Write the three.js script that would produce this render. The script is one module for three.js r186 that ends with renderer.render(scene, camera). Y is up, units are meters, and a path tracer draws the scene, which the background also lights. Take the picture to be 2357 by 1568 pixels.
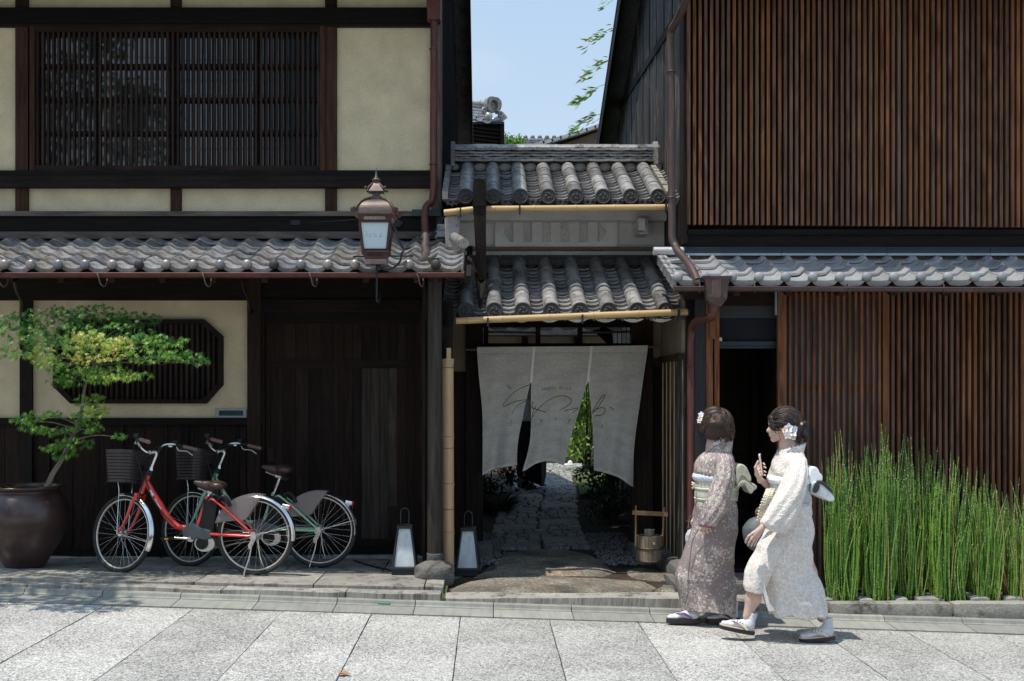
import * as THREE from 'three';
import { mergeGeometries } from 'three/addons/utils/BufferGeometryUtils.js';

// ---------------------------------------------------------------- camera, sky, sun
const EYE = 1.65, F = 2600, CX = 1121, CY = 910;            // lens measured on a 2357 x 1568 view of the place
const scene = new THREE.Scene();
const camera = new THREE.PerspectiveCamera(33.55, 1024 / 681, 0.1, 600);
camera.position.set(0, EYE, 0);
camera.lookAt(0, EYE, -10);
camera.setViewOffset(1024, 681, 25, -54.8, 1024, 681);
camera.updateProjectionMatrix();
const renderer = new THREE.WebGLRenderer({ antialias: true });
renderer.toneMapping = THREE.LinearToneMapping;
renderer.toneMappingExposure = 1.2;
renderer.shadowMap.enabled = true;
const SUN = new THREE.Vector3(-0.25, 1, 0.17).normalize();
const sun = new THREE.DirectionalLight(new THREE.Color().setRGB(1, 0.94, 0.85), 3.9);
sun.name = 'sun'; sun.position.copy(SUN).multiplyScalar(40); sun.castShadow = true; sun.shadow.radius = 1;
Object.assign(sun.shadow.camera, { left: -14, right: 14, top: 14, bottom: -14, near: 1, far: 80 });
sun.shadow.mapSize.set(4096, 4096);
scene.add(sun, sun.target);

// ---------------------------------------------------------------- random numbers and noise
let seed_ = 12345;
function reseed(s) { seed_ = s >>> 0; }
function rnd() { seed_ = (seed_ + 0x6d2b79f5) | 0; let t = Math.imul(seed_ ^ (seed_ >>> 15), 1 | seed_); t = (t + Math.imul(t ^ (t >>> 7), 61 | t)) ^ t; return ((t ^ (t >>> 14)) >>> 0) / 4294967296; }
const rr = (a, b) => a + (b - a) * rnd();
const clamp = (x, a = 0, b = 1) => Math.min(b, Math.max(a, x));
const lerp = (a, b, t) => a + (b - a) * t;
const sstep = (a, b, x) => { const t = clamp((x - a) / (b - a)); return t * t * (3 - 2 * t); };
function hash(i, j, s) { let h = Math.imul(i, 374761393) + Math.imul(j, 668265263) + Math.imul(s, 974634777); h = Math.imul(h ^ (h >>> 13), 1274126177); return ((h ^ (h >>> 16)) >>> 0) / 4294967296; }
// value noise that repeats every px, py cells
function vn(x, y, px, py, s) {
  const i = Math.floor(x), j = Math.floor(y), fx = x - i, fy = y - j, u = fx * fx * (3 - 2 * fx), v = fy * fy * (3 - 2 * fy);
  const m = (a, n) => ((a % n) + n) % n, i0 = m(i, px), i1 = m(i + 1, px), j0 = m(j, py), j1 = m(j + 1, py);
  return lerp(lerp(hash(i0, j0, s), hash(i1, j0, s), u), lerp(hash(i0, j1, s), hash(i1, j1, s), u), v);
}
function fbm(u, v, fx, fy, oct, s) { let a = 0.5, t = 0, n = 0; for (let o = 0; o < oct; o++) { t += a * vn(u * fx, v * fy, fx, fy, s + o); n += a; a *= 0.5; fx *= 2; fy *= 2; } return t / n; }
const n3 = (x, y, z) => (vn(x + z * 1.7, y - z * 0.9, 4096, 4096, 5) + vn(y * 1.3 + 31, z * 1.1 + x * 0.37, 4096, 4096, 9)) / 2;

// ---------------------------------------------------------------- textures
const toS = (c) => 255 * (c <= 0.0031308 ? 12.92 * c : 1.055 * Math.pow(c, 1 / 2.4) - 0.055);
function tex(w, h, fn, srgb = true) {           // fn(u, v) -> [r, g, b] linear or a number
  const d = new Uint8Array(w * h * 4);
  for (let j = 0, o = 0; j < h; j++) for (let i = 0; i < w; i++, o += 4) {
    const c = fn((i + 0.5) / w, (j + 0.5) / h), q = typeof c === 'number' ? [c, c, c] : c;
    for (let k = 0; k < 3; k++) d[o + k] = srgb ? toS(clamp(q[k])) : 255 * clamp(q[k]);
    d[o + 3] = q.length > 3 ? 255 * clamp(q[3]) : 255;
  }
  const t = new THREE.DataTexture(d, w, h); t.wrapS = t.wrapT = THREE.RepeatWrapping; t.magFilter = THREE.LinearFilter; t.minFilter = THREE.LinearMipmapLinearFilter;
  if (srgb) t.colorSpace = THREE.SRGBColorSpace; t.needsUpdate = true; return t;
}
function rep(t, x, y) { const c = t.clone(); c.repeat.set(x, y); c.needsUpdate = true; return c; }
const T = {};
T.wood = tex(512, 1024, (u, v) => {              // grain runs along v
  const wob = fbm(u, v, 4, 3, 3, 11) * 0.5, ring = 0.5 + 0.5 * Math.sin((u * 16 + wob * 5) * Math.PI * 2);
  const fine = fbm(u, v, 128, 6, 3, 23), broad = fbm(u, v, 8, 3, 3, 31);
  return clamp(0.32 + 0.2 * ring * (0.4 + fine) + 0.42 * (fine - 0.25) + 0.5 * (broad - 0.3), 0.08, 1);
});
T.woodB = tex(512, 1024, (u, v) => { const wob = fbm(u, v, 4, 3, 3, 11) * 0.5; return clamp(0.5 * fbm(u, v, 128, 6, 3, 23) + 0.4 * (0.5 + 0.5 * Math.sin((u * 16 + wob * 5) * Math.PI * 2)), 0, 1); }, false);
T.worn = tex(512, 1024, (u, v) => {              // charred boards bleached in streaks where rain runs
  const s = fbm(u, v, 64, 3, 4, 41), p = fbm(u, v, 6, 3, 3, 47), k = sstep(0.52, 0.74, s) * sstep(0.45, 0.66, p), f = fbm(u, v, 128, 8, 3, 53);
  return [0.012 + 0.018 * f + 0.3 * k, 0.011 + 0.017 * f + 0.22 * k, 0.012 + 0.018 * f + 0.14 * k];
});
T.plaster = tex(1024, 1024, (u, v) => {
  const a = fbm(u, v, 6, 6, 4, 61), g = fbm(u, v, 180, 180, 2, 67), sp = vn(u * 260, v * 260, 260, 260, 71), fl = vn(u * 150 + .5, v * 150, 150, 150, 73);
  let k = 0.8 + 0.3 * (a - 0.5) + 0.22 * (g - 0.5); if (sp > 0.955) k *= 0.6; if (fl > 0.97) k *= 0.45;
  return [k, k * 0.995, k * 0.98];
});
T.plasterB = tex(1024, 1024, (u, v) => fbm(u, v, 120, 120, 4, 67), false);
T.pave = tex(1024, 1024, (u, v) => {             // washed aggregate: pale and dark chips
  const a = vn(u * 190, v * 190, 190, 190, 81), b = vn(u * 340, v * 340, 340, 340, 83), c = vn(u * 105, v * 105, 105, 105, 87), f = fbm(u, v, 5, 5, 4, 89);
  let k = 0.56 + 0.72 * (a - 0.5) + 0.42 * (b - 0.5) + 0.34 * (c - 0.5) + 0.3 * (f - 0.5);
  k = clamp(k, 0.1, 0.97); return [k, k * 0.99, k * 0.965];
});
T.granite = tex(1024, 1024, (u, v) => {
  const a = vn(u * 260, v * 260, 260, 260, 101), b = fbm(u, v, 90, 90, 3, 103), f = fbm(u, v, 7, 7, 5, 107), s = fbm(u, v, 16, 16, 3, 109);
  let k = 0.66 + 0.34 * (a - 0.5) + 0.34 * (b - 0.5) + 0.5 * (f - 0.5) - 0.3 * sstep(0.55, 0.8, s); return [k, k * 0.985, k * 0.95];
});
T.rockB = tex(1024, 1024, (u, v) => 0.55 * fbm(u, v, 10, 10, 6, 113) + 0.45 * fbm(u, v, 60, 60, 4, 127), false);
T.rock = tex(1024, 1024, (u, v) => {             // dark brown stone, rust and pale flecks
  const f = fbm(u, v, 6, 6, 6, 131), g = fbm(u, v, 70, 70, 3, 137), s = vn(u * 150, v * 150, 150, 150, 139), q = sstep(0.45, 0.75, fbm(u, v, 9, 14, 4, 149));
  const k = 0.12 + 0.55 * (f - 0.25) * g * 2 + (s > 0.92 ? 0.45 : 0); return [k * (1 + 0.28 * q), k * (1 + 0.08 * q), k * 0.88];
});
T.concrete = tex(1024, 1024, (u, v) => { const f = fbm(u, v, 5, 5, 5, 151), g = fbm(u, v, 150, 150, 3, 157), st = fbm(u, v, 40, 3, 3, 163); const k = 0.72 + 0.3 * (f - 0.5) + 0.25 * (g - 0.5) + 0.25 * (st - 0.5); return [k, k, k * 0.96]; });
T.tile = tex(1024, 1024, (u, v) => {             // smoked clay: silvery, blotched with black and lichen
  const f = fbm(u, v, 6, 6, 5, 171), g = fbm(u, v, 40, 40, 4, 173), h = fbm(u, v, 14, 14, 4, 179), l = sstep(0.6, 0.72, fbm(u, v, 22, 22, 4, 181));
  const k = clamp(0.74 + 0.55 * (f - 0.5) + 0.22 * (g - 0.5) - 0.35 * sstep(0.56, 0.70, h), 0.12, 1);
  return [k + 0.2 * l, k + 0.17 * l, k * 1.02 + 0.08 * l];
});
T.tileR = tex(512, 512, (u, v) => 0.45 + 0.5 * (fbm(u, v, 12, 12, 4, 191) - 0.2), false);
T.bamboo = tex(256, 512, (u, v) => { const f = fbm(u, v, 60, 3, 3, 201), g = fbm(u, v, 5, 4, 4, 203), s = sstep(0.62, 0.75, fbm(u, v, 10, 6, 4, 207)); const k = 0.78 + 0.22 * (f - 0.5) + 0.3 * (g - 0.5); return [k, k * (0.97 - 0.1 * s), k * (0.9 - 0.25 * s)]; });
T.weave = tex(1024, 1024, (u, v) => { const a = vn(u * 512, v * 24, 512, 24, 211), b = vn(u * 24, v * 512, 24, 512, 213), f = fbm(u, v, 3, 18, 4, 217); const k = 0.74 + 0.3 * (a - 0.5) + 0.3 * (b - 0.5) + 0.22 * (f - 0.5); return [k, k, k]; });
T.clay = tex(512, 512, (u, v) => { const f = fbm(u, v, 4, 12, 4, 221), g = vn(u * 200, v * 200, 200, 200, 223); const k = 0.6 + 0.6 * (f - 0.5) + (g > 0.97 ? 0.5 : 0); return [k, k, k]; });
T.rust = tex(512, 512, (u, v) => { const f = fbm(u, v, 8, 5, 5, 231), g = fbm(u, v, 60, 20, 3, 233), w = sstep(0.58, 0.75, fbm(u, v, 14, 6, 4, 237)); const k = 0.6 + 0.6 * (f - 0.5) + 0.3 * (g - 0.5); return [k + 0.25 * w, k * 0.98 + 0.24 * w, k * 0.97 + 0.26 * w]; });
T.soft = tex(512, 512, (u, v) => { const f = fbm(u, v, 5, 5, 5, 241), g = fbm(u, v, 80, 80, 2, 243); return 0.75 + 0.35 * (f - 0.5) + 0.18 * (g - 0.5); });

// ---------------------------------------------------------------- materials
const C = (r, g, b) => new THREE.Color().setRGB(r, g, b);
function mat(c, o = {}) { const m = new THREE.MeshPhysicalMaterial({ color: C(...c), roughness: 0.8, metalness: 0, side: THREE.DoubleSide, ...o }); return m; }
const woodMat = (c, o = {}) => mat(c, { map: T.wood, bumpMap: T.woodB, bumpScale: 0.0012, roughness: 0.72, specularIntensity: 0.3, ...o });
const vary = (c, s) => { const k = 1 + rr(-s, s), w = rr(-s, s) * 0.25; return [c[0] * k * (1 + w), c[1] * k, c[2] * k * (1 - w)]; };
const set = (n, f) => Array.from({ length: n }, (_, i) => f(i));
const pick = (a) => a[Math.floor(rnd() * a.length) % a.length];
reseed(7);
const M = {
  black: set(4, () => woodMat(vary([0.017, 0.0128, 0.0108], 0.35))),
  dark: set(5, () => woodMat(vary([0.034, 0.0205, 0.0150], 0.35))),
  post: set(3, () => woodMat(vary([0.085, 0.042, 0.027], 0.3))),
  slat: set(4, () => woodMat(vary([0.060, 0.036, 0.029], 0.25))),
  cedar: set(9, (i) => woodMat(vary([[0.315, 0.140, 0.070], [0.26, 0.128, 0.076], [0.215, 0.122, 0.083]][i % 3], 0.2), { bumpScale: 0.0006 })),
  grey: set(3, () => woodMat(vary([0.20, 0.16, 0.13], 0.25))),
  faded: set(3, () => woodMat(vary([0.085, 0.068, 0.056], 0.3))),
  char: set(4, (i) => { const m = mat([1, 1, 1], { map: T.worn, bumpMap: T.woodB, bumpScale: 0.0015, roughness: 0.65 }); const k = 0.7 + 0.25 * i; m.color.setRGB(k, k, k); return m; }),
  cream: mat([0.77, 0.655, 0.435], { map: T.plaster, bumpMap: T.plasterB, bumpScale: 0.0012, roughness: 0.95 }),
  mud: mat([0.22, 0.17, 0.12], { map: T.plaster, bumpMap: T.plasterB, bumpScale: 0.001, roughness: 0.95 }),
  white: mat([0.97, 0.96, 0.935], { map: T.plaster, bumpMap: T.plasterB, bumpScale: 0.0005, roughness: 0.9 }),
  tiles: set(5, (i) => { const k = [0.34, 0.42, 0.27, 0.46, 0.36][i]; const w = [0.06, 0, -0.03, 0.03, 0.09][i]; return mat([k * (1 + w), k, k * (1 - w)], { map: T.tile, roughness: 0.55, roughnessMap: T.tileR, metalness: 0.25, bumpMap: T.rockB, bumpScale: 0.0008 }); }),
  tilesOld: set(4, (i) => { const k = [0.27, 0.33, 0.20, 0.39][i]; return mat([k * 1.04, k, k * 0.95], { map: T.tile, roughness: 0.75, roughnessMap: T.tileR, metalness: 0.12, bumpMap: T.rockB, bumpScale: 0.001 }); }),
  tilesNew: set(4, (i) => { const k = [0.46, 0.54, 0.50, 0.58][i]; return mat([k, k * 1.0, k * 1.01], { map: T.soft, roughness: 0.55, metalness: 0.3, roughnessMap: T.tileR }); }),
  tileDark: mat([0.055, 0.056, 0.058], { map: T.tile, roughness: 0.7, metalness: 0.1 }),
  copper: mat([0.16, 0.056, 0.044], { map: T.rust, roughness: 0.55, metalness: 0.35 }),
  copperDull: mat([0.17, 0.135, 0.118], { map: T.rust, roughness: 0.5, metalness: 0.5 }),
  gutterBrown: mat([0.13, 0.085, 0.078], { map: T.rust, roughness: 0.5, metalness: 0.25 }),
  iron: mat([0.02, 0.02, 0.022], { roughness: 0.5, metalness: 0.4 }),
  steel: mat([0.42, 0.48, 0.52], { map: T.soft, roughness: 0.45, metalness: 0.6 }),
  flash: mat([0.035, 0.052, 0.068], { map: T.soft, roughness: 0.45, metalness: 0.4 }),
  chrome: mat([0.75, 0.75, 0.74], { roughness: 0.16, metalness: 1 }),
  alloy: mat([0.62, 0.61, 0.58], { roughness: 0.32, metalness: 0.9 }),
  bamboo: mat([0.62, 0.42, 0.20], { map: T.bamboo, roughness: 0.5 }),
  bambooPale: mat([0.60, 0.42, 0.24], { map: T.bamboo, roughness: 0.55 }),
  bambooNode: mat([0.22, 0.14, 0.07], { roughness: 0.7 }),
  pave: set(3, (i) => { const k = [0.62, 0.56, 0.66][i]; return mat([k, k * 0.985, k * 0.945], { map: T.pave, roughness: 0.85, bumpMap: T.rockB, bumpScale: 0.0015 }); }),
  granite: set(4, (i) => { const k = [0.42, 0.36, 0.46, 0.39][i]; return mat([k, k * 0.95, k * 0.86], { map: T.granite, roughness: 0.85, bumpMap: T.rockB, bumpScale: 0.006 }); }),
  graniteGrey: set(3, (i) => { const k = [0.42, 0.48, 0.38][i]; return mat([k, k, k * 0.97], { map: T.granite, roughness: 0.85, bumpMap: T.rockB, bumpScale: 0.004 }); }),
  footing: mat([0.20, 0.19, 0.18], { map: T.granite, roughness: 0.9, bumpMap: T.rockB, bumpScale: 0.01 }),
  rock: mat([0.50, 0.455, 0.40], { map: T.rock, roughness: 0.9, bumpMap: T.rockB, bumpScale: 0.035 }),
  concrete: set(3, (i) => { const k = [0.34, 0.37, 0.31][i]; return mat([k, k, k * 0.93], { map: T.concrete, roughness: 0.9, bumpMap: T.rockB, bumpScale: 0.002 }); }),
  soil: mat([0.10, 0.075, 0.05], { map: T.rock, roughness: 1, bumpMap: T.rockB, bumpScale: 0.02 }),
  moss: mat([0.10, 0.13, 0.03], { map: T.soft, roughness: 1, bumpMap: T.rockB, bumpScale: 0.02 }),
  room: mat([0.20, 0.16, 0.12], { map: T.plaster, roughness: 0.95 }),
  glass: mat([0.022, 0.038, 0.045], { roughness: 0.03, specularIntensity: 1, ior: 1.85 }),
  frost: mat([0.16, 0.19, 0.22], { map: T.soft, roughness: 0.28 }),
  paper: mat([0.70, 0.77, 0.80], { map: T.soft, roughness: 0.6 }),
  rubber: mat([0.018, 0.018, 0.019], { roughness: 0.65 }),
  plastic: mat([0.011, 0.0115, 0.013], { roughness: 0.45, specularIntensity: 0.6 }),
  cord: mat([0.012, 0.012, 0.014], { roughness: 0.5 }),
};

// ---------------------------------------------------------------- names, things, parts
const used = {};
function numbered(n) { used[n] = (used[n] ?? -1) + 1; return used[n] ? n + '_' + String(used[n]).padStart(3, '0') : n; }
function tag(o, label, category, group) { o.userData = { label, category }; if (group) o.userData.group = group; return o; }
function thing(name, label, category, pos = [0, 0, 0], group) { const g = new THREE.Group(); g.name = numbered(name); g.position.set(...pos); scene.add(g); return tag(g, label, category, group); }
function struct(name) { const g = new THREE.Group(); g.name = name; g.userData.kind = 'structure'; scene.add(g); return g; }
function mesh(name, geo, m, parent, x = 0, y = 0, z = 0) {
  const o = new THREE.Mesh(Array.isArray(geo) ? merge(geo) : geo, m); o.name = parent && parent !== scene ? name : numbered(name);
  o.position.set(x, y, z); o.castShadow = o.receiveShadow = true; (parent ?? scene).add(o); return o;
}
function merge(a) { return mergeGeometries(a.map((g) => { const q = g.index ? g.toNonIndexed() : g; for (const k of Object.keys(q.attributes)) if (!['position', 'normal', 'uv'].includes(k)) q.deleteAttribute(k); return q; })); }

// a point seen at (px, py) of the 2357-wide view, at that depth
const X = (px, d) => (px - CX) * d / F, Y = (py, d) => EYE - (py - CY) * d / F;
const P = (px, py, d) => new THREE.Vector3(X(px, d), Y(py, d), -d);

// ---------------------------------------------------------------- shapes
const cache = new Map();
function box(w, h, d, v = 0) {                   // uv in metres, grain along the longest side
  const key = [w, h, d].map((q) => q.toFixed(4)).join() + v; if (cache.has(key)) return cache.get(key);
  const g = new THREE.BoxGeometry(w, h, d), p = g.attributes.position, n = g.attributes.normal, uv = g.attributes.uv, L = Math.max(w, h, d), o1 = hash(v, cache.size, 3), o2 = hash(v, cache.size, 4);
  for (let i = 0; i < p.count; i++) {
    const ax = Math.abs(n.getX(i)) > 0.5 ? 0 : Math.abs(n.getY(i)) > 0.5 ? 1 : 2, q = [p.getX(i), p.getY(i), p.getZ(i)], sz = [w, h, d], o = [0, 1, 2].filter((k) => k !== ax);
    const [a, b] = sz[o[0]] >= sz[o[1]] && sz[o[0]] >= L * 0.99 ? [o[1], o[0]] : [o[0], o[1]];
    uv.setXY(i, q[a] + o1, q[b] + o2);
  }
  cache.set(key, g); return g;
}
// a box whose front is at depth d and spans these pixels there
function bpx(parent, name, m, x0, x1, y0, y1, d, th = 0.05, v = 0) {
  const w = X(x1, d) - X(x0, d), h = Y(y0, d) - Y(y1, d);
  return mesh(name, box(w, h, th, v), Array.isArray(m) ? pick(m) : m, parent, (X(x0, d) + X(x1, d)) / 2, (Y(y0, d) + Y(y1, d)) / 2, -d - th / 2);
}
function bw(parent, name, m, x0, x1, y0, y1, z0, z1, v = 0) { return mesh(name, box(x1 - x0, y1 - y0, Math.abs(z1 - z0), v), Array.isArray(m) ? pick(m) : m, parent, (x0 + x1) / 2, (y0 + y1) / 2, (z0 + z1) / 2); }
function tube(pts, r, seg = 24, rad = 8, closed = false) { return new THREE.TubeGeometry(new THREE.CatmullRomCurve3(pts.map((p) => (p.isVector3 ? p : new THREE.Vector3(...p))), closed, 'centripetal'), seg, r, rad, closed); }
function rod(a, b, r0, r1 = r0, n = 8, open = false) {
  const A = a.isVector3 ? a : new THREE.Vector3(...a), B = b.isVector3 ? b : new THREE.Vector3(...b), g = new THREE.CylinderGeometry(r1, r0, A.distanceTo(B), n, 1, open);
  g.applyQuaternion(new THREE.Quaternion().setFromUnitVectors(new THREE.Vector3(0, 1, 0), B.clone().sub(A).normalize())); g.translate((A.x + B.x) / 2, (A.y + B.y) / 2, (A.z + B.z) / 2); return g;
}
// tube with a radius of its own at every point, ends closed
function taper(pts, rads, n = 8, per = 4) {
  const c = new THREE.CatmullRomCurve3(pts.map((p) => (p.isVector3 ? p : new THREE.Vector3(...p))), false, 'centripetal'), N = (pts.length - 1) * per, f = c.computeFrenetFrames(N, false), pos = [], idx = [], uv = [];
  for (let i = 0; i <= N; i++) {
    const t = i / N, q = c.getPoint(t), k = t * (rads.length - 1), a = Math.min(rads.length - 2, Math.floor(k)), r = lerp(rads[a], rads[a + 1], k - a);
    for (let j = 0; j <= n; j++) { const w = j / n * Math.PI * 2, cs = Math.cos(w) * r, sn = Math.sin(w) * r; pos.push(q.x + f.normals[i].x * cs + f.binormals[i].x * sn, q.y + f.normals[i].y * cs + f.binormals[i].y * sn, q.z + f.normals[i].z * cs + f.binormals[i].z * sn); uv.push(j / n * r * 6, t); }
  }
  for (let i = 0; i < N; i++) for (let j = 0; j < n; j++) { const a = i * (n + 1) + j, b = a + n + 1; idx.push(a, b, a + 1, b, b + 1, a + 1); }
  for (const [row, s] of [[0, 1], [N, -1]]) { const q = c.getPoint(row / N), k = pos.length / 3; pos.push(q.x, q.y, q.z); uv.push(0, 0); for (let j = 0; j < n; j++) { const a = row * (n + 1) + j; s > 0 ? idx.push(k, a, a + 1) : idx.push(k, a + 1, a); } }
  return geom(pos, idx, uv);
}
function geom(pos, idx, uv) { const g = new THREE.BufferGeometry(); g.setAttribute('position', new THREE.Float32BufferAttribute(pos, 3)); g.setAttribute('uv', new THREE.Float32BufferAttribute(uv ?? new Array(pos.length / 3 * 2).fill(0), 2)); g.setIndex(idx); g.computeVertexNormals(); return g; }
// a sheet with thickness: f(u, s) gives its top, off(u, s) the step from top to underside
function slab(nu, ns, f, off, uvf, loop = false) {
  const parts = [], top = [], bot = [], tuv = [];
  for (let j = 0; j <= ns; j++) for (let i = 0; i <= nu; i++) { const u = i / nu, s = j / ns, p = f(u, s), o = typeof off === 'function' ? off(u, s) : off; top.push(...p); bot.push(p[0] + o[0], p[1] + o[1], p[2] + o[2]); tuv.push(...(uvf ? uvf(u, s) : [u, s])); }
  const idx = [], rdx = [], W = nu + 1;
  for (let j = 0; j < ns; j++) for (let i = 0; i < nu; i++) { const a = j * W + i, b = a + W; idx.push(a, a + 1, b, b, a + 1, b + 1); rdx.push(a, b, a + 1, b, b + 1, a + 1); }
  parts.push(geom(top, idx, tuv), geom(bot, rdx, tuv));
  const edge = (list) => { const pos = [], uv = [], id = []; list.forEach((k, i) => { pos.push(...top.slice(k * 3, k * 3 + 3), ...bot.slice(k * 3, k * 3 + 3)); const q = tuv.slice(k * 2, k * 2 + 2); uv.push(q[0], q[1], q[0] + 0.01, q[1] + 0.01); if (i) id.push(i * 2 - 2, i * 2 - 1, i * 2, i * 2, i * 2 - 1, i * 2 + 1); }); parts.push(geom(pos, id, uv)); };
  const seq = (n, fn) => Array.from({ length: n + 1 }, (_, i) => fn(i));
  edge(seq(nu, (i) => i)); edge(seq(nu, (i) => ns * W + nu - i));
  if (!loop) { edge(seq(ns, (j) => (ns - j) * W)); edge(seq(ns, (j) => j * W + nu)); }
  return merge(parts);
}
// an irregular stone block: a box with knocked edges and uneven faces
function stone(w, h, d, rough = 0.01, s = 1, seg = [8, 3, 4], round = 0.02) {
  const g = new THREE.BoxGeometry(w, h, d, ...seg), p = g.attributes.position, uv = g.attributes.uv, nn = g.attributes.normal;
  for (let i = 0; i < p.count; i++) {
    let x = p.getX(i), y = p.getY(i), z = p.getZ(i);
    const ax = Math.abs(nn.getX(i)) > 0.5 ? 0 : Math.abs(nn.getY(i)) > 0.5 ? 1 : 2;
    uv.setXY(i, (ax === 0 ? z : x) + s * 0.37, (ax === 1 ? z : y) + s * 0.61);
    const ex = w / 2 - Math.abs(x), ey = h / 2 - Math.abs(y), ez = d / 2 - Math.abs(z), cut = (a, b) => (a < 1e-6 && b < 1e-6 ? round * 0.5 : 0);
    const sx = Math.sign(x), sy = Math.sign(y), sz = Math.sign(z), c1 = cut(ex, ey), c2 = cut(ey, ez), c3 = cut(ex, ez);
    const q = [x + s * 3.1, y + s * 5.7, z + s * 1.3], k = rough;
    x += (n3(q[0] * 9, q[1] * 9, q[2] * 9) - 0.5) * k * 2 - sx * (c1 + c3); y += (n3(q[1] * 9 + 7, q[0] * 9, q[2] * 9) - 0.5) * k * 2 - sy * (c1 + c2); z += (n3(q[2] * 9, q[0] * 9 + 3, q[1] * 9) - 0.5) * k * 2 - sz * (c2 + c3);
    p.setXYZ(i, x, y, z);
  }
  g.computeVertexNormals(); return g;
}
function lathe(pts, n = 24) { return new THREE.LatheGeometry(pts.map((p) => new THREE.Vector2(p[0], p[1])), n); }
function ext(pts, depth, bevel = 0, holes = []) {  // outline in x, y pushed to z = 0 .. depth
  const s = new THREE.Shape(pts.map((p) => new THREE.Vector2(p[0], p[1]))); for (const h of holes) s.holes.push(new THREE.Path(h.map((p) => new THREE.Vector2(p[0], p[1]))));
  return new THREE.ExtrudeGeometry(s, { depth, bevelEnabled: bevel > 0, bevelSize: bevel, bevelThickness: bevel, bevelSegments: 2, curveSegments: 6 });
}
// surface nets over a distance field
function field(f, lo, hi, c) {
  const n = [0, 1, 2].map((k) => Math.ceil((hi[k] - lo[k]) / c) + 1), [nx, ny, nz] = n, v = new Float32Array(nx * ny * nz), at = (i, j, k) => (k * ny + j) * nx + i;
  for (let k = 0; k < nz; k++) for (let j = 0; j < ny; j++) for (let i = 0; i < nx; i++) v[at(i, j, k)] = f(lo[0] + i * c, lo[1] + j * c, lo[2] + k * c);
  const id = new Int32Array(nx * ny * nz).fill(-1), pos = [], idx = [];
  for (let k = 0; k < nz - 1; k++) for (let j = 0; j < ny - 1; j++) for (let i = 0; i < nx - 1; i++) {
    let m = 0, sx = 0, sy = 0, sz = 0, cnt = 0; const w = [];
    for (let b = 0; b < 8; b++) { const q = v[at(i + (b & 1), j + ((b >> 1) & 1), k + (b >> 2))]; w.push(q); if (q < 0) m |= 1 << b; }
    if (m === 0 || m === 255) continue;
    for (let a = 0; a < 8; a++) for (let ax = 0; ax < 3; ax++) { const b = a | (1 << ax); if (b === a || (w[a] < 0) === (w[b] < 0)) continue; const t = w[a] / (w[a] - w[b]); sx += (a & 1) + (ax === 0 ? t : 0); sy += ((a >> 1) & 1) + (ax === 1 ? t : 0); sz += (a >> 2) + (ax === 2 ? t : 0); cnt++; }
    id[at(i, j, k)] = pos.length / 3; pos.push(lo[0] + (i + sx / cnt) * c, lo[1] + (j + sy / cnt) * c, lo[2] + (k + sz / cnt) * c);
  }
  for (let k = 1; k < nz - 1; k++) for (let j = 1; j < ny - 1; j++) for (let i = 1; i < nx - 1; i++) {
    const a = v[at(i, j, k)] < 0;
    for (let ax = 0; ax < 3; ax++) {
      const d = [0, 0, 0]; d[ax] = 1; const b = v[at(i + d[0], j + d[1], k + d[2])] < 0; if (a === b) continue;
      const u = [0, 0, 0], w = [0, 0, 0]; u[(ax + 1) % 3] = 1; w[(ax + 2) % 3] = 1;
      const q = [id[at(i, j, k)], id[at(i - u[0], j - u[1], k - u[2])], id[at(i - u[0] - w[0], j - u[1] - w[1], k - u[2] - w[2])], id[at(i - w[0], j - w[1], k - w[2])]];
      if (q.some((z) => z < 0)) continue; a ? idx.push(q[0], q[1], q[2], q[0], q[2], q[3]) : idx.push(q[0], q[2], q[1], q[0], q[3], q[2]);
    }
  }
  const uv = []; for (let i = 0; i < pos.length; i += 3) uv.push(pos[i] + pos[i + 2] * 0.7, pos[i + 1]);
  return geom(pos, idx, uv);
}
// distance to a tapered bone, and a smooth union
function bone(p, a, b, ra, rb) { const bx = b[0] - a[0], by = b[1] - a[1], bz = b[2] - a[2], px = p[0] - a[0], py = p[1] - a[1], pz = p[2] - a[2], t = clamp((px * bx + py * by + pz * bz) / (bx * bx + by * by + bz * bz + 1e-9)); return Math.hypot(px - bx * t, py - by * t, pz - bz * t) - lerp(ra, rb, t); }
const smin = (a, b, k) => { const h = clamp(0.5 + 0.5 * (b - a) / k); return lerp(b, a, h) - k * h * (1 - h); };
const ell = (p, c, r) => { const x = (p[0] - c[0]) / r[0], y = (p[1] - c[1]) / r[1], z = (p[2] - c[2]) / r[2], k = Math.hypot(x, y, z); return (k - 1) * Math.min(r[0], r[1], r[2]); };

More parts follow.
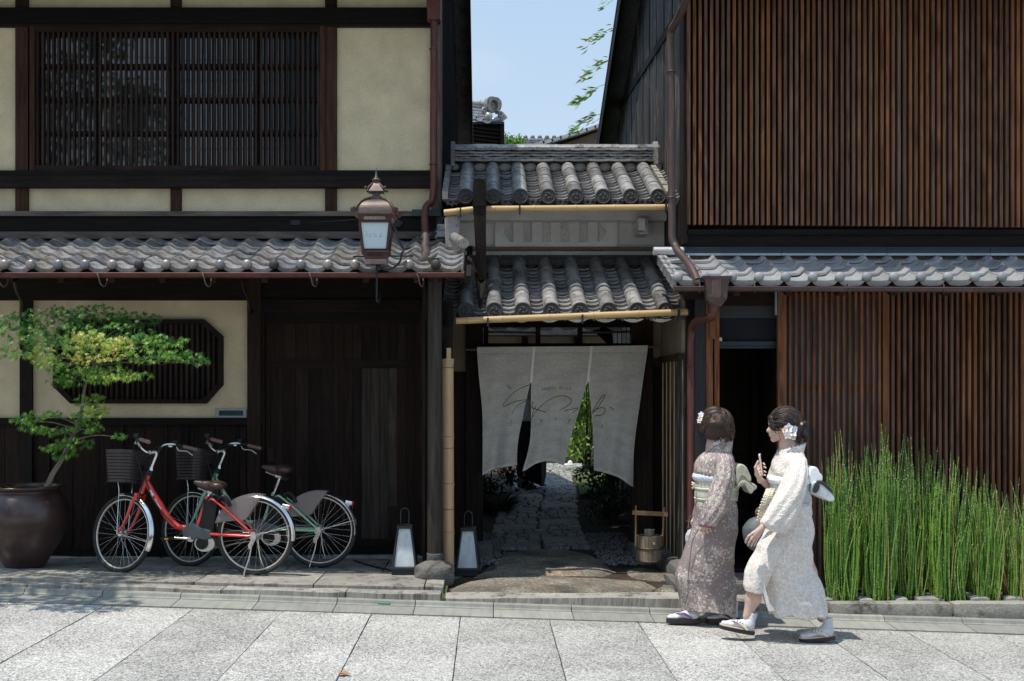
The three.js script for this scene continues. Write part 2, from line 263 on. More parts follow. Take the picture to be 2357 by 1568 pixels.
// ---------------------------------------------------------------- the sky: pale summer blue, thin high cloud
{
  const W = 1024, H = 512, d = new Float32Array(W * H * 4);
  for (let j = 0, o = 0; j < H; j++) for (let i = 0; i < W; i++, o += 4) {
    const el = ((j + 0.5) / H - 0.5) * Math.PI, az = ((i + 0.5) / W - 0.5) * 2 * Math.PI, s = Math.max(0, Math.sin(el));
    const x = Math.cos(az) * Math.cos(el), z = Math.sin(az) * Math.cos(el), sd = clamp(x * SUN.x + s * SUN.y + z * SUN.z);
    const t = Math.pow(s, 0.55), hz = [0.72, 0.80, 0.845], ze = [0.17, 0.37, 0.66];
    const cl = sstep(0.50, 0.80, fbm((i + 0.5) / W, (j + 0.5) / H, 14, 30, 5, 301)) * 0.33, glow = 0.75 * Math.pow(sd, 7);
    for (let k = 0; k < 3; k++) d[o + k] = el < 0 ? [0.30, 0.29, 0.27][k] : lerp(lerp(hz[k], ze[k], clamp(t * 1.05)), 0.80, cl) + glow;
    d[o + 3] = 1;
  }
  const t = new THREE.DataTexture(d, W, H, THREE.RGBAFormat, THREE.FloatType); t.mapping = THREE.EquirectangularReflectionMapping; t.magFilter = THREE.LinearFilter; t.wrapS = THREE.RepeatWrapping; t.needsUpdate = true;
  scene.background = t; scene.environment = t;
}
// ---------------------------------------------------------------- the street, falling to the right
const G = (x) => -0.032 * (clamp(x, -14, 14) + 0.24);
{
  const pos = [], idx = [], uv = [], N = 40, S = 300;
  for (let j = 0; j <= N; j++) for (let i = 0; i <= N; i++) { const a = (i / N * 2 - 1), b = (j / N * 2 - 1), x = S * a * Math.abs(a), z = S * b * Math.abs(b); pos.push(x, G(x) - 0.12, z - 8); uv.push(x, z); }
  for (let j = 0; j < N; j++) for (let i = 0; i < N; i++) { const a = j * (N + 1) + i, b = a + N + 1; idx.push(a, b, a + 1, b, b + 1, a + 1); }
  const g = mesh('ground', geom(pos, idx, uv), mat([0.45, 0.44, 0.42], { map: T.concrete, roughness: 0.95 }), scene); g.userData.kind = 'structure';
}
const tilt = -Math.atan(0.032);
reseed(21);
{
  const pv = struct('pavement');
  const jx = []; for (let k = -8; k <= 9; k++) jx.push(-0.2 + 0.664 * k);
  const rows = [[-8.44, -5.55], [-5.55, -2.66], [-2.66, 0.23], [0.23, 3.1], [3.1, 6.0]];
  for (const [z0, z1] of rows) for (let i = 0; i < jx.length - 1; i++) {
    const w = jx[i + 1] - jx[i] - 0.007, d = z1 - z0 - 0.010, cx = (jx[i] + jx[i + 1]) / 2, g = new THREE.BoxGeometry(w, 0.08, d, 6, 1, 16), p = g.attributes.position, uv = g.attributes.uv, ou = rnd() * 3, ov = rnd() * 3;
    for (let k = 0; k < p.count; k++) { const x = p.getX(k), z = p.getZ(k); uv.setXY(k, (x + ou) / 1.25, (z + ov) / 1.25); const e = Math.min(w / 2 - Math.abs(x), d / 2 - Math.abs(z)); if (p.getY(k) > 0) p.setY(k, 0.04 - (e < 0.005 ? 0.005 : 0) + (n3(x * 6 + i * 9, z * 6, z0) - 0.5) * 0.003); if (Math.abs(Math.abs(x) - w / 2) < 1e-5) p.setX(k, x + (n3(z * 14, i * 5, z0) - 0.5) * 0.007); }
    g.computeVertexNormals();
    const o = mesh('paving_slab', g, pick(M.pave), pv, cx, G(cx) - 0.04 + rr(-0.0015, 0.0015), (z0 + z1) / 2); o.rotation.z = tilt;
  }
  // dark jointing between the slabs
  const o = bw(pv, 'jointing', mat([0.16, 0.15, 0.14], { map: T.rock, roughness: 1 }), -6, 6.2, -0.06, -0.016, -8.44, 6.0); o.rotation.z = tilt; o.position.y = G(0) - 0.04;
}
{ // concrete gutter strip and kerb in 0.6 m units
  const kb = struct('kerb');
  for (let k = -10; k <= 10; k++) {
    const x0 = 0.05 + 0.603 * k, cx = x0 + 0.3, w = 0.597;
    const strip = slab(4, 3, (u, s) => [(u - 0.5) * w, 0.006 + 0.012 * s + (n3(u * 3 + k, s * 5, 1) - 0.5) * 0.003, -s * 0.235], [0, -0.08, 0], (u, s) => [u * w + k * 0.37, s * 0.24]);
    mesh('gutter_stone', strip, pick(M.concrete), kb, cx, G(cx) - 0.003, -8.446).rotation.z = tilt;
    const prof = [[0, -0.05], [0, 0.016], [0.012, 0.021], [0.020, 0.024], [0.030, 0.046], [0.040, 0.052], [0.12, 0.052], [0.12, -0.05]];
    const pos = [], idx = [], uv = [];
    for (let j = 0; j < prof.length - 1; j++) for (let i = 0; i < 6; i++) {
      const b = pos.length / 3; for (const [di, dj] of [[0, 0], [1, 0], [0, 1], [1, 1]]) { const xx = ((i + di) / 6 - 0.5) * w, q = prof[j + dj], nz = (n3(xx * 12 + k * 3, q[1] * 60, 2) - 0.5) * 0.004; pos.push(xx, q[1] + nz, -q[0] + nz); uv.push(xx + k * 0.7, q[0] + q[1]); }
      idx.push(b, b + 1, b + 2, b + 2, b + 1, b + 3);
    }
    const ends = ext(prof.map((q) => [-q[0], q[1]]), 0.001); ends.rotateY(-Math.PI / 2);
    mesh('kerb_stone', [geom(pos, idx, uv), ends.clone().translate(w / 2, 0, 0), ends.translate(-w / 2 + 0.001, 0, 0)], pick(M.concrete), kb, cx, G(cx), -8.69).rotation.z = tilt;
  }
  for (let k = 0; k < 1; k++) { const o = bw(kb, 'painted_mark', mat([0.16, 0.34, 0.27], { map: T.concrete, roughness: 0.8 }), X(868, 8.66), X(896, 8.66), 0.026, 0.048, -8.712, -8.702); o.rotation.x = -0.42; o.position.y = G(-0.8) + 0.036; o.rotation.z = tilt; }
}
// ---------------------------------------------------------------- forecourt of the left house
const HP = (x, d) => { const f = clamp((d - 8.74) / 1.86), front = 0.131 + 0.0235 * Math.max(0, -0.36 - x); return lerp(front, 0.129, f); };
{
  const pl = struct('forecourt');
  const piece = (name, x0, x1, d0, d1, drop, m, s, e = 0.012) => {
    const w = x1 - x0, dd = d1 - d0, nx = Math.max(3, Math.round(w * 8)), nz = Math.max(2, Math.round(dd * 8));
    const g = slab(nx, nz, (u, v) => { const ed = Math.min(Math.min(u, 1 - u) * w, Math.min(v, 1 - v) * dd), x = x0 + u * w, d = d0 + v * dd; const wob = (n3(x * 7 + s, d * 7, s) - 0.5); return [x + (u === 0 || u === 1 ? wob * e : 0), HP(x, d) - drop + wob * e * 0.6 - (ed < 0.004 ? 0.006 : 0), -d - (v === 0 || v === 1 ? wob * e * 1.6 : 0)]; }, (u, v) => [0, -0.16, 0], (u, v) => [x0 + u * w + s * 0.7, (d0 + v * dd) + s * 0.3]);
    mesh(name, g, m, pl);
  };
  let s = 1;
  for (const [d0, d1, xs] of [[8.97, 9.78, [-6.4, -5.3, -4.3, -3.22, -2.33, -1.38, -0.5, -0.345]], [9.79, 10.62, [-6.4, -5.0, -4.0, -2.75, -1.75, -0.9, -0.34]]])
    for (let i = 0; i < xs.length - 1; i++) piece('stone_slab', xs[i] + 0.005, xs[i + 1] - 0.005, d0, d1, 0, pick(M.granite), s++);
  const es = [-6.2, -5.1, -4.2, -3.15, -2.06, -1.1, -0.36];
  for (let i = 0; i < es.length - 1; i++) piece('edge_stone', es[i] + 0.004, es[i + 1] - 0.004, 8.765, 8.965, 0.022, pick(M.granite), s++, 0.02);
  bw(pl, 'bedding', M.soil, -6.3, -0.36, -0.1, 0.085, -8.80, -10.6);
  mesh('moss', slab(4, 10, (u, s) => [lerp(-0.362, -0.322, u), 0.075 + (n3(u * 9, s * 40, 3) - 0.5) * 0.03, -8.76 - s * 0.7], [0, -0.1, 0], (u, s) => [u * 0.2, s]), M.moss, pl);
  // stone course under the house wall
  const fx = [-6.4, -4.6, -3.05, -1.55, -0.55]; for (let i = 0; i < 4; i++) mesh('sill_stone', stone(fx[i + 1] - fx[i] - 0.01, 0.10, 0.14, 0.006, i + 3), M.graniteGrey[i % 3], pl, (fx[i] + fx[i + 1]) / 2, 0.105, -10.62);
}
// ---------------------------------------------------------------- gate floor and garden path
const GP = (x, d) => 0.085 + 0.02 * sstep(9, 11, d) + 0.23 * sstep(11.3, 16.5, d) + 0.07 * sstep(16.5, 20, d);
{
  const pt = struct('gate_path');
  mesh('edge_stone', slab(16, 3, (u, s) => { const x = lerp(-0.325, 1.52, u); return [x, 0.083 + (n3(x * 8, s * 3, 4) - 0.5) * 0.016 - (s === 0 ? 0.008 : 0), -8.765 - s * 0.21 + (n3(x * 9, s, 8) - 0.5) * 0.02]; }, [0, -0.14, 0], (u, s) => [u * 1.85, s * 0.2]), M.granite[2], pt);
  const rock = (pts, d0, h0, s, m = M.rock, name = 'stepping_stone') => { // uneven natural slab: outline points (x, d)
    const n = pts.length, c = [pts.reduce((a, p) => a + p[0], 0) / n, pts.reduce((a, p) => a + p[1], 0) / n];
    const out = (t) => { const k = t * n, i = Math.floor(k) % n, f = k - Math.floor(k), a = pts[i], b = pts[(i + 1) % n]; return [lerp(a[0], b[0], f), lerp(a[1], b[1], f)]; };
    const g = slab(n * 4, 10, (u, v) => { const q = out(u), r = 1 - v, x = lerp(c[0], q[0], r), d = lerp(c[1], q[1], r); return [x, h0(x, d) + (n3(x * 4 + s, d * 4, s) - 0.5) * 0.05 + (n3(x * 17, d * 17, s) - 0.5) * 0.014 - 0.045 * Math.pow(r, 7), -d]; }, [0, -0.12, 0], (u, v) => { const q = out(u), r = 1 - v; return [lerp(c[0], q[0], r) * 0.8, lerp(c[1], q[1], r) * 0.8]; }, true);
    mesh(name, g, m, pt);
  };
  rock([[-0.27, 8.99], [0.3, 8.985], [0.9, 8.99], [1.28, 9.0], [1.42, 9.3], [1.36, 9.62], [1.0, 9.80], [0.5, 9.78], [0.1, 9.7], [-0.2, 9.55], [-0.3, 9.25]], 0, (x, d) => 0.10, 1);
  rock([[1.32, 8.995], [1.51, 8.99], [1.56, 9.3], [1.46, 9.42], [1.42, 9.2]], 0, () => 0.09, 2);
  rock([[-0.12, 9.76], [0.2, 9.84], [0.7, 9.88], [1.02, 9.86], [1.16, 10.1], [1.12, 10.5], [1.08, 11.1], [0.86, 11.4], [0.5, 11.45], [0.16, 11.3], [0.06, 10.7], [0.0, 10.2]], 0, (x, d) => 0.115, 3);
  rock([[1.2, 9.72], [1.48, 9.5], [1.62, 9.6], [1.66, 10.2], [1.4, 10.5], [1.22, 10.3]], 0, () => 0.075, 5);
  rock([[-0.3, 9.62], [-0.16, 9.84], [-0.06, 10.4], [-0.1, 10.9], [-0.34, 10.9], [-0.38, 9.8]], 0, () => 0.07, 7);
  // flagstones and crazy paving
  const pathX = (d) => 0.06 + 0.35 * sstep(12, 17, d) + 0.5 * sstep(17, 21, d), wd = (d) => 1.02 - 0.12 * sstep(11, 17, d);
  reseed(5); let d = 11.5, row = 0;
  const pav = (x0, x1, d0, d1, s, m) => mesh('path_stone', slab(4, 3, (u, v) => { const x = lerp(x0, x1, u) + (n3(v * 3 + s, u * 2, s) - 0.5) * 0.05, dd = lerp(d0, d1, v) + (n3(u * 3, v + s, s) - 0.5) * 0.05, e = Math.min(u, 1 - u, v, 1 - v) === 0; return [x, GP(x, dd) + 0.012 + (n3(x * 9, dd * 9, s) - 0.5) * 0.014 - (e ? 0.012 : 0), -dd]; }, [0, -0.06, 0], (u, v) => [lerp(x0, x1, u) + s * 0.17, lerp(d0, d1, v)]), m, pt);
  const PS = set(3, (i) => { return M.graniteGrey[i]; });
  while (d < 20.5) {
    const dl = 0.34 + 0.06 * (row % 3), x0 = pathX(d), W = wd(d), big = row % 3 === 0 ? 0 : row % 3 === 1 ? 1 : 2; let s = row * 31;
    if (big < 2) { const a = big ? 0.52 : 0, b = big ? 1 : 0.5; pav(x0 + W * a, x0 + W * b - 0.02, d, d + dl - 0.02, s, pick(PS)); }
    const spans = big === 2 ? [[0, 1]] : big ? [[0, 0.5]] : [[0.52, 1]];
    for (const [a, b] of spans) { const n = Math.round((b - a) * 8); for (let j = 0; j < 3; j++) { let t = a; const st = (b - a) / n; for (let i = 0; i < n; i++) { const q = st * rr(0.75, 1.25), t1 = i === n - 1 ? b : Math.min(b, t + q); if (t1 - t > 0.02) pav(x0 + W * t + 0.008, x0 + W * t1 - 0.008, d + dl * j / 3 + 0.006, d + dl * (j + 1) / 3 - 0.008, ++s, pick(PS)); t = t1; } } }
    d += dl; row++;
  }
  // garden earth on both sides, rising with the path
  const earth = slab(30, 40, (u, v) => { const x = lerp(-1.6, 4.2, u), dd = lerp(9.2, 30, v); return [x, Math.max(GP(x, dd) - 0.03, 0.03) + (n3(x * 3, dd * 3, 3) - 0.5) * 0.04 + 0.05 * sstep(0.3, 1.2, Math.abs(x - pathX(dd) - 0.5) - 0.3) * sstep(11.5, 13, dd), -dd]; }, [0, -0.2, 0], (u, v) => [u * 6, v * 20]);
  mesh('garden_earth', earth, M.soil, pt);
  mesh('moss_bed', slab(16, 20, (u, v) => { const dd = lerp(15.2, 19.5, v), x = pathX(dd) + wd(dd) + 0.02 + u * 1.6; return [x, GP(x, dd) + 0.02 + 0.06 * Math.sin(u * Math.PI) + (n3(x * 6, dd * 6, 1) - 0.5) * 0.05, -dd]; }, [0, -0.05, 0], (u, v) => [u * 2, v * 4]), M.moss, pt);
  // gravel beside the slabs: nobody could count it
  reseed(77); const peb = new THREE.IcosahedronGeometry(1, 0), n = 2600, im = new THREE.InstancedMesh(peb, mat([0.16, 0.155, 0.15], { roughness: 0.8 }), n), mt = new THREE.Matrix4(), q = new THREE.Quaternion(), e = new THREE.Euler();
  for (let i = 0; i < n; i++) { const left = rnd() < 0.4, dd = rr(10.3, 12.4), x = left ? rr(-0.1, 0.1 + 0.1 * rnd()) : rr(1.05, 1.5), r = rr(0.006, 0.013); e.set(rr(0, 6), rr(0, 6), rr(0, 6)); q.setFromEuler(e); mt.compose(new THREE.Vector3(x, GP(x, dd) + 0.0 + rr(-0.002, 0.012), -dd), q, new THREE.Vector3(r, r * 0.7, r)); im.setMatrixAt(i, mt); const k = rr(0.5, 1.6); im.setColorAt(i, C(k, k, k)); }
  im.name = 'gravel'; im.userData = { kind: 'stuff', label: 'dark gravel beside the stone slabs under the gate', category: 'gravel' }; scene.add(im);
}
// ---------------------------------------------------------------- ground before the right house
{
  const fr = struct('threshold');
  mesh('granite_slab', slab(12, 4, (u, s) => { const x = lerp(1.53, 2.58, u); return [x, 0.036 + (n3(x * 7, s * 4, 6) - 0.5) * 0.012 - (s === 0 ? 0.008 : 0), -8.765 - s * 0.385]; }, [0, -0.14, 0], (u, s) => [u, s * 0.4]), M.granite[0], fr);
  mesh('doorstep', stone(1.06, 0.12, 0.62, 0.004, 5, [10, 2, 5], 0.01), M.footing, fr, 2.05, 0.062, -9.46);
  const xs = [2.58, 2.66, 3.62, 4.55, 5.6]; for (let i = 0; i < 4; i++) mesh('edge_stone', stone(xs[i + 1] - xs[i] - 0.006, 0.13, 0.15, 0.005, i + 9, [10, 3, 3], 0.012), M.granite[(i + 2) % 4], fr, (xs[i] + xs[i + 1]) / 2, -0.028, -8.84);
  bw(fr, 'bed_soil', M.soil, 2.6, 5.6, -0.1, 0.012, -8.9, -9.7);
  reseed(31); for (const [a, b] of [[2.62, 2.74], [2.93, 3.06], [3.22, 3.33], [3.40, 3.62], [3.82, 3.97], [4.10, 4.26], [4.4, 4.6]]) for (let r = 0; r < 3; r++) mesh('sett', stone(b - a - 0.01 + rr(-0.02, 0.02), 0.06, 0.17, 0.008, r + a, [4, 2, 3], 0.012), pick(M.graniteGrey), fr, (a + b) / 2 + rr(-0.01, 0.01), 0.018 + rr(-0.004, 0.006), -9.0 - r * 0.19);
}
// ---------------------------------------------------------------- shared roofing
// one wavy pan tile: front edge at z = 0, running back to z = -len
function panTile(w, len, prof, th, front = th) {
  return slab(12, 2, (u, s) => [u * w, prof(u), -s * len], (u, s) => [0, -(s === 0 ? front : th), 0], (u, s) => [u * w * 2.2, s * len * 2.2]);
}
function tiledEave(parent, { x0, pitch, cols, dE, hE, dT, hT, rows, prof, mats, ball, ballMats, th = 0.019, lip = 0.04, ang = 0.095 }) {
  const run = dT - dE, a = Math.atan2(hT - hE, run), L = Math.hypot(run, hT - hE), ex = L / rows, len = ex + 0.06;
  const roof = new THREE.Group(); roof.name = 'eave_roof'; parent.add(roof);
  const vs = set(3, (i) => { const g = panTile(pitch + 0.006, len, prof, th); const uv = g.attributes.uv; for (let k = 0; k < uv.count; k++) uv.setXY(k, uv.getX(k) + i * 0.37, uv.getY(k) + i * 0.21); return g; }), ev = panTile(pitch + 0.006, len, prof, th, lip);
  const sphere = new THREE.SphereGeometry(ball, 20, 12); sphere.scale(1, 1, 0.7);
  for (let r = rows - 1; r >= 0; r--) for (let k = 0; k < cols; k++) {
    const s = r * ex, d = dE + s * Math.cos(a), h = hE + s * Math.sin(a) + 0.02;
    const o = mesh('roof_tile', r ? vs[(k * 2 + r) % 3] : ev, pick(mats), roof, x0 + k * pitch, h + rr(-0.003, 0.003), -d + rr(-0.004, 0.004)); o.rotation.x = a - ang - rr(0, 0.012); o.rotation.z = rr(-0.012, 0.012);
    if (!r) mesh('round_end', sphere, pick(ballMats), roof, x0 + k * pitch + pitch * 0.04, h + prof(0.04) - 0.012, -d + 0.022);
  }
  // boarding under the tiles and the fascia
  bw(roof, 'roof_board', M.black[0], x0 - 0.02, x0 + cols * pitch - 0.01, -0.015, 0.0, 0, -L + 0.02).position.set(x0 + cols * pitch / 2, (hE + hT) / 2 - 0.035, -(dE + dT) / 2 - 0.03); roof.children.at(-1).rotation.x = a;
  bw(roof, 'eave_board', M.black[1], x0, x0 + cols * pitch, hE - 0.045, hE - 0.01, -dE - 0.03, -dE - 0.06);
  const n = Math.floor(cols * pitch / 0.42); for (let i = 0; i <= n; i++) { const o = bw(roof, 'rafter', M.dark, -0.025, 0.025, -0.06, 0, 0, -L + 0.04); o.position.set(x0 + 0.08 + i * 0.42, (hE + hT) / 2 - 0.085, -(dE + dT) / 2 - 0.05); o.rotation.x = a; }
  return roof;
}
function halfGutter(name, m, parent, x0, x1, y, d, r, rise = 0) {
  const g = slab(10, 12, (u, s) => { const a = Math.PI + u * Math.PI; return [lerp(x0, x1, s), y + rise * s + Math.sin(a) * r, -d - Math.cos(a) * r]; }, (u) => { const a = Math.PI + u * Math.PI; return [0, -Math.sin(a) * 0.0035, Math.cos(a) * 0.0035]; }, (u, s) => [u * 0.2, s * (x1 - x0)]);
  const o = mesh(name, g, m, parent);
  mesh('gutter_lip', tube([[x0, y, -d + r], [(x0 + x1) / 2, y + rise / 2, -d + r], [x1, y + rise, -d + r]], 0.006, 24, 6), m, o);
  return o;
}
// ---------------------------------------------------------------- left house
reseed(101);
const LH = thing('merchant_house', 'cream plastered two storey timber house with a wide lattice window, left of the gate', 'house');
{
  const d = 10.6, H = LH, wall = (x0, x1, y0, y1, m = M.cream, dd = 10.62) => bpx(H, 'wall_panel', m, x0, x1, y0, y1, dd, 0.1, x0), beam = (n, m, x0, x1, y0, y1, dd, th = 0.12) => bpx(H, n, m, x0, x1, y0, y1, dd, th, Math.round(x0 + y0));
  // upper storey: plaster between timbers
  for (const [a, b] of [[-320, 36], [64, 393], [416, 749], [774, 992]]) { wall(a, b, -330, 22); wall(a, b, 425, 490); }
  wall(-320, 36, 55, 400); wall(774, 994, 54, 396);
  for (const [a, b] of [[35, 64], [748, 775]]) { beam('post', M.dark, a, b, -330, 20, 10.585); beam('post', M.post, a, b, 48, 403, 10.58); beam('post', M.post, a, b, 428, 490, 10.585); }
  beam('post', M.dark, 392, 417, -330, 20, 10.59); beam('post', M.post, 392, 417, 428, 490, 10.59);
  beam('corner_post', M.grey, 993, 1014, -330, 640, 10.575, 0.16); beam('lintel', M.black, -320, 1012, 17, 54, 10.545, 0.14); beam('lintel_trim', M.black, -320, 1008, 54, 60, 10.565);
  beam('sill_trim', M.black, -320, 992, 392, 404, 10.565); beam('sill_beam', M.black, -320, 1004, 404, 431, 10.54, 0.14);
  for (const px of [440, 735]) mesh('nail_head', new THREE.SphereGeometry(0.009, 10, 6), M.iron, H, X(px, 10.54), Y(409, 10.54), -10.54);
  beam('ledge', M.grey[0], -320, 1004, 486, 497, 10.52, 0.16); beam('ground_beam', M.black, -320, 1004, 497, 535, 10.55, 0.16); beam('roof_ledge', M.grey[0], -320, 1004, 533, 549, 10.46, 0.2);
  const br = new THREE.Group(); br.name = 'wire_bracket'; H.add(br); bpx(br, 'bracket_plate', M.iron, 669, 691, 507, 518, 10.54, 0.01); mesh('stay_wire', rod(P(690, 514, 10.53), P(822, 505, 9.3), 0.0015), M.iron, br);
  const b2 = mesh('bracket_plate', ext([[0, -0.04], [0.19, -0.04], [0.23, 0], [0.19, 0.04], [0, 0.04]], 0.012), M.iron, H, X(874, 10.54), Y(514, 10.54), -10.545); b2.scale.set(0.95, 0.9, 1);
  // big lattice window
  const w = new THREE.Group(); w.name = 'lattice_window'; H.add(w);
  for (const [a, b, y0, y1] of [[68, 79, 60, 393], [736, 748, 60, 393]]) bpx(w, 'window_frame', M.post, a, b, y0, y1, 10.565, 0.14);
  bpx(w, 'window_frame', M.dark, 79, 736, 60, 73, 10.575, 0.12); bpx(w, 'window_frame', M.dark, 79, 736, 381, 393, 10.57, 0.13);
  for (let i = 0; i < 56; i++) { const c = 86 + i * 11.98; if (c > 734) break; bpx(w, 'window_slat', M.slat, c - 2.4, c + 2.4, 73, 381, 10.585 + rr(-0.002, 0.002), 0.028, i % 5); }
  for (const y of [151, 228.5, 305.5]) bpx(w, 'window_rail', M.dark, 79, 736, y - 3, y + 3.5, 10.616, 0.018);
  for (const [a, b] of [[79, 84], [219, 229], [390, 414], [500, 506], [590, 602], [731, 736]]) bpx(w, 'window_stile', M.black, a, b, 73, 381, 10.66, 0.03);
  for (const y of [151, 228.5, 305.5]) bpx(w, 'window_bar', M.black, 79, 736, y - 4, y + 4, 10.665, 0.02);
  for (const [a, b] of [[80, 224], [224, 402], [402, 596], [596, 735]]) { const o = bpx(w, 'pane', M.glass, a, b, 73, 381, 10.675, 0.005); o.rotation.y = rr(-0.004, 0.004); o.rotation.x = rr(-0.003, 0.003); }
  bpx(w, 'window_back', M.black[0], 70, 746, 62, 392, 10.72, 0.02);
  // tiled eave
  const prof = (u) => 0.021 * (Math.cos((u - 0.04) * 2 * Math.PI) + 0.22 * Math.cos((u - 0.04) * 4 * Math.PI));
  const er = tiledEave(H, { x0: -3.955 - 0.2205 * 6, pitch: 0.2205, cols: 23, dE: 9.25, hE: 2.685, dT: 10.5, hT: 3.105, rows: 6, prof, mats: M.tiles, ball: 0.042, ballMats: [M.tileDark, M.tiles[2], M.tiles[0], M.tiles[4]] });
  { // closing tiles at the right-hand verge
    const a = Math.atan2(0.42, 1.25); for (let r = 0; r < 6; r++) { const o = mesh('verge_tile', box(0.018, 0.075, 0.26), pick(M.tiles), er, -0.205, 2.685 + r * 0.07 + 0.02, -9.36 - r * 0.208); o.rotation.x = a - 0.05; }
    bpx(er, 'ridge_course', M.tiles[0], 1006, 1034, 516, 530, 10.2, 0.15); bpx(er, 'ridge_course', M.tiles[2], 1004, 1036, 531, 545, 10.18, 0.15);
    mesh('ridge_end', ext([[-0.05, -0.15], [0.05, -0.15], [0.06, 0.1], [0.03, 0.14], [-0.03, 0.14], [-0.06, 0.1]], 0.07, 0.01), M.tiles[0], er, X(1041, 10.1), Y(530, 10.1), -10.16);
    mesh('ridge_end', rod(P(1046, 548, 10.0), P(1068, 560, 9.7), 0.05, 0.045, 14), M.tiles[4], er); bpx(er, 'plaster_fill', M.white, 1003, 1022, 530, 549, 10.3, 0.1);
  }
  const gt = halfGutter('gutter', M.copper, H, -5.2, X(1068, 9.2), Y(630, 9.2), 9.2, 0.036);
  mesh('gutter_end', rod([X(1067.4, 9.2), Y(632, 9.2), -9.2], [X(1068.6, 9.2), Y(632, 9.2), -9.2], 0.036, 0.036, 16), M.copper, gt);
  for (const px of [6, 236, 477, 722, 968]) mesh('gutter_hook', tube([[X(px - 10, 9.2), Y(628, 9.2), -9.17], [X(px - 4, 9.2), Y(640, 9.2), -9.15], [X(px - 1, 9.2), Y(655, 9.2), -9.17], [X(px + 4, 9.2), Y(660, 9.2), -9.2], [X(px + 6, 9.2), Y(650, 9.2), -9.24], [X(px + 5, 9.2), Y(640, 9.2), -9.26]], 0.006, 20, 6), M.copperDull, gt);
  for (const px of [570, 45]) mesh('gutter_bracket', tube([P(px - 12, 645, 9.4), P(px - 8, 668, 9.7), P(px + 2, 690, 10.0), P(px + 5, 708, 10.4), P(px + 8, 722, 10.54), P(px + 14, 716, 10.55)], 0.011, 24, 8), M.iron, H);
  const lath = bpx(gt, 'wood_lath', M.grey[1], 973, 1038, 619.5, 626, 9.24, 0.05); lath.position.y += 0.004;
  // lower storey
  beam('lintel', M.black, -320, 600, 640, 691, 10.57, 0.16); beam('lintel', M.black, 600, 985, 640, 690, 10.6, 0.16);
  const oc = [[124, 774], [163, 735.5], [471, 735.5], [514, 774], [514, 886], [476, 929], [164, 929], [124, 889]].map(([a, b]) => [X(a, d), Y(b, d)]);
  { // plaster with the eight-sided opening cut out
    const s = ext([[X(72, d), Y(963, d)], [X(568, d), Y(963, d)], [X(568, d), Y(689, d)], [X(72, d), Y(689, d)]], 0.09, 0, [oc.slice().reverse()]); s.translate(0, 0, -10.71); mesh('wall_panel', s, M.cream, H);
  }
  wall(-320, 46, 689, 963, M.cream); beam('post', M.black, 45, 73, 689, 1284, 10.58); beam('post', M.dark, 569, 600, 640, 1284, 10.56, 0.16);
  const ow = new THREE.Group(); ow.name = 'octagonal_window'; H.add(ow);
  { const c = [X(319, d), Y(832, d)], inner = oc.map(([a, b]) => [c[0] + (a - c[0]) * 0.947, c[1] + (b - c[1]) * 0.90]); const s = ext(oc, 0.12, 0, [inner.slice().reverse()]); s.translate(0, 0, -10.69); mesh('window_frame', s, M.dark[1], ow);
    for (let i = 0; i < 32; i++) { const px = 132 + i * 12.4; if (px > 508) break; const cut = Math.max(0, Math.max(163 - px, px - 471) - 2); bpx(ow, 'window_slat', M.slat, px - 2.8, px + 2.8, 742 + cut * 0.95, 923 - cut * 1.0, 10.625, 0.03, i % 5); }
    for (const y of [789, 842, 894]) { const cut = y < 775 ? 20 : y > 888 ? 8 : 0; bpx(ow, 'window_rail', M.dark, 130 + cut, 508 - cut, y - 3, y + 3, 10.656, 0.02); }
    bpx(ow, 'pane', M.glass, 122, 516, 733, 931, 10.70, 0.005); bpx(ow, 'window_back', M.black[0], 118, 520, 730, 935, 10.73, 0.02); }
  const ls = new THREE.Group(); ls.name = 'letter_slot'; H.add(ls);
  for (const [a, b, y0, y1] of [[497, 567, 941, 945], [497, 567, 957, 961.5], [497, 504, 945, 957], [560, 567, 945, 957]]) bpx(ls, 'slot_frame', M.steel, a, b, y0, y1, 10.6, 0.02); bpx(ls, 'slot_flap', M.flash, 504, 560, 945, 957, 10.606, 0.01);
  beam('rail', M.black, -320, 570, 962, 978, 10.575); beam('rail', M.black, 600, 985, 1256, 1276, 10.6);
  for (let i = 0, x = -320; x < 568; i++) { const b = Math.min(568, x + [52, 61, 47, 58][i % 4]); if (!(x < 44 && b > 74)) bpx(H, 'wall_board', M.dark, x + 0.6, b - 0.6, 978, 1276, 10.62 + (i % 2) * 0.006, 0.03, i); x = b; }
  beam('sill', M.black, -320, 600, 1268, 1282, 10.56, 0.12);
  for (const px of [100, 270, 420]) bpx(H, 'batten', M.black, px, px + 14, 978, 1268, 10.6, 0.02);
  // sliding doors
  beam('door_post', M.dark, 600, 609, 690, 1276, 10.59); beam('door_post', M.dark, 966, 986, 690, 1284, 10.58); beam('door_lintel', M.dark, 600, 968, 690, 719, 10.57); beam('door_lintel', M.black, 600, 968, 719, 742, 10.61);
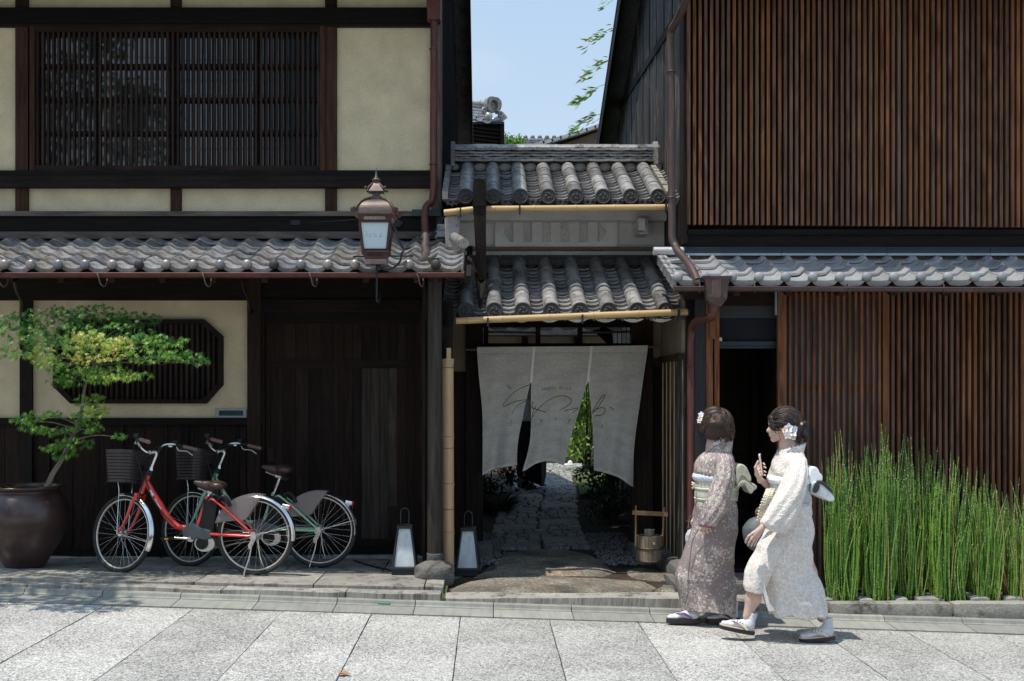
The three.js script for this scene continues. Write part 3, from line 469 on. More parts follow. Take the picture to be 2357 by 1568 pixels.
  for (const [x0, x1, n, name] of [[609, 780, 5, 0], [778, 967, 8, 1]]) {
    const dr = new THREE.Group(); dr.name = 'sliding_door'; H.add(dr); const dd = name ? 10.63 : 10.65;
    for (const [a, b] of [[x0, x0 + 13], [x1 - 12, x1]]) bpx(dr, 'door_stile', M.dark, a, b, 742, 1256, dd, 0.035);
    for (const [y0, y1] of [[742, 748], [827, 848], [1240, 1256]]) bpx(dr, 'door_rail', M.dark, x0 + 13, x1 - 12, y0, y1, dd + 0.002, 0.03);
    const st = (x1 - x0 - 25) / n; for (let i = 0; i < n; i++) for (const [y0, y1] of [[748, 827], [848, 1240]]) { const a = x0 + 13 + i * st, low = y0 > 800; bpx(dr, 'door_board', name && low && i > 1 && i < 6 ? M.faded : M.dark, a + 0.5, a + st - 0.5, y0, y1, dd + 0.012 + (i % 2) * 0.003, 0.015, i + 3 * name); }
    if (!name) { const hp = bpx(dr, 'door_pull', M.post[2], 615, 630, 1032, 1064, dd - 0.006, 0.02); bpx(hp, 'pull_recess', M.iron, 0, 1, 0, 1, 1).removeFromParent(); mesh('pull_recess', box(0.02, 0.09, 0.006), M.iron, hp, 0, 0, 0.012); }
    else { bpx(dr, 'wicket_board', M.dark[2], 891, 924, 1166, 1246, dd - 0.004, 0.012); for (const px of [788, 802]) bpx(dr, 'hinge_plate', M.iron, px, px + 7, 1160, 1210, dd - 0.006, 0.006); }
  }
  // eave corner post standing on a rock
  { const x = X(1001, 9.5), c = mesh('eave_post', lathe([[0, 0], [0.062, 0], [0.064, 0.5], [0.061, 1.2], [0.058, 2.6], [0, 2.6]], 20), woodMat([0.075, 0.064, 0.054]), H, x, 0.20, -9.5); c.geometry = c.geometry.clone(); const uv = c.geometry.attributes.uv; for (let i = 0; i < uv.count; i++) uv.setXY(i, uv.getX(i) * 0.4, uv.getY(i) * 2.6);
    mesh('eave_beam', box(0.1, 0.12, 1.2), M.black[1], H, x, 2.66, -10.05); mesh('post_foot', lathe([[0, 0], [0.068, 0], [0.069, 0.11], [0.066, 0.12], [0, 0.12]], 20), M.footing, H, x, 0.205, -9.5);
    const fs = field((px, py, pz) => ell([px, py, pz], [0, 0.03, 0], [0.17, 0.17, 0.16]) + (n3(px * 14, py * 14, pz * 14) - 0.5) * 0.05 + Math.max(0, py - 0.1) * 0.8, [-0.25, -0.15, -0.25], [0.25, 0.22, 0.25], 0.016); mesh('footing_stone', fs, M.footing, H, x, 0.12, -9.47); }
  for (let i = 0; i < 6; i++) bw(H, 'side_board', M.dark, -0.55, -0.53, 0.14, 2.75, -9.62 - i * 0.16, -9.77 - i * 0.16, i);
  // flank wall of charred boards, verge and main roof
  const rf = (q) => (q < 13.4 ? lerp(5.5, 7.46, (q - 9.7) / 3.7) : lerp(7.46, 5.55, (q - 13.4) / 4.2));
  for (let i = 0; i < 54; i++) { const q = 10.72 + i * 0.12, top = rf(q) - 0.12; bw(H, 'side_board', M.black, -0.46, -0.44 + (i % 3 === 0 ? 0.012 : 0), 0.05, top, -q, -q - (i % 3 === 0 ? 0.03 : 0.116), i % 7); }
  bw(H, 'rear_wall', M.black[2], -6, -0.46, 0, 5.5, -17.2, -17.3); bw(H, 'side_post', M.grey[0], -0.47, -0.425, 2.6, 5.6, -10.6, -10.72);
  const roof = new THREE.Group(); roof.name = 'main_roof'; H.add(roof);
  for (const [d0, h0, d1, h1] of [[9.7, 5.5, 13.4, 7.46], [17.6, 5.55, 13.4, 7.46]]) {
    mesh('roof_plane', slab(4, 4, (u, s) => [lerp(-7, -0.22, u), lerp(h0, h1, s) + 0.1, -lerp(d0, d1, s)], [0, -0.1, 0], (u, s) => [u * 14, s * 8]), M.tileDark, roof);
    mesh('barge_board', slab(1, 4, (u, s) => [-0.25 + u * 0.035, lerp(h0, h1, s) + 0.06, -lerp(d0, d1, s)], [0, -0.24, 0], (u, s) => [u * 0.03, s * 4]), M.black[3], roof);
  }
  // rain pipe from the upper gutter, cranked out on to the eave
  const rp = new THREE.Group(); rp.name = 'downpipe'; H.add(rp);
  mesh('pipe', tube([P(999, -60, 10.42), P(999, 100, 10.42), P(998, 300, 10.42), P(997, 452, 10.42), P(995, 464, 10.41), P(984, 472, 10.38), P(979, 484, 10.34), P(979, 545, 10.12)], 0.034, 60, 14), M.copper, rp);
  mesh('pipe_foot', tube([P(979, 543, 10.12), P(979, 575, 9.9), P(979, 590, 9.75), P(973, 601, 9.62), P(955, 610, 9.5), P(934, 619, 9.38)], 0.036, 40, 14), M.copperDull, rp);
  mesh('pipe_hopper', ext([[-0.055, -0.02], [0.055, -0.02], [0.062, 0.3], [-0.062, 0.3]], 0.1, 0.006), M.copper, rp, X(999, 10.42), Y(42, 10.42), -10.47);
  for (const py of [113, 378, 552]) mesh('pipe_band', new THREE.TorusGeometry(0.036, 0.006, 8, 20).rotateX(Math.PI / 2), M.copperDull, rp, X(py > 500 ? 979 : 998, py > 500 ? 10.1 : 10.42), Y(py, py > 500 ? 10.1 : 10.42), py > 500 ? -10.1 : -10.42);
  bpx(H, 'copper_cap', mat([0.06, 0.10, 0.09], { map: T.rust, roughness: 0.6, metalness: 0.3 }), 948, 1014, 482, 497, 10.5, 0.2);
}
// ---------------------------------------------------------------- gate between the houses
reseed(202);
const GH = thing('tiled_gate', 'narrow gatehouse with two tiers of ridged grey tile roofs and bamboo gutters between the houses', 'gatehouse');
function tomoe(r) {                               // end disc with a raised rim and three curled commas
  const a = [new THREE.CylinderGeometry(r, r, 0.03, 28).rotateX(Math.PI / 2), new THREE.TorusGeometry(r * 0.9, r * 0.11, 8, 28).translate(0, 0, 0.015), new THREE.TorusGeometry(r * 0.66, r * 0.025, 6, 28).translate(0, 0, 0.016)];
  for (let k = 0; k < 3; k++) { const t = k * 2.094 + 0.5, pts = [], rs = []; for (let i = 0; i <= 6; i++) { const q = t + i * 0.26, R = r * lerp(0.27, 0.56, i / 6); pts.push([Math.cos(q) * R, Math.sin(q) * R, 0.016]); rs.push(r * lerp(0.19, 0.03, i / 6)); } a.push(taper(pts, rs, 7, 2)); a.push(new THREE.SphereGeometry(r * 0.2, 10, 6).scale(1, 1, 0.5).translate(...pts[0])); }
  return merge(a);
}
function honRoof(parent, { x0, pitch, cols, dE, hE, dT, hT, r, segs, rows, xl, xr }) {
  const a = Math.atan2(hT - hE, dT - dE), L = Math.hypot(dT - dE, hT - hE), g = new THREE.Group(); g.name = 'gate_roof'; parent.add(g);
  const seg = L / segs, rt = set(3, (i) => slab(12, 1, (u, s) => { const t = Math.PI * u, q = r * (1 - 0.035 * s); return [-Math.cos(t) * q, Math.sin(t) * q, -s * (seg + 0.02)]; }, (u) => [Math.cos(Math.PI * u) * 0.016, -Math.sin(Math.PI * u) * 0.016, 0], (u, s) => [u * 0.4 + i * 0.3, s * 0.6 + i * 0.17])), lw = new THREE.TorusGeometry(r * 0.985, 0.004, 6, 18, Math.PI);
  const at = (s) => [hE + s * Math.sin(a), -dE - s * Math.cos(a)], disc = tomoe(r * 1.06);
  for (let k = 0; k < cols; k++) {
    for (let i = 0; i < segs; i++) { const [h, z] = at(i * seg), o = mesh('round_tile', [rt[(k + i) % 3], lw].length ? rt[(k + i) % 3] : 0, pick(M.tilesOld), g, x0 + k * pitch + rr(-0.002, 0.002), h + 0.035, z); o.rotation.x = a - 0.012; o.rotation.z = rr(-0.008, 0.008); }
    const [h, z] = at(-0.012), o = mesh('end_disc', disc, M.tileDark, g, x0 + k * pitch, h + 0.03, z); o.rotation.x = -0.06; o.rotation.z = rr(-0.4, 0.4);
  }
  // troughs of small overlapping pans
  const w = pitch - r * 1.25, ex = L / rows, pans = set(2, (i) => slab(8, 1, (u, s) => { const q = u * 2 - 1; return [q * w / 2, 0.024 * q * q, -s * (ex + 0.03)]; }, [0, -0.017, 0], (u, s) => [u * 0.4 + i * 0.4, s * 0.3 + i * 0.27]));
  const lip = slab(14, 3, (u, s) => { const q = u * 2 - 1; return [q * w * 0.55, 0.034 * q * q - s * (0.055 + 0.012 * Math.cos(q * 14)) * (1 - 0.5 * q * q), 0.006 * Math.sin(q * 11) * Math.sin(s * 3)]; }, [0, 0, -0.02]);
  for (let k = -1; k < cols; k++) { const xc = x0 + (k + 0.5) * pitch; if (xc < xl - 0.02 || xc > xr + 0.05) continue;
    for (let i = 0; i < rows; i++) { const [h, z] = at(i * ex), o = mesh('pan_tile', pans[(k + i + 2) % 2], pick(M.tilesOld), g, xc, h + 0.006 + rr(-0.002, 0.002), z + rr(-0.004, 0.004)); o.rotation.x = a - 0.21; o.rotation.z = rr(-0.02, 0.02); }
    const [h, z] = at(0); mesh('eave_pan', lip, M.tileDark, g, xc, h, z + 0.004); }
  const bd = mesh('roof_board', box(xr - xl, 0.03, L), M.black[1], g, (xl + xr) / 2, (hE + hT) / 2 - 0.03, -(dE + dT) / 2); bd.rotation.x = a;
  return { g, at, L, a };
}
{
  const H = GH, up = { x0: -0.19, pitch: 0.2453, cols: 8, dE: 10.1, hE: 3.40, dT: 11.12, hT: 3.86, r: 0.066, segs: 4, rows: 11, xl: -0.37, xr: 1.62 }, lo = { ...up, x0: -0.184, pitch: 0.2465, dE: 9.76, hE: 2.355, dT: 10.95, hT: 2.90, r: 0.069, rows: 13, xl: -0.30, xr: 1.70 };
  const U = honRoof(H, up), Lw = honRoof(H, lo);
  const bedM = mat([0.34, 0.32, 0.28], { map: T.tile, roughness: 0.95 });
  // plaster bedding between the round tiles at the top of each slope
  for (const [R, q, m] of [[U, up, M.white], [Lw, lo, M.mud]]) for (let k = -1; k < q.cols; k++) { const o = mesh('bedding', new THREE.SphereGeometry(0.075, 12, 8).scale(0.9, 0.6, 0.4), q === up ? bedM : M.mud, R.g, q.x0 + (k + 0.5) * q.pitch, q.hT + 0.028, -q.dT + 0.02); if (k === -1) o.scale.set(0.6, 0.8, 1); }
  // ridge of the upper roof: courses of thin tiles under a row of cap tiles
  const rg = new THREE.Group(); rg.name = 'ridge'; H.add(rg);
  const cs = [[3.935, 0.026, 0.20, 0.017], [3.966, 0.022, 0.16, 0], [3.992, 0.022, 0.16, 0], [4.018, 0.022, 0.17, 0], [4.046, 0.026, 0.19, 0.006]];
  cs.forEach(([y, h, dp, out], r) => { let x = -0.315 - (r % 2) * 0.06; for (let i = 0; x < 1.63; i++) { const w = [0.21, 0.16, 0.185, 0.20][(i + r) % 4], a = Math.max(-0.315, x), b = Math.min(1.635, x + w); if (b - a > 0.02) { const o = mesh('ridge_tile', slab(3, 3, (u, s) => [(u - 0.5) * (b - a - 0.004), h * 0.9 - 0.006 * (2 * u - 1) ** 2 * -1, (0.5 - s) * dp], [0, -h * 0.8, 0], (u, s) => [u * 0.3 + i, s * 0.3 + r * 0.2]), pick(M.tilesOld), rg, (a + b) / 2, y, -11.16 + out); o.rotation.z = rr(-0.01, 0.01); } x += w; } });
  for (let i = 0; i < 10; i++) { const o = mesh('ridge_cap', slab(8, 1, (u, s) => { const t = Math.PI * (0.08 + 0.84 * u); return [(s - 0.5) * 0.212, Math.sin(t) * 0.055, Math.cos(t) * 0.085]; }, [0, -0.014, 0], (u, s) => [u * 0.3 + i * 0.3, s * 0.3]), pick(M.tiles), rg, -0.205 + i * 0.199, 4.072 + rr(-0.003, 0.003), -11.16); o.rotation.z = rr(-0.012, 0.012); }
  mesh('ridge_end', ext([[-0.09, 0], [0.09, 0], [0.09, 0.16], [0.06, 0.22], [-0.06, 0.22], [-0.09, 0.16]], 0.04, 0.005).rotateY(Math.PI / 2), M.granite[0], rg, 1.635, 3.92, -11.16);
  mesh('ridge_end', ext([[-0.1, 0], [0.1, 0], [0.1, 0.18], [0.06, 0.24], [-0.06, 0.24], [-0.1, 0.18]], 0.03, 0.005).rotateY(Math.PI / 2), M.tilesOld[2], rg, -0.35, 3.9, -11.16);
  bw(rg, 'ridge_core', M.tileDark, -0.31, 1.63, 3.86, 4.07, -11.11, -11.24);
  for (const [x, m] of [[-0.375, M.tiles[0]], [1.625, M.granite[3]]]) for (let i = 0; i < 4; i++) { const s = 0.12 + i * 0.27, [h, z] = U.at(s), o = mesh('verge_tile', box(0.05, 0.07, 0.285, i), m, U.g, x, h + 0.04, z); o.rotation.x = U.a - 0.03; }
  // rear slope
  mesh('rear_slope', slab(4, 2, (u, s) => [lerp(-0.42, 1.72, u), lerp(3.95, 3.45, s), -lerp(11.2, 12.3, s)], [0, -0.05, 0], (u, s) => [u * 2, s]), M.tileDark, H);
  // white wall between the roofs, its beam and the cartouche
  bw(H, 'wall', M.white, -0.36, 1.73, 2.86, 3.44, -11.02, -11.12); bw(H, 'beam', M.white, -0.33, 1.72, Y(508, 10.85), Y(486, 10.85), -10.82, -11.02); bw(H, 'beam', M.white, X(1470, 10.6), X(1485, 10.6), Y(530, 10.6), Y(502, 10.6), -10.6, -11.0); bw(H, 'beam', M.white, X(1468, 10.78), X(1492, 10.78), Y(540, 10.8), Y(505, 10.8), -10.76, -11.0);
  { const q = (px, py) => [X(px, 11), Y(py, 11)], o = []; const c = [[1174, 512], [1378, 512], [1388, 522], [1395, 535], [1388, 548], [1378, 558], [1174, 558], [1166, 548], [1160, 535], [1166, 522]].map(([a, b]) => q(a, b));
    const ct = new THREE.Group(); ct.name = 'plaster_cartouche'; H.add(ct);
    const ring = ext([q(1140, 495), q(1420, 495), q(1420, 572), q(1140, 572)].reverse(), 0.05, 0, [c]); ring.translate(0, 0, -11.02); mesh('plaster_face', ring, M.white, ct);
    bw(ct, 'rough_field', mat([0.84, 0.83, 0.81], { map: T.plaster, bumpMap: T.rockB, bumpScale: 0.022, roughness: 1 }), q(1150, 0)[0], q(1405, 0)[0], q(0, 562)[1], q(0, 507)[1], -11.0, -11.019);
    for (let i = 0; i < 5; i++) bw(ct, 'plaster_bar', M.white, q(1181.5 + i * 42.7, 0)[0], q(1204.5 + i * 42.7, 0)[0], q(0, 558)[1], q(0, 511)[1], -10.966, -11.005); }
  bw(H, 'wall_foot', M.mud, -0.36, 1.72, Y(577, 11), Y(570, 11), -10.94, -11.02);
  const ft = new THREE.Group(); ft.name = 'flashing_course'; H.add(ft); for (const [y, dd] of [[2.905, 10.87], [2.945, 10.90], [2.98, 10.93]]) for (let i = 0; i < 9; i++) { const o = bw(ft, 'course_tile', M.tileDark, -0.33 + i * 0.228, -0.33 + i * 0.228 + 0.223, y, y + 0.028, -dd, -dd - 0.12); o.rotation.z = rr(-0.006, 0.006); }
  // bamboo gutters
  const bamboo = (name, a, b, r, nodes, m, parent) => { const g = new THREE.Group(); g.name = name; parent.add(g); const A = a.clone(), B = b.clone(), L = A.distanceTo(B), D = B.clone().sub(A).normalize(), q = new THREE.Quaternion().setFromUnitVectors(new THREE.Vector3(0, 1, 0), D);
    const cuts = [0, ...nodes, 1]; for (let i = 0; i < cuts.length - 1; i++) { const l = (cuts[i + 1] - cuts[i]) * L, pr = [[r * 1.0, 0], [r * 0.97, l * 0.08], [r * 0.965, l * 0.5], [r * 0.97, l * 0.92], [r * 1.06, l]]; if (i === cuts.length - 2) pr.push([r * 0.8, l], [r * 0.8, l * 0.9]); const lg = lathe(pr, 16), uv = lg.attributes.uv; for (let k = 0; k < uv.count; k++) uv.setXY(k, uv.getX(k) * 0.5, uv.getY(k) * l * 1.2 + i * 0.3); const o = mesh('culm', lg, m, g); o.quaternion.copy(q); o.position.copy(A).addScaledVector(D, cuts[i] * L);
      if (i < cuts.length - 2) { const n = mesh('node', new THREE.TorusGeometry(r * 1.0, r * 0.07, 6, 18).rotateX(Math.PI / 2), M.bambooNode, g); n.quaternion.copy(q); n.position.copy(A).addScaledVector(D, cuts[i + 1] * L); } }
    return g; };
  const hang = (g, px, py, dd) => { mesh('gutter_clip', box(0.014, 0.075, 0.06), M.iron, g, X(px, dd), Y(py, dd), -dd + 0.03); };
  const b1 = bamboo('bamboo_gutter', P(1111, 481, 10.02), P(1541, 477, 10.02), 0.028, [0.07, 0.28, 0.5, 0.71, 0.93], M.bamboo, H), b0 = bamboo('bamboo_gutter', P(1023, 490, 10.06), P(1094, 482, 10.02), 0.03, [0.45], M.bamboo, H); hang(b1, 1196, 484, 10.0); hang(b1, 1532, 480, 10.0); hang(b0, 1060, 490, 10.0);
  const b2 = bamboo('bamboo_gutter', P(1044, 739, 9.66), P(1582, 718, 9.66), 0.029, [0.06, 0.21, 0.41, 0.6, 0.79, 0.96], M.bamboo, H); hang(b2, 1123, 742, 9.64); hang(b2, 1340, 735, 9.64); hang(b2, 1561, 724, 9.64); hang(b2, 1048, 737, 9.66);
  const b3 = bamboo('bamboo_downpipe', P(1032.5, 1329, 9.62), P(1031, 826, 9.62), 0.05, [0.21, 0.43, 0.645], M.bambooPale, H); bpx(b3, 'bamboo_tongue', M.bambooPale, 1028, 1038, 801, 846, 9.57, 0.012);
  for (const py of [845, 1030, 1170]) mesh('wire_tie', new THREE.TorusGeometry(0.051, 0.002, 6, 24).rotateX(Math.PI / 2 + 0.12), M.iron, b3, X(1032, 9.62), Y(py, 9.62), -9.62);
  // black boarded spouts
  const spout = (pts, wd, dp) => slab(4, pts.length - 1, (u, s) => { const k = Math.round(s * (pts.length - 1)), [px, py, dd] = pts[k], w = wd[k], t = u * 2 * Math.PI + Math.PI / 4, q = P(px, py, dd); return [q.x + Math.SQRT2 * Math.cos(t) * w / 2, q.y, q.z + Math.SQRT2 * Math.sin(t) * dp / 2]; }, (u) => [-Math.cos(u * 6.283 + 0.785) * 0.012, 0, -Math.sin(u * 6.283 + 0.785) * 0.012], (u, s) => [u * 0.4, s * 0.9], true);
  const sm = M.black[0], s1 = new THREE.Group(); s1.name = 'rain_spout'; H.add(s1);
  mesh('spout_head', spout([[1104, 422, 10.0], [1104, 474, 10.0], [1104, 476, 10.0]], [0.11, 0.12, 0.125], 0.12), sm, s1); mesh('spout_head', ext([[-0.055, 0], [0.055, 0], [0.04, 0.03], [0, 0.045], [-0.04, 0.03]], 0.11), sm, s1, X(1104, 10), Y(424, 10), -10.055);
  mesh('spout_box', spout([[1104, 474, 10.0], [1105, 520, 10.0], [1107, 580, 10.02], [1110, 646, 10.06]], [0.115, 0.105, 0.092, 0.078], 0.09), M.black[1], s1);
  mesh('spout_trough', slab(6, 6, (u, s) => { const q = P(lerp(1109, 1105, s), lerp(636, 706, s), lerp(10.12, 9.8, s)), w = lerp(0.12, 0.035, s) , t = u * 2 - 1; return [q.x + t * w / 2, q.y + 0.05 * Math.abs(t) - 0.01, q.z + 0.03]; }, [0, -0.025, 0], (u, s) => [u * 0.1, s * 0.4]), M.black[2], s1);
  const s2 = new THREE.Group(); s2.name = 'rain_spout'; H.add(s2);
  mesh('spout_head', spout([[1029, 698, 9.64], [1029, 738, 9.64], [1029, 752, 9.64]], [0.105, 0.12, 0.105], 0.11), sm, s2); mesh('spout_head', ext([[-0.055, 0], [0.055, 0], [0.04, 0.025], [0, 0.035], [-0.04, 0.025]], 0.1), sm, s2, X(1029, 9.64), Y(699, 9.64), -9.69);
  mesh('spout_box', spout([[1029, 750, 9.64], [1031, 790, 9.63], [1031, 832, 9.62]], [0.10, 0.085, 0.07], 0.075), M.black[1], s2);
  // scalloped plaster edge under the lower eave and soffit
  const sc = []; { const n = 16; const y0 = Y(728, 9.95); sc.push([-0.36, y0 + 0.06]); for (let i = 0; i <= 8 * n; i++) { const t = i / n; sc.push([-0.31 + i / n * 0.2465, y0 - 0.052 * Math.pow(Math.abs(Math.sin(Math.PI * t)), 0.8)]); } sc.push([1.70, y0 + 0.06]); }
  mesh('scalloped_edge', ext(sc, 0.03).translate(0, 0, -9.99), M.white, H); mesh('scalloped_edge', ext(sc, 0.03).translate(0.06, 0.04, -11.9), M.white, H);
  for (let i = 0; i < 8; i++) { const o = bw(H, 'rafter', M.dark, -0.03, 0.03, -0.04, 0.04, -0.02, -1.15); o.position.set(-0.2 + i * 0.25, 2.56, -10.5); o.rotation.x = 0.43; }
  const so = bw(H, 'soffit', M.black[0], -0.33, 1.70, -0.01, 0.01, 0, -1.2); so.position.set(0.68, 2.60, -10.45); so.rotation.x = 0.43;
  // posts, lintels, walls of the passage
  bpx(H, 'gate_post', M.dark[1], 1073, 1112, 735, 1252, 10.95, 0.16); bpx(H, 'gate_post', M.dark[2], 1455, 1503, 735, 1262, 10.95, 0.16); bpx(H, 'gate_post', M.black[1], 1033, 1074, 735, 1262, 11.0, 0.1); bpx(H, 'wall_panel', M.mud, 1034, 1072, 745, 855, 10.99, 0.02);
  for (const [y0, y1, dd] of [[735, 752, 11.0], [790, 806, 11.0]]) bpx(H, 'lintel', M.black, 1072, 1503, y0, y1, dd, 0.12);
  for (const px of [1113, 1233, 1330, 1470]) bpx(H, 'strut', M.black, px, px + 11, 750, 792, 11.02, 0.06);
  const rodm = new THREE.Group(); rodm.name = 'bamboo_rail'; H.add(rodm); mesh('culm', rod(P(1113, 764, 11.1), P(1236, 766, 11.1), 0.012), M.copperDull, rodm); mesh('culm', rod(P(1335, 766, 11.1), P(1485, 763, 11.1), 0.012), M.copperDull, rodm);
  for (const [px, s] of [[1092, 1], [1479, 2]]) mesh('post_stone', stone(0.28, 0.2, 0.3, 0.015, s, [6, 4, 6], 0.03), M.footing, H, X(px, 10.95) + (s === 1 ? 0.05 : 0.02), 0.13, -11.0);
  // right jamb: earth wall above boards
  bpx(H, 'wall_panel', M.mud, 1503, 1590, 735, 830, 10.98, 0.08); bpx(H, 'rail', M.dark, 1503, 1590, 826, 842, 10.95, 0.1); bpx(H, 'post', M.black[0], 1503, 1560, 840, 1262, 11.0, 0.08);
  // boarded side wall with narrow battens, running out to the street
  for (let i = 0; i < 9; i++) bw(H, 'side_board', M.char, 1.70, 1.72, 0.18, Y(832, 10.4), -9.80 - i * 0.135, -9.93 - i * 0.135, i);
  for (let i = 0; i < 6; i++) bw(H, 'batten', [M.grey[1], M.bambooPale, M.grey[2]], 1.691, 1.70, 0.16, Y(832, 10.4), -9.785 - i * 0.22, -9.80 - i * 0.22, i); bw(H, 'side_rail', M.dark, 1.66, 1.72, Y(832, 10.4), Y(826, 10.4) + 0.03, -9.78, -11.0); bw(H, 'side_wall', M.mud, 1.69, 1.73, Y(824, 10.4), 2.5, -9.8, -11.0);
  for (let i = 0; i < 3; i++) mesh('base_stone', stone(0.2, 0.2, 0.5, 0.02, i + 4, [5, 4, 7], 0.03), M.footing, H, 1.68, 0.10, -9.75 - i * 0.48);
  // passage behind the gate: flank walls of the two houses and the ceiling
  for (let i = 0; i < 4; i++) { bw(H, 'passage_board', M.black, -0.36, -0.34, 0.1, 2.9, -11.1 - i * 0.3, -11.395 - i * 0.3, i); bw(H, 'passage_board', M.black, 1.62, 1.64, 0.1, 2.9, -11.1 - i * 0.3, -11.395 - i * 0.3, i); }
  bw(H, 'ceiling', M.black[0], -0.36, 1.72, 2.86, 2.9, -11.1, -12.3);
}
// ---------------------------------------------------------------- right house
reseed(303);
const RH = thing('lattice_house', 'two storey house faced with close vertical brown wooden slats, on the right', 'house');
{
  const H = RH, beam = (n, m, x0, x1, y0, y1, dd, th = 0.12) => bpx(H, n, m, x0, x1, y0, y1, dd, th, Math.round(x0 + y0));
  const tone = [], cedar = () => M.cedar[Math.floor(rnd() * 9)];
  // upper lattice
  const ul = new THREE.Group(); ul.name = 'upper_lattice'; H.add(ul);
  for (let i = 0; i < 78; i++) { const px = 1586 + i * 13.08; bpx(ul, 'lattice_slat', cedar(), px - 3.5, px + 3.2, -40, 516.5 + i * 0.11, 9.74 + rr(-0.002, 0.002), 0.045, i % 7); }
  for (const [y0, y1] of [[60, 76], [262, 276], [450, 466]]) bpx(ul, 'lattice_rail', M.black, 1578, 2620, y0, y1, 9.80, 0.03);
  bpx(ul, 'lattice_back', M.black[1], 1578, 2700, -100, 530, 9.92, 0.03);
  beam('corner_post', M.black, 1573, 1584, -100, 560, 9.78, 0.2); beam('lattice_sill', M.black, 1580, 2700, 528, 540, 9.78, 0.2); beam('ground_beam', M.black, 1578, 2700, 538, 572, 9.80, 0.2);
  const fl = new THREE.Group(); fl.name = 'flashing'; H.add(fl); for (const [a, b] of [[1576, 1800], [1800, 2042], [2042, 2280], [2280, 2520]]) { const o = bpx(fl, 'flashing_sheet', M.flash, a, b - 1, 571, 584, 9.76, 0.012); const p = bpx(fl, 'flashing_fold', M.flash, a, b - 1, 569, 572, 9.75, 0.03); bpx(fl, 'flashing_fold', M.steel, a, b - 1, 583, 588, 9.74, 0.02); }
  beam('eave_plaster', M.mud, 1576, 2700, 584, 596, 9.8, 0.1);
  // tiled eave
  const prof = (u) => { const a = Math.min(u, 1 - u + 0.0), r = Math.exp(-((a / 0.10) ** 2)) * 0.032, q = u * 2 - 1; return r + 0.012 * q * q - 0.01; };
  const er = tiledEave(H, { x0: 1.508, pitch: 0.2147, cols: 18, dE: 9.0, hE: 2.555, dT: 9.86, hT: 2.86, rows: 4, prof, mats: M.tilesNew, ball: 0.041, ballMats: [mat([0.36, 0.37, 0.38], { map: T.soft, roughness: 0.6, metalness: 0.1 }), mat([0.30, 0.31, 0.32], { map: T.soft, roughness: 0.6, metalness: 0.1 })], lip: 0.045 });
  const a = Math.atan2(0.305, 0.86); for (let r = 0; r < 5; r++) { const o = mesh('verge_tile', box(0.02, 0.08, 0.21), M.tilesNew[r % 4], er, 1.50, 2.56 + r * 0.062, -9.10 - r * 0.175); o.rotation.x = a - 0.06; const e = mesh('verge_tile', box(0.07, 0.016, 0.21), M.tilesNew[(r + 1) % 4], er, 1.52, 2.605 + r * 0.062, -9.10 - r * 0.175); e.rotation.x = a - 0.06; }
  mesh('ridge_roll', rod(P(1504, 578, 9.85), P(1578, 578, 9.85), 0.036, 0.036, 16), mat([0.62, 0.63, 0.64], { map: T.soft, roughness: 0.5, metalness: 0.3 }), er);
  const gt = halfGutter('gutter', M.gutterBrown, H, X(1552, 8.95), X(2480, 8.95), Y(661, 8.95), 8.95, 0.034, -0.012);
  for (const px of [1610, 1736, 1952, 2170]) mesh('gutter_strap', new THREE.TorusGeometry(0.037, 0.004, 6, 20).rotateY(Math.PI / 2 - 0.1), M.gutterBrown, gt, X(px, 8.95), Y(664, 8.95), -8.95);
  mesh('gutter_end', rod([X(1551, 8.95), Y(663, 8.95), -8.95], [X(1552.5, 8.95), Y(663, 8.95), -8.95], 0.035, 0.035, 16), M.gutterBrown, gt);
  // downpipe with a boxed hopper
  const dp = new THREE.Group(); dp.name = 'downpipe'; H.add(dp);
  mesh('pipe', tube([P(1600, -45, 8.9), P(1585, -12, 9.0), P(1558, 48, 9.4), P(1545, 72, 9.6), P(1543, 100, 9.63), P(1545, 250, 9.63), P(1547, 520, 9.63), P(1548, 552, 9.62), P(1554, 566, 9.6), P(1560, 578, 9.52), P(1572, 592, 9.4), P(1592, 618, 9.15), P(1606, 648, 8.98)], 0.033, 120, 14), M.gutterBrown, dp);
  for (const py of [165, 455]) mesh('pipe_band', new THREE.TorusGeometry(0.036, 0.006, 8, 20).rotateX(Math.PI / 2), M.gutterBrown, dp, X(1545, 9.63), Y(py, 9.63), -9.63);
  const hop = (rows) => slab(4, rows.length - 1, (u, s) => { const k = Math.round(s * (rows.length - 1)), [w, py, q] = rows[k], t = u * 6.2832 + Math.PI / 4; return [Math.SQRT2 * Math.cos(t) * w / 2, Y(py, 8.93), Math.SQRT2 * Math.sin(t) * q / 2]; }, (u) => [-Math.cos(u * 6.283 + 0.785) * 0.008, 0, -Math.sin(u * 6.283 + 0.785) * 0.008], (u, s) => [u * 0.5, s * 0.5], true);
  mesh('hopper', hop([[0.228, 637, 0.15], [0.228, 644, 0.15], [0.18, 645, 0.12], [0.155, 683, 0.11], [0.15, 690, 0.11], [0.066, 706, 0.066]]), M.gutterBrown, dp, X(1648, 8.93), 0, -8.93);
  mesh('hopper_panel', ext([[-0.036, 0.09], [0.036, 0.09], [0.034, -0.05], [0.02, -0.065], [-0.02, -0.065], [-0.034, -0.05]], 0.008, 0.003), mat([0.13, 0.075, 0.06], { map: T.rust, roughness: 0.6 }), dp, X(1645, 8.93), Y(668, 8.93), -8.868);
  mesh('pipe', tube([P(1644, 702, 8.93), P(1643, 722, 8.93), P(1634, 732, 8.98), P(1616, 736, 9.12), P(1600, 742, 9.3), P(1592, 758, 9.42), P(1590, 785, 9.45), P(1590, 900, 9.45), P(1590, 1100, 9.45), P(1590, 1325, 9.45)], 0.031, 100, 14), M.copper, dp);
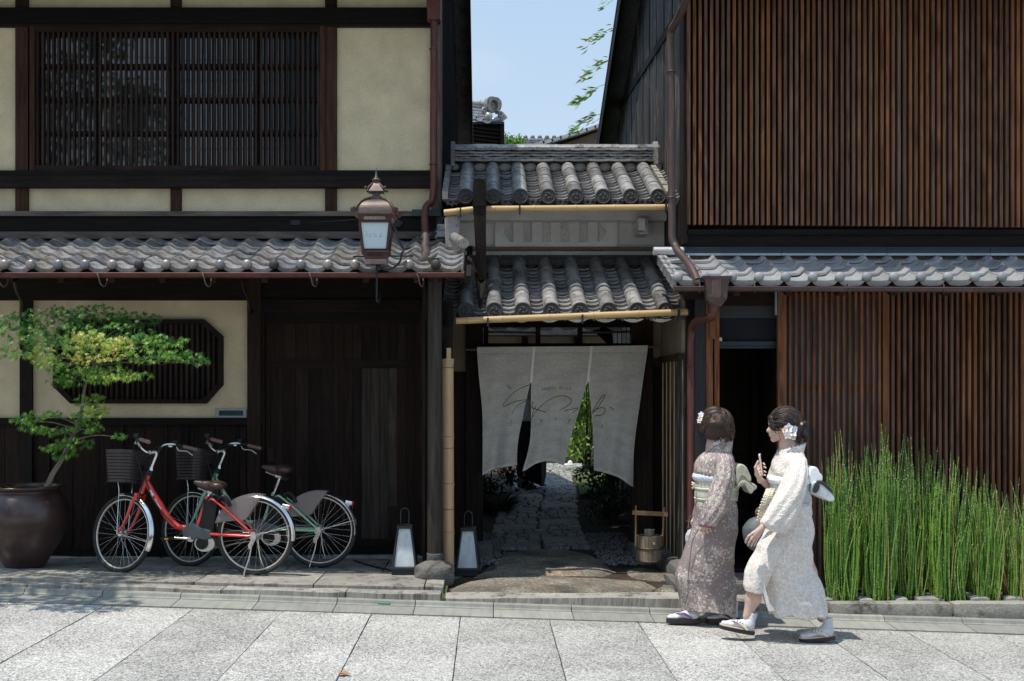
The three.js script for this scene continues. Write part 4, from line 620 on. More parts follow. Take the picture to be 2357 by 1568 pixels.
  for (const py of [842, 1200]) mesh('pipe_band', new THREE.TorusGeometry(0.034, 0.006, 8, 20).rotateX(Math.PI / 2), M.copper, dp, X(1590, 9.45), Y(py, 9.45), -9.45);
  // ground floor: posts, doorway, lattice door and lattice wall
  beam('soffit_beam', M.dark, 1576, 2700, 640, 690, 9.74, 0.1);
  bpx(H, 'post', mat([0.030, 0.026, 0.032], { map: T.wood, roughness: 0.6 }), 1600, 1626, 676, 1352, 9.74, 0.14); bpx(H, 'post', M.black[2], 1578, 1601, 676, 1352, 9.79, 0.1);
  for (const [p, q, y1] of [[1626, 1636, 1352], [1635, 1645, 780], [1636, 1641, 1352], [1645, 1656, 1352]]) bpx(H, 'jamb', M.cedar[0], p, q, 676, y1, q === 1645 ? 9.70 : 9.73, 0.06);
  beam('door_header', M.dark, 1656, 1791, 676, 704, 9.78); bpx(H, 'transom', mat([0.035, 0.042, 0.055], { map: T.soft, roughness: 0.5 }), 1656, 1791, 702, 732, 9.80, 0.04); 
  const shade = mat([0.013, 0.016, 0.024], { map: T.weave, roughness: 0.9 }); bpx(H, 'dark_blind', shade, 1656, 1791, 732, 786, 9.83, 0.02); bpx(H, 'blind_rail', M.flash, 1656, 1791, 786, 796, 9.79, 0.05); bpx(H, 'blind_rail', M.flash, 1656, 1791, 797, 802, 9.80, 0.05);
  bpx(H, 'name_plate', M.white, 1656, 1662, 777, 785, 9.78, 0.01); bpx(H, 'door_track', M.steel, 1784, 1789, 672, 725, 9.70, 0.02);
  const en = new THREE.Group(); en.name = 'entrance'; H.add(en);
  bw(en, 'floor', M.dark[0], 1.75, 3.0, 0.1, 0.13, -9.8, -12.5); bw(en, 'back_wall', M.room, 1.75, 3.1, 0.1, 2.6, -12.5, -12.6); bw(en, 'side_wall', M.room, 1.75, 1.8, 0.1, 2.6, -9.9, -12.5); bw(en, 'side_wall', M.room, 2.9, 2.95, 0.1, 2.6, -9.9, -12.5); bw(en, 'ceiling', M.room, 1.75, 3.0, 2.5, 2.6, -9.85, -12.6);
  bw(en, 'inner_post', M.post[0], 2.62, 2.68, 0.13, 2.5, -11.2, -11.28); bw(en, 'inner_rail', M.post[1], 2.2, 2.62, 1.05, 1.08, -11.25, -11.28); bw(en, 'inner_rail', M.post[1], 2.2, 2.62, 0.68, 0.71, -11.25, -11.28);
  for (const [y0, y1, dd] of [[1310, 1322, 9.86], [1323, 1335, 9.82], [1336, 1344, 9.78]]) bpx(en, 'door_sill', M.post[2], 1656, 1791, y0, y1, dd, 0.05);
  const ld = new THREE.Group(); ld.name = 'lattice_door'; H.add(ld);
  bpx(ld, 'door_stile', M.cedar[0], 1791, 1810, 672, 1346, 9.70, 0.05); bpx(ld, 'door_stile', M.cedar[3], 2033, 2047, 672, 1346, 9.70, 0.05);
  for (let i = 0; i < 16; i++) { const px = 1819 + i * 13.75; bpx(ld, 'door_slat', [M.cedar[0], M.cedar[3], M.cedar[6]], px - 2.8, px + 2.8, 672, 1346, 9.71, 0.03, i % 7); }
  for (const [y0, y1] of [[884, 894], [1215, 1225], [676, 690], [1325, 1346]]) bpx(ld, 'door_rail', M.cedar[3], 1810, 2033, y0, y1, 9.735, 0.02);
  bpx(ld, 'pane', M.frost, 1808, 2035, 676, 1346, 9.765, 0.01);
  const ll = new THREE.Group(); ll.name = 'lower_lattice'; H.add(ll);
  for (let i = 0; i < 44; i++) { const px = 2056 + i * 13.55; bpx(ll, 'lattice_slat', cedar(), px - 3.2, px + 3.2, 672, 1350, 9.70 + rr(-0.002, 0.002), 0.05, i % 7); }
  bpx(ll, 'lattice_rail', M.black, 2047, 2650, 700, 712, 9.78, 0.03); bpx(ll, 'lattice_rail', M.black, 2047, 2650, 1040, 1052, 9.78, 0.03); bpx(ll, 'lattice_back', M.black[1], 2047, 2700, 640, 1350, 9.9, 0.03); bpx(ll, 'lattice_sill', M.dark, 1791, 2700, 1340, 1352, 9.69, 0.16);
  // flank wall of weathered charred boards, main roof with its verge
  const rf = (q) => (q < 12.07 ? lerp(5.15, 6.52, (q - 8.9) / 3.17) : lerp(6.52, 4.66, (q - 12.07) / 4.33));
  for (let i = 0; i < 49; i++) { const q = 9.96 + i * 0.125; bw(H, 'side_board', M.char, 1.74 - (i % 4 === 1 ? 0.008 : 0), 1.765, 0.05, rf(q) - 0.1, -q, -q - 0.122, i); }
  mesh('cover_lath', slab(1, 6, (u, s) => [1.722, lerp(5.05, 5.47, s) + u * 0.09, -lerp(10.2, 16.05, s)], [0.02, 0, 0], (u, s) => [u * 0.1, s * 6]), M.black[1], H);
  bw(H, 'rear_wall', M.black[1], 1.74, 6.5, 0, 4.9, -16.05, -16.15);
  const roof = new THREE.Group(); roof.name = 'main_roof'; H.add(roof);
  for (const [d0, h0, d1, h1] of [[8.9, 5.15, 12.07, 6.52], [16.4, 4.66, 12.07, 6.52]]) {
    mesh('roof_plane', slab(4, 4, (u, s) => [lerp(1.5, 7.5, u), lerp(h0, h1, s) + 0.1, -lerp(d0, d1, s)], [0, -0.1, 0], (u, s) => [u * 12, s * 8]), M.tileDark, roof);
    mesh('barge_board', slab(1, 4, (u, s) => [1.5 + u * 0.04, lerp(h0, h1, s) + 0.05, -lerp(d0, d1, s)], [0, -0.22, 0], (u, s) => [u * 0.03, s * 4]), M.black[3], roof);
  }
}
// ---------------------------------------------------------------- foliage helpers
// many small leaves as one geometry: each a bent diamond along dir, facing nrm
function leafSpray(list, wide = 0.42) {
  const pos = [], uv = [], idx = [], v = new THREE.Vector3(), sd = new THREE.Vector3();
  for (const [p, dir, nrm, L] of list) {
    sd.crossVectors(dir, nrm).normalize(); const w = L * wide / 2, b = pos.length / 3;
    const put = (t, s, dn) => { v.copy(p).addScaledVector(dir, t * L).addScaledVector(sd, s * w).addScaledVector(nrm, dn * L); pos.push(v.x, v.y, v.z); uv.push(s * 0.5 + 0.5, t); };
    put(0, 0, 0); put(0.4, 1, 0.05); put(0.4, -1, 0.05); put(0.45, 0, 0); put(1, 0, -0.08);
    idx.push(b, b + 1, b + 3, b, b + 3, b + 2, b + 1, b + 4, b + 3, b + 3, b + 4, b + 2);
  }
  return geom(pos, idx, uv);
}
const leafM = (c, o = {}) => mat(c, { roughness: 0.5, transmission: 0.3, thickness: 0, specularIntensity: 0.6, ...o });
const V = (x, y, z) => new THREE.Vector3(x, y, z);
function rdir(up = 0) { const a = rnd() * 6.283, y = rr(-1, 1) + up, r = Math.sqrt(Math.max(0.05, 1 - Math.min(1, y * y))); return V(Math.cos(a) * r, y, Math.sin(a) * r).normalize(); }
function bush(name, label, cat_, pos, { w, h, n, L, c, stems = 6, lift = 0.3, wide = 0.45, group }) {
  const t = thing(name, label, cat_, pos, group), st = [], lf = [];
  const cl = []; for (let i = 0; i < stems * 3; i++) { const a = rnd() * 6.283, r = Math.sqrt(rnd()) * w, y = lerp(lift, h, Math.pow(rnd(), 0.8)); cl.push(V(Math.cos(a) * r * (1 - 0.4 * y / h), y, Math.sin(a) * r * (1 - 0.4 * y / h))); }
  for (let i = 0; i < stems; i++) { const q = cl[i]; st.push(taper([[rr(-.05, .05), -0.05, rr(-.05, .05)], [q.x * 0.4, q.y * 0.5, q.z * 0.4], q], [0.014, 0.009, 0.004], 5, 3)); }
  for (let i = 0; i < n; i++) { const k = pick(cl), d = rdir(0.2), r = Math.pow(rnd(), 0.5) * w * 0.42, p = k.clone().addScaledVector(d, r); if (p.y < lift * 0.6) p.y = lift * 0.6 + rnd() * 0.1; const dir = rdir(-0.2), up = rdir(0.9); lf.push([p, dir, up, L * rr(0.6, 1.2)]); }
  const s = mesh('stem', st, mat([0.06, 0.045, 0.03], { roughness: 0.9 }), t); const f = mesh('foliage', leafSpray(lf, wide), leafM(c), t); f.userData.kind = 'stuff'; return t;
}
function tree(name, label, pos, { h, crowns, n, L, c, trunk = 0.12, group }) {
  const t = thing(name, label, 'tree', pos, group), limbs = [taper([[0, -0.2, 0], [0.05, h * 0.3, 0.03], [0, h * 0.6, 0]], [trunk, trunk * 0.75, trunk * 0.5], 8, 4)], lf = [];
  for (const [x, y, z, r] of crowns) limbs.push(taper([[0, h * 0.5, 0], [x * 0.5, (y + h * 0.5) / 2, z * 0.5], [x, y, z]], [trunk * 0.4, trunk * 0.2, 0.01], 6, 3));
  for (let i = 0; i < n; i++) { const [x, y, z, r] = crowns[i % crowns.length], d = rdir(), q = Math.pow(rnd(), 0.4) * r; lf.push([V(x + d.x * q, y + d.y * q * 0.75, z + d.z * q), rdir(-0.3), rdir(0.6), L * rr(0.7, 1.3)]); }
  mesh('trunk', limbs, M.dark[2], t); mesh('crown', leafSpray(lf, 0.5), leafM(c), t).userData.kind = 'stuff'; return t;
}
// ---------------------------------------------------------------- the garden behind the gate
reseed(404);
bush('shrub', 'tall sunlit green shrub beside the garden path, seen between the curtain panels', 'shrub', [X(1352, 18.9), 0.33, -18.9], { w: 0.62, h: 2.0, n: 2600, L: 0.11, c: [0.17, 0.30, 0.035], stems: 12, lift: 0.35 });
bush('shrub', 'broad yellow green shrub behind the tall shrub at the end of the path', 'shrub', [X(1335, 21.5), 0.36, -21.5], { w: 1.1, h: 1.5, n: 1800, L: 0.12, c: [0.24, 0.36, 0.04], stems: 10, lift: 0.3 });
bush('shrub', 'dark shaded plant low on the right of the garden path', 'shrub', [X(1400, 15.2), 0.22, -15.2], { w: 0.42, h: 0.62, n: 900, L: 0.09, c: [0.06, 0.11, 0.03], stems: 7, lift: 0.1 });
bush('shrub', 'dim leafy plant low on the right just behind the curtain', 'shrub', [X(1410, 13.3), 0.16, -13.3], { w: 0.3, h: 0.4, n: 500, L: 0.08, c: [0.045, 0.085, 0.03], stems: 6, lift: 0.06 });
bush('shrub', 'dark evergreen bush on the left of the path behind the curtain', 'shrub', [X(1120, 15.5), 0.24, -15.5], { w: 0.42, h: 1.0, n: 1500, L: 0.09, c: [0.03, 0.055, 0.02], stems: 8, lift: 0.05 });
tree('added_shade_tree', 'unseen leafy tree added behind the gate roof to shade the path', [1.45, 0.2, -13.6], { h: 4.2, crowns: [[-0.2, 3.3, 0.6, 0.75], [-0.8, 3.5, 0.2, 0.8], [-1.2, 3.3, -0.6, 0.7], [-0.5, 3.7, -0.9, 0.8], [-0.9, 3.6, -1.7, 0.75], [-0.2, 3.5, -1.8, 0.7], [-0.7, 3.3, 1.1, 0.6]], n: 5200, L: 0.15, c: [0.05, 0.10, 0.025], trunk: 0.07 });  // tree added out of sight so its crown darkens the path
{ // arching grass on the left
  const t = thing('grass_clump', 'dark arching grass clump on the left of the garden path', 'grass', [X(1138, 14.0), 0.18, -14.0]), b = [];
  for (let i = 0; i < 420; i++) { const a = rnd() * 6.283, r = rr(0.2, 0.6), h = rr(0.12, 0.34); b.push([V(Math.cos(a) * 0.06, 0, Math.sin(a) * 0.06), V(Math.cos(a) * r, h, Math.sin(a) * r).normalize(), V(-Math.cos(a), 0.4, -Math.sin(a)).normalize(), h * 1.3]); }
  mesh('blades', leafSpray(b, 0.018), leafM([0.05, 0.09, 0.03]), t).userData.kind = 'stuff';
}
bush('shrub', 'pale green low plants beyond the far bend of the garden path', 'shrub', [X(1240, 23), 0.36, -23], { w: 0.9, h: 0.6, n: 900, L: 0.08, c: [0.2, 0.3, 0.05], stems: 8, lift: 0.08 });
// ---------------------------------------------------------------- buildings beyond
{
  const H = thing('garden_hall', 'dim hall with dark posts and pale panels across the garden behind the gate', 'building');
  bw(H, 'wall', M.mud, -6, 8, 0.2, 3.0, -26, -26.2); for (let i = 0; i < 9; i++) bw(H, 'post', M.black, -4 + i * 1.2, -3.86 + i * 1.2, 0.2, 3.0, -25.9, -26.0); bw(H, 'beam', M.black, -6, 8, 2.2, 2.36, -25.88, -25.98); bw(H, 'panel', M.cream, 2.1, 2.9, 0.9, 2.2, -25.96, -25.99); bw(H, 'eave', M.tileDark, -6, 8, 3.0, 3.2, -25.2, -27);
}
{
  const d = 22, q = (px, py, dd = d) => P(px, py, dd), H = thing('rear_house', 'house behind the left house with a grey tiled ridge and curled end tile', 'house');
  bpx(H, 'gable_wall', M.black[0], 1030, 1158, 284, 420, d, 0.4); bpx(H, 'eave_board', M.flash, 1030, 1161, 280, 285, 21.9, 0.2); bpx(H, 'corner_board', M.black[3], 1152, 1161, 285, 420, 21.92, 0.1);
  for (let i = 0; i < 5; i++) bpx(H, 'rafter', M.dark, 1040, 1150, 292 + i * 9, 295 + i * 9, 21.95, 0.05).rotation.z = -0.12;
  const R = new THREE.Group(); R.name = 'ridge'; H.add(R);
  mesh('ridge_cap', rod(q(1040, 232), q(1122, 242), 0.085, 0.085, 16), M.tilesNew[2], R); mesh('cap_ring', rod(q(1100, 239), q(1104, 239.5), 0.1, 0.1, 16), M.tilesNew[3], R);
  for (let i = 0; i < 4; i++) for (let k = 0; k < 5; k++) { const o = mesh('ridge_tile', box(0.15, 0.04, 0.26, k), pick(M.tilesNew), R, X(1046 + k * 18, d), Y(250 + i * 6 + k * 2, d), -d); o.rotation.z = -0.12; }
  { const o = []; for (let i = 0; i <= 40; i++) { const t = i / 40 * Math.PI * 1.5 - 0.78, r = 0.20 + 0.02 * Math.sin(t * 3); o.push([Math.cos(t) * r * 0.85, Math.sin(t) * r]); } const inn = []; for (let i = 40; i >= 0; i--) { const t = i / 40 * Math.PI * 1.5 - 0.78; inn.push([Math.cos(t) * 0.11, Math.sin(t) * 0.13]); }
    const g = [ext([...o, ...inn], 0.12, 0.015), new THREE.TorusGeometry(0.05, 0.03, 8, 16).translate(0.2, -0.16, 0.06), new THREE.TorusGeometry(0.05, 0.03, 8, 16).translate(-0.2, -0.12, 0.06), new THREE.CylinderGeometry(0.14, 0.14, 0.06, 20).rotateX(Math.PI / 2).translate(0, 0, 0.02)]; const m = mesh('ridge_end', g, M.tilesOld[1], R, X(1131, d), Y(249, d), -21.9); m.rotation.y = 0.5; m.scale.setScalar(0.9); }
  const E = new THREE.Group(); E.name = 'verge'; H.add(E);
  for (let i = 0; i < 3; i++) mesh('verge_tile', slab(6, 1, (u, s) => { const t = u * 2 - 1, p = q(1090 + i * 16 + t * 11, 262 + i * 5 + 5 * (1 - t * t), 21.8 + s * 0.3); return [p.x, p.y, p.z]; }, [0, -0.06, 0]), M.tilesNew[i], E);
  mesh('curled_tile', taper([q(1112, 276), q(1135, 278), q(1150, 274), q(1161, 264)], [0.05, 0.06, 0.07, 0.09], 12, 4), M.tilesNew[1], E); mesh('round_tile', new THREE.SphereGeometry(0.085, 14, 10), M.tilesNew[2], E, X(1124, 21.8), Y(268, 21.8), -21.8);
}
{
  const d = 36, H = thing('far_house', 'far house whose long tiled ridge with knobs shows above the gate roof', 'house');
  bpx(H, 'roof', M.tileDark, 1130, 1330, 322, 400, d, 3); for (let r = 0; r < 3; r++) for (let i = 0; i < 9; i++) bpx(H, 'ridge_tile', pick(M.tilesOld), 1150 + i * 17 + r * 5, 1165.5 + i * 17 + r * 5, 318 + r * 5, 322 + r * 5, d - 0.1 - r * 0.1, 0.2);
  for (let i = 0; i < 9; i++) mesh('ridge_knob', new THREE.SphereGeometry(0.07, 10, 8), M.tilesOld[2], H, X(1160 + i * 16.5, d), Y(316, d), -d);
}
{
  const d = 24, H = thing('side_roof_house', 'low house whose sloping grey tile roof climbs to the right above the gate', 'house');
  mesh('gable_wall', ext([[X(1270, d), Y(420, d)], [X(1400, d), Y(420, d)], [X(1400, d), Y(292, d)], [X(1270, d), Y(340, d)]], 0.3).translate(0, 0, -24.3), M.mud, H);
  for (let i = 0; i < 9; i++) { const t = i / 9, px = 1240 + i * 19.5, py = 338 - 54 * Math.pow(i / 9, 1.15); const o = mesh('verge_tile', box(0.22, 0.07, 0.5, i), M.tilesNew[i % 4], H, X(px, d), Y(py, d), -23.9); o.rotation.z = 0.32; }
  const o = mesh('barge_board', box(1.6, 0.1, 0.08), M.black[0], H, X(1325, d), Y(318, d), -23.85); o.rotation.z = 0.34;
}
reseed(505);
bush('leafy_tree', 'small bright green tree top showing above the gate ridge', 'tree', [X(1172, 30), 4.0, -30], { w: 0.45, h: 4.4, n: 700, L: 0.12, c: [0.16, 0.34, 0.04], stems: 4, lift: 3.9 }).position.y = 4.2;
{ // bamboo behind the right house
  const t = thing('bamboo_plant', 'bamboo sprays hanging past the gable edge of the right house against the sky', 'bamboo'), d = 17.2, g = set(3, (i) => leafSpray([[V(0, 0, 0), V(1, 0, 0), V(0, 0.95, 0.3).normalize(), 1]], 0.20 + 0.02 * i)), mats = [leafM([0.20, 0.34, 0.05]), leafM([0.13, 0.25, 0.04]), leafM([0.42, 0.40, 0.08])];
  mesh('culm', taper([[2.3, 0, -17.6], [2.2, 4, -17.5], [2.15, 8, -17.4], [2.0, 10, -17.2]], [0.04, 0.035, 0.03, 0.01], 10, 6), leafM([0.12, 0.2, 0.04]), t);
  for (const [px, py, ex, ey, n] of [[1470, -30, 1385, 12, 26], [1460, 60, 1350, 106, 30], [1460, 130, 1340, 180, 40], [1440, 190, 1324, 238, 42], [1430, 260, 1312, 304, 44]]) {
    const A = P(px, py, d), B = P(ex, ey, d), md = P((px + ex) / 2, (py + ey) / 2 - 16, d + 0.1); mesh('branch', taper([V(2.17, A.y - 0.1, -17.4), A, md, B], [0.008, 0.006, 0.004, 0.002], 5, 5), mats[1], t);
    for (let i = 0; i < n; i++) { const s = 0.42 + 0.58 * Math.pow(rnd(), 0.8), p = s < 0.5 ? A.clone().lerp(md, s * 2) : md.clone().lerp(B, s * 2 - 1); p.x += rr(-0.04, 0.05); p.y += rr(-0.05, 0.05); p.z += rr(-0.15, 0.15); const o = mesh('leaf', pick(g), rnd() < 0.08 ? mats[2] : pick(mats.slice(0, 2)), t, p.x, p.y, p.z), L = rr(0.09, 0.17); o.scale.setScalar(L); o.quaternion.setFromUnitVectors(V(1, 0, 0), V(-1, rr(-1.1, 0.25), rr(-0.7, 0.7)).normalize()); o.rotateX(rr(-0.8, 0.8)); }
  }
}
// ---------------------------------------------------------------- across the street: what the panes mirror and what shades the kerb
{
  for (let i = 0; i < 3; i++) tree('street_tree', ['tall dark leafy tree across the street, nearest the utility pole', 'broad dark tree across the street, between two others', 'leafy tree farthest left across the street'][i], [-8.2 - i * 2.5, 0, 4.2 + i * 0.5], { h: 7.5, crowns: [[0, 6.5, 0, 1.5], [1, 5.6, 0.3, 1.3], [-1, 5.4, -0.2, 1.3], [0.2, 7.8, 0, 1.2], [0, 4.4, 0, 1.2], [0.6, 3.4, 0.3, 1.0], [-0.7, 3.2, 0.2, 1.0]], n: 2600, L: 0.24, c: [0.05, 0.10, 0.025], trunk: 0.16 });
  { const H = thing('added_timber_wall', 'unseen low dark board wall added behind the viewer to darken what the panes mirror', 'wall'); for (let i = 0; i < 40; i++) bw(H, 'board', M.dark, -14 + i * 0.7, -13.31 + i * 0.7, -0.4, 2.5, 6.2, 6.25, i); for (let i = 0; i < 15; i++) bw(H, 'post', M.black, -14 + i * 2, -13.86 + i * 2, -0.4, 2.6, 6.1, 6.2); mesh('coping', slab(4, 2, (u, s) => [lerp(-14.2, 14.2, u), 2.6 + 0.15 * Math.sin(s * 3.14), lerp(5.95, 6.5, s)], [0, -0.05, 0], (u, s) => [u * 28, s]), M.tileDark, H); }  // unseen wall added so the window glass mirrors something dark
  const pole = thing('utility_pole', 'grey concrete utility pole with cross arms across the street', 'pole', [0.8, 0, 2.2]); mesh('shaft', rod([0, -0.2, 0], [0, 10, 0], 0.15, 0.1, 14), M.concrete[1], pole); for (const y of [8.2, 8.8]) mesh('cross_arm', box(1.6, 0.08, 0.08), M.steel, pole, 0, y, 0);
  for (const [y, z] of [[8.25, -0.6], [8.25, 0.5], [8.85, 0], [7.4, 0.1], [7.0, 0]]) mesh('power_cable', tube([[-14, y, z], [-7, y - 0.25, z], [0, y, z], [7, y - 0.25, z], [14, y, z]], 0.012, 40, 5), M.cord, pole);
  tree('street_tree', 'tree at the kerb left of the picture whose shade falls on the eave', [-5.6, 0, -8.1], { h: 6.4, crowns: [[0.9, 5.4, 0.25, 0.55], [0.4, 6.0, -0.5, 0.75], [0.25, 5.2, -0.9, 0.6], [0.1, 6.4, 0.3, 0.7], [1.1, 5.9, 0.0, 0.4], [1.35, 5.2, 0.5, 0.35]], n: 1500, L: 0.12, c: [0.07, 0.14, 0.03], trunk: 0.09 });
}
// ---------------------------------------------------------------- street lantern on the eave
function sq(pr, n = 4) { const g = new THREE.LatheGeometry(pr.map(([w, y]) => new THREE.Vector2(w * Math.SQRT1_2, y)), n).rotateY(Math.PI / 4).toNonIndexed(); g.computeVertexNormals(); return g; }
function canvasTex(w, h, draw) { const c = document.createElement('canvas'); c.width = w; c.height = h; const x = c.getContext('2d'); draw(x, w, h); const t = new THREE.CanvasTexture(c); t.colorSpace = THREE.SRGBColorSpace; return t; }
function stroke(x, pts, lw) { x.lineWidth = lw; x.beginPath(); x.moveTo(...pts[0]); for (let i = 1; i < pts.length - 1; i++) x.quadraticCurveTo(pts[i][0], pts[i][1], (pts[i][0] + pts[i + 1][0]) / 2, (pts[i][1] + pts[i + 1][1]) / 2); x.lineTo(...pts.at(-1)); x.stroke(); }
const SCRIPT = [[[400, 488], [438, 527]], [[653, 478], [600, 490], [500, 535], [420, 600], [355, 685], [370, 700], [420, 675], [500, 640], [590, 632]], [[600, 640], [530, 665], [480, 710], [447, 770]], [[655, 650], [640, 700], [646, 722]], [[648, 710], [700, 730], [782, 755]], [[640, 830], [650, 760], [680, 700]], [[650, 800], [690, 740], [760, 670], [860, 605], [950, 590], [1020, 612], [1040, 650], [990, 700], [918, 735]], [[965, 740], [1040, 725], [1112, 706], [1080, 735], [1045, 758]], [[1240, 750], [1280, 680], [1340, 590], [1366, 575], [1355, 615], [1300, 700], [1236, 770]], [[1250, 745], [1290, 715], [1350, 706], [1372, 740], [1340, 784], [1260, 792]], [[1410, 700], [1452, 735]]];
reseed(606);
{
  const d = 9.12, k = 0.0006465, t = thing('street_lantern', 'copper street lantern with frosted panes and a spired roof standing above the tiled eave', 'lantern', [X(866, d), Y(577, d), -d]), y = (z) => (1070 - z) * k, cop = mat([0.105, 0.046, 0.038], { map: T.rust, roughness: 0.5, metalness: 0.3 }), dull = M.copperDull;
  const face = canvasTex(512, 576, (x, w, h) => { x.fillStyle = '#d8e6ea'; x.fillRect(0, 0, w, h); x.strokeStyle = '#3a4147'; x.lineCap = 'round'; const f = ([a, b]) => [lerp(70, 430, (a - 360) / 1090), lerp(180, 330, (b - 478) / 310)]; for (const s of SCRIPT) stroke(x, s.map(f), 3.4); x.fillStyle = '#69757a'; for (let i = 0; i < 6; i++) x.fillRect(116 + i * 54, 372, 7, 13); });
  const gm = mat([0.75, 0.78, 0.78], { map: face, roughness: 0.35 });
  const g = (w0, y0, w1, y1, m, side) => { const o = mesh('pane', slab(1, 1, (u, s) => [(u - 0.5) * lerp(w0, w1, s), lerp(y0, y1, s), lerp(w0, w1, s) / 2], [0, 0, -0.004]), m, t); o.rotation.y = side; return o; };
  for (let i = 0; i < 4; i++) g(0.178, y(1068), 0.226, y(745), gm, i * Math.PI / 2);
  const bars = []; for (const sx of [-1, 1]) for (const sz of [-1, 1]) bars.push(rod([sx * 0.098, y(1078), sz * 0.098], [sx * 0.121, y(738), sz * 0.121], 0.011, 0.011, 4)); mesh('frame', bars, cop, t);
  mesh('frame_rail', [sq([[0.25, y(748)], [0.255, y(735)], [0.255, y(728)], [0.23, y(728)]]), sq([[0.19, y(1078)], [0.205, y(1074)], [0.2, y(1064)], [0.18, y(1064)]])], cop, t);
  mesh('frieze', sq([[0.235, y(735)], [0.245, y(725)], [0.285, y(650)], [0.285, y(640)], [0.2, y(640)]]), cop, t);
  for (let i = 0; i < 4; i++) { const p = ext([[-0.09, -0.005], [-0.08, 0.011], [0.08, 0.011], [0.09, -0.005], [0.08, -0.014], [-0.08, -0.014]], 0.006), o = mesh('frieze_panel', p, mat([0.30, 0.30, 0.25], { map: T.rust, roughness: 0.6 }), t, 0, y(688), 0); o.geometry.rotateX(0.35).translate(0, 0, 0.129); o.rotation.y = i * Math.PI / 2; }
  const dome = []; for (let i = 0; i <= 10; i++) { const a = i / 10 * 1.3; dome.push([0.295 * Math.cos(a) ** 0.8, y(630) + 0.125 * Math.sin(a)]); }
  mesh('roof', sq([[0.285, y(648)], [0.312, y(644)], [0.312, y(630)], ...dome, [0.085, y(425)], [0.088, y(402)], [0.08, y(400)]]), dull, t);
  const ribs = []; for (let i = 0; i < 4; i++) { const a = i * Math.PI / 2 + Math.PI / 4; ribs.push(tube([[0.045 * Math.SQRT2, y(428), 0], [0.10 * Math.SQRT2, y(468), 0], [0.135 * Math.SQRT2, y(535), 0], [0.158 * Math.SQRT2, y(606), 0], [0.168 * Math.SQRT2, y(604), 0]], 0.011, 20, 8).rotateY(a), new THREE.CylinderGeometry(0.019, 0.019, 0.03, 14).rotateX(Math.PI / 2).translate(0.166 * Math.SQRT2, y(594), 0).rotateY(a)); } mesh('roof_rib', ribs, cop, t);
  mesh('chimney', sq([[0.08, y(432)], [0.08, y(400)], [0.058, y(395)], [0.058, y(345)], [0.09, y(345)]]), dull, t);
  mesh('cap', sq([[0.09, y(350)], [0.128, y(345)], [0.128, y(338)], [0.08, y(268)], [0.05, y(232)], [0.05, y(222)], [0, y(222)]]), dull, t);
  const cr = []; for (let i = 0; i < 4; i++) { const a = i * Math.PI / 2 + Math.PI / 4; cr.push(tube([[0.026 * Math.SQRT2, y(232), 0], [0.048 * Math.SQRT2, y(275), 0], [0.068 * Math.SQRT2, y(312), 0], [0.076 * Math.SQRT2, y(306), 0]], 0.007, 12, 6).rotateY(a), new THREE.SphereGeometry(0.013, 10, 8).translate(0.077 * Math.SQRT2, y(303), 0).rotateY(a)); } mesh('cap_rib', cr, cop, t);
  mesh('finial', lathe([[0.018, y(225)], [0.02, y(205)], [0.034, y(195)], [0.034, y(180)], [0.018, y(165)], [0.022, y(160)], [0.012, y(150)], [0.009, y(110)], [0.001, y(35)]], 16), dull, t);
  mesh('base_tray', sq([[0.1, y(1190)], [0.165, y(1190)], [0.195, y(1125)], [0.222, y(1112)], [0.222, y(1088)], [0.2, y(1085)], [0.19, y(1076)]]), cop, t); mesh('base_slot', box(0.115, 0.006, 0.01), M.iron, t, 0, y(1152), 0.098);
  mesh('base_skirt', sq([[0.10, y(1240)], [0.175, y(1255)], [0.18, y(1190)], [0.12, y(1190)]]), mat([0.32, 0.24, 0.23], { map: T.rust, roughness: 0.6 }), t);
  mesh('support_pole', rod([0.005, y(1210), 0], [0.005, y(1640), 0.0], 0.009, 0.008, 8), M.iron, t); mesh('support_hook', tube([[0.005, y(1600), 0], [0.005, y(1700), 0], [0.015, y(1720), -0.02], [0.02, y(1680), -0.06], [0.01, y(1560), -0.3]], 0.007, 20, 6), M.iron, t);
  const cable = thing('power_cord', 'black cord looping from the lantern down over the eave tiles', 'cord'); const q = (a, b, dd) => P(772.6 + a * 0.1837, 366.6 + b * 0.1837, dd);
  mesh('cord', tube([q(690, 810, 9.15), q(750, 880, 9.25), q(790, 1010, 9.4), q(840, 1110, 9.4), q(890, 1120, 9.42), q(920, 1090, 9.5), q(900, 1075, 9.5), q(880, 1110, 9.45), q(830, 1180, 9.3), q(800, 1290, 9.16), q(720, 1360, 9.1), q(620, 1385, 9.08), q(540, 1330, 9.1), q(505, 1230, 9.12)], 0.009, 90, 6), M.cord, cable);
  mesh('thin_wire', tube([q(880, 1110, 9.45), q(940, 1040, 9.7), q(1010, 1000, 9.9), q(1075, 1000, 10.0), q(1180, 990, 10.1), q(1280, 900, 10.2), q(1340, 790, 10.3), q(1320, 700, 10.35), q(1335, 600, 10.4)], 0.007, 60, 6), M.cord, cable);
  mesh('thin_wire', tube([q(1175, 965, 10.1), q(1260, 880, 10.2), q(1325, 800, 10.3), q(1360, 700, 10.3)], 0.009, 40, 6), M.cord, cable);
  mesh('stay_arm', box(0.19, 0.012, 0.012), M.iron, t, 0.2, y(1135), -0.02); mesh('stay_arm', box(0.1, 0.012, 0.012), M.iron, t, -0.14, y(1140), -0.02);
}
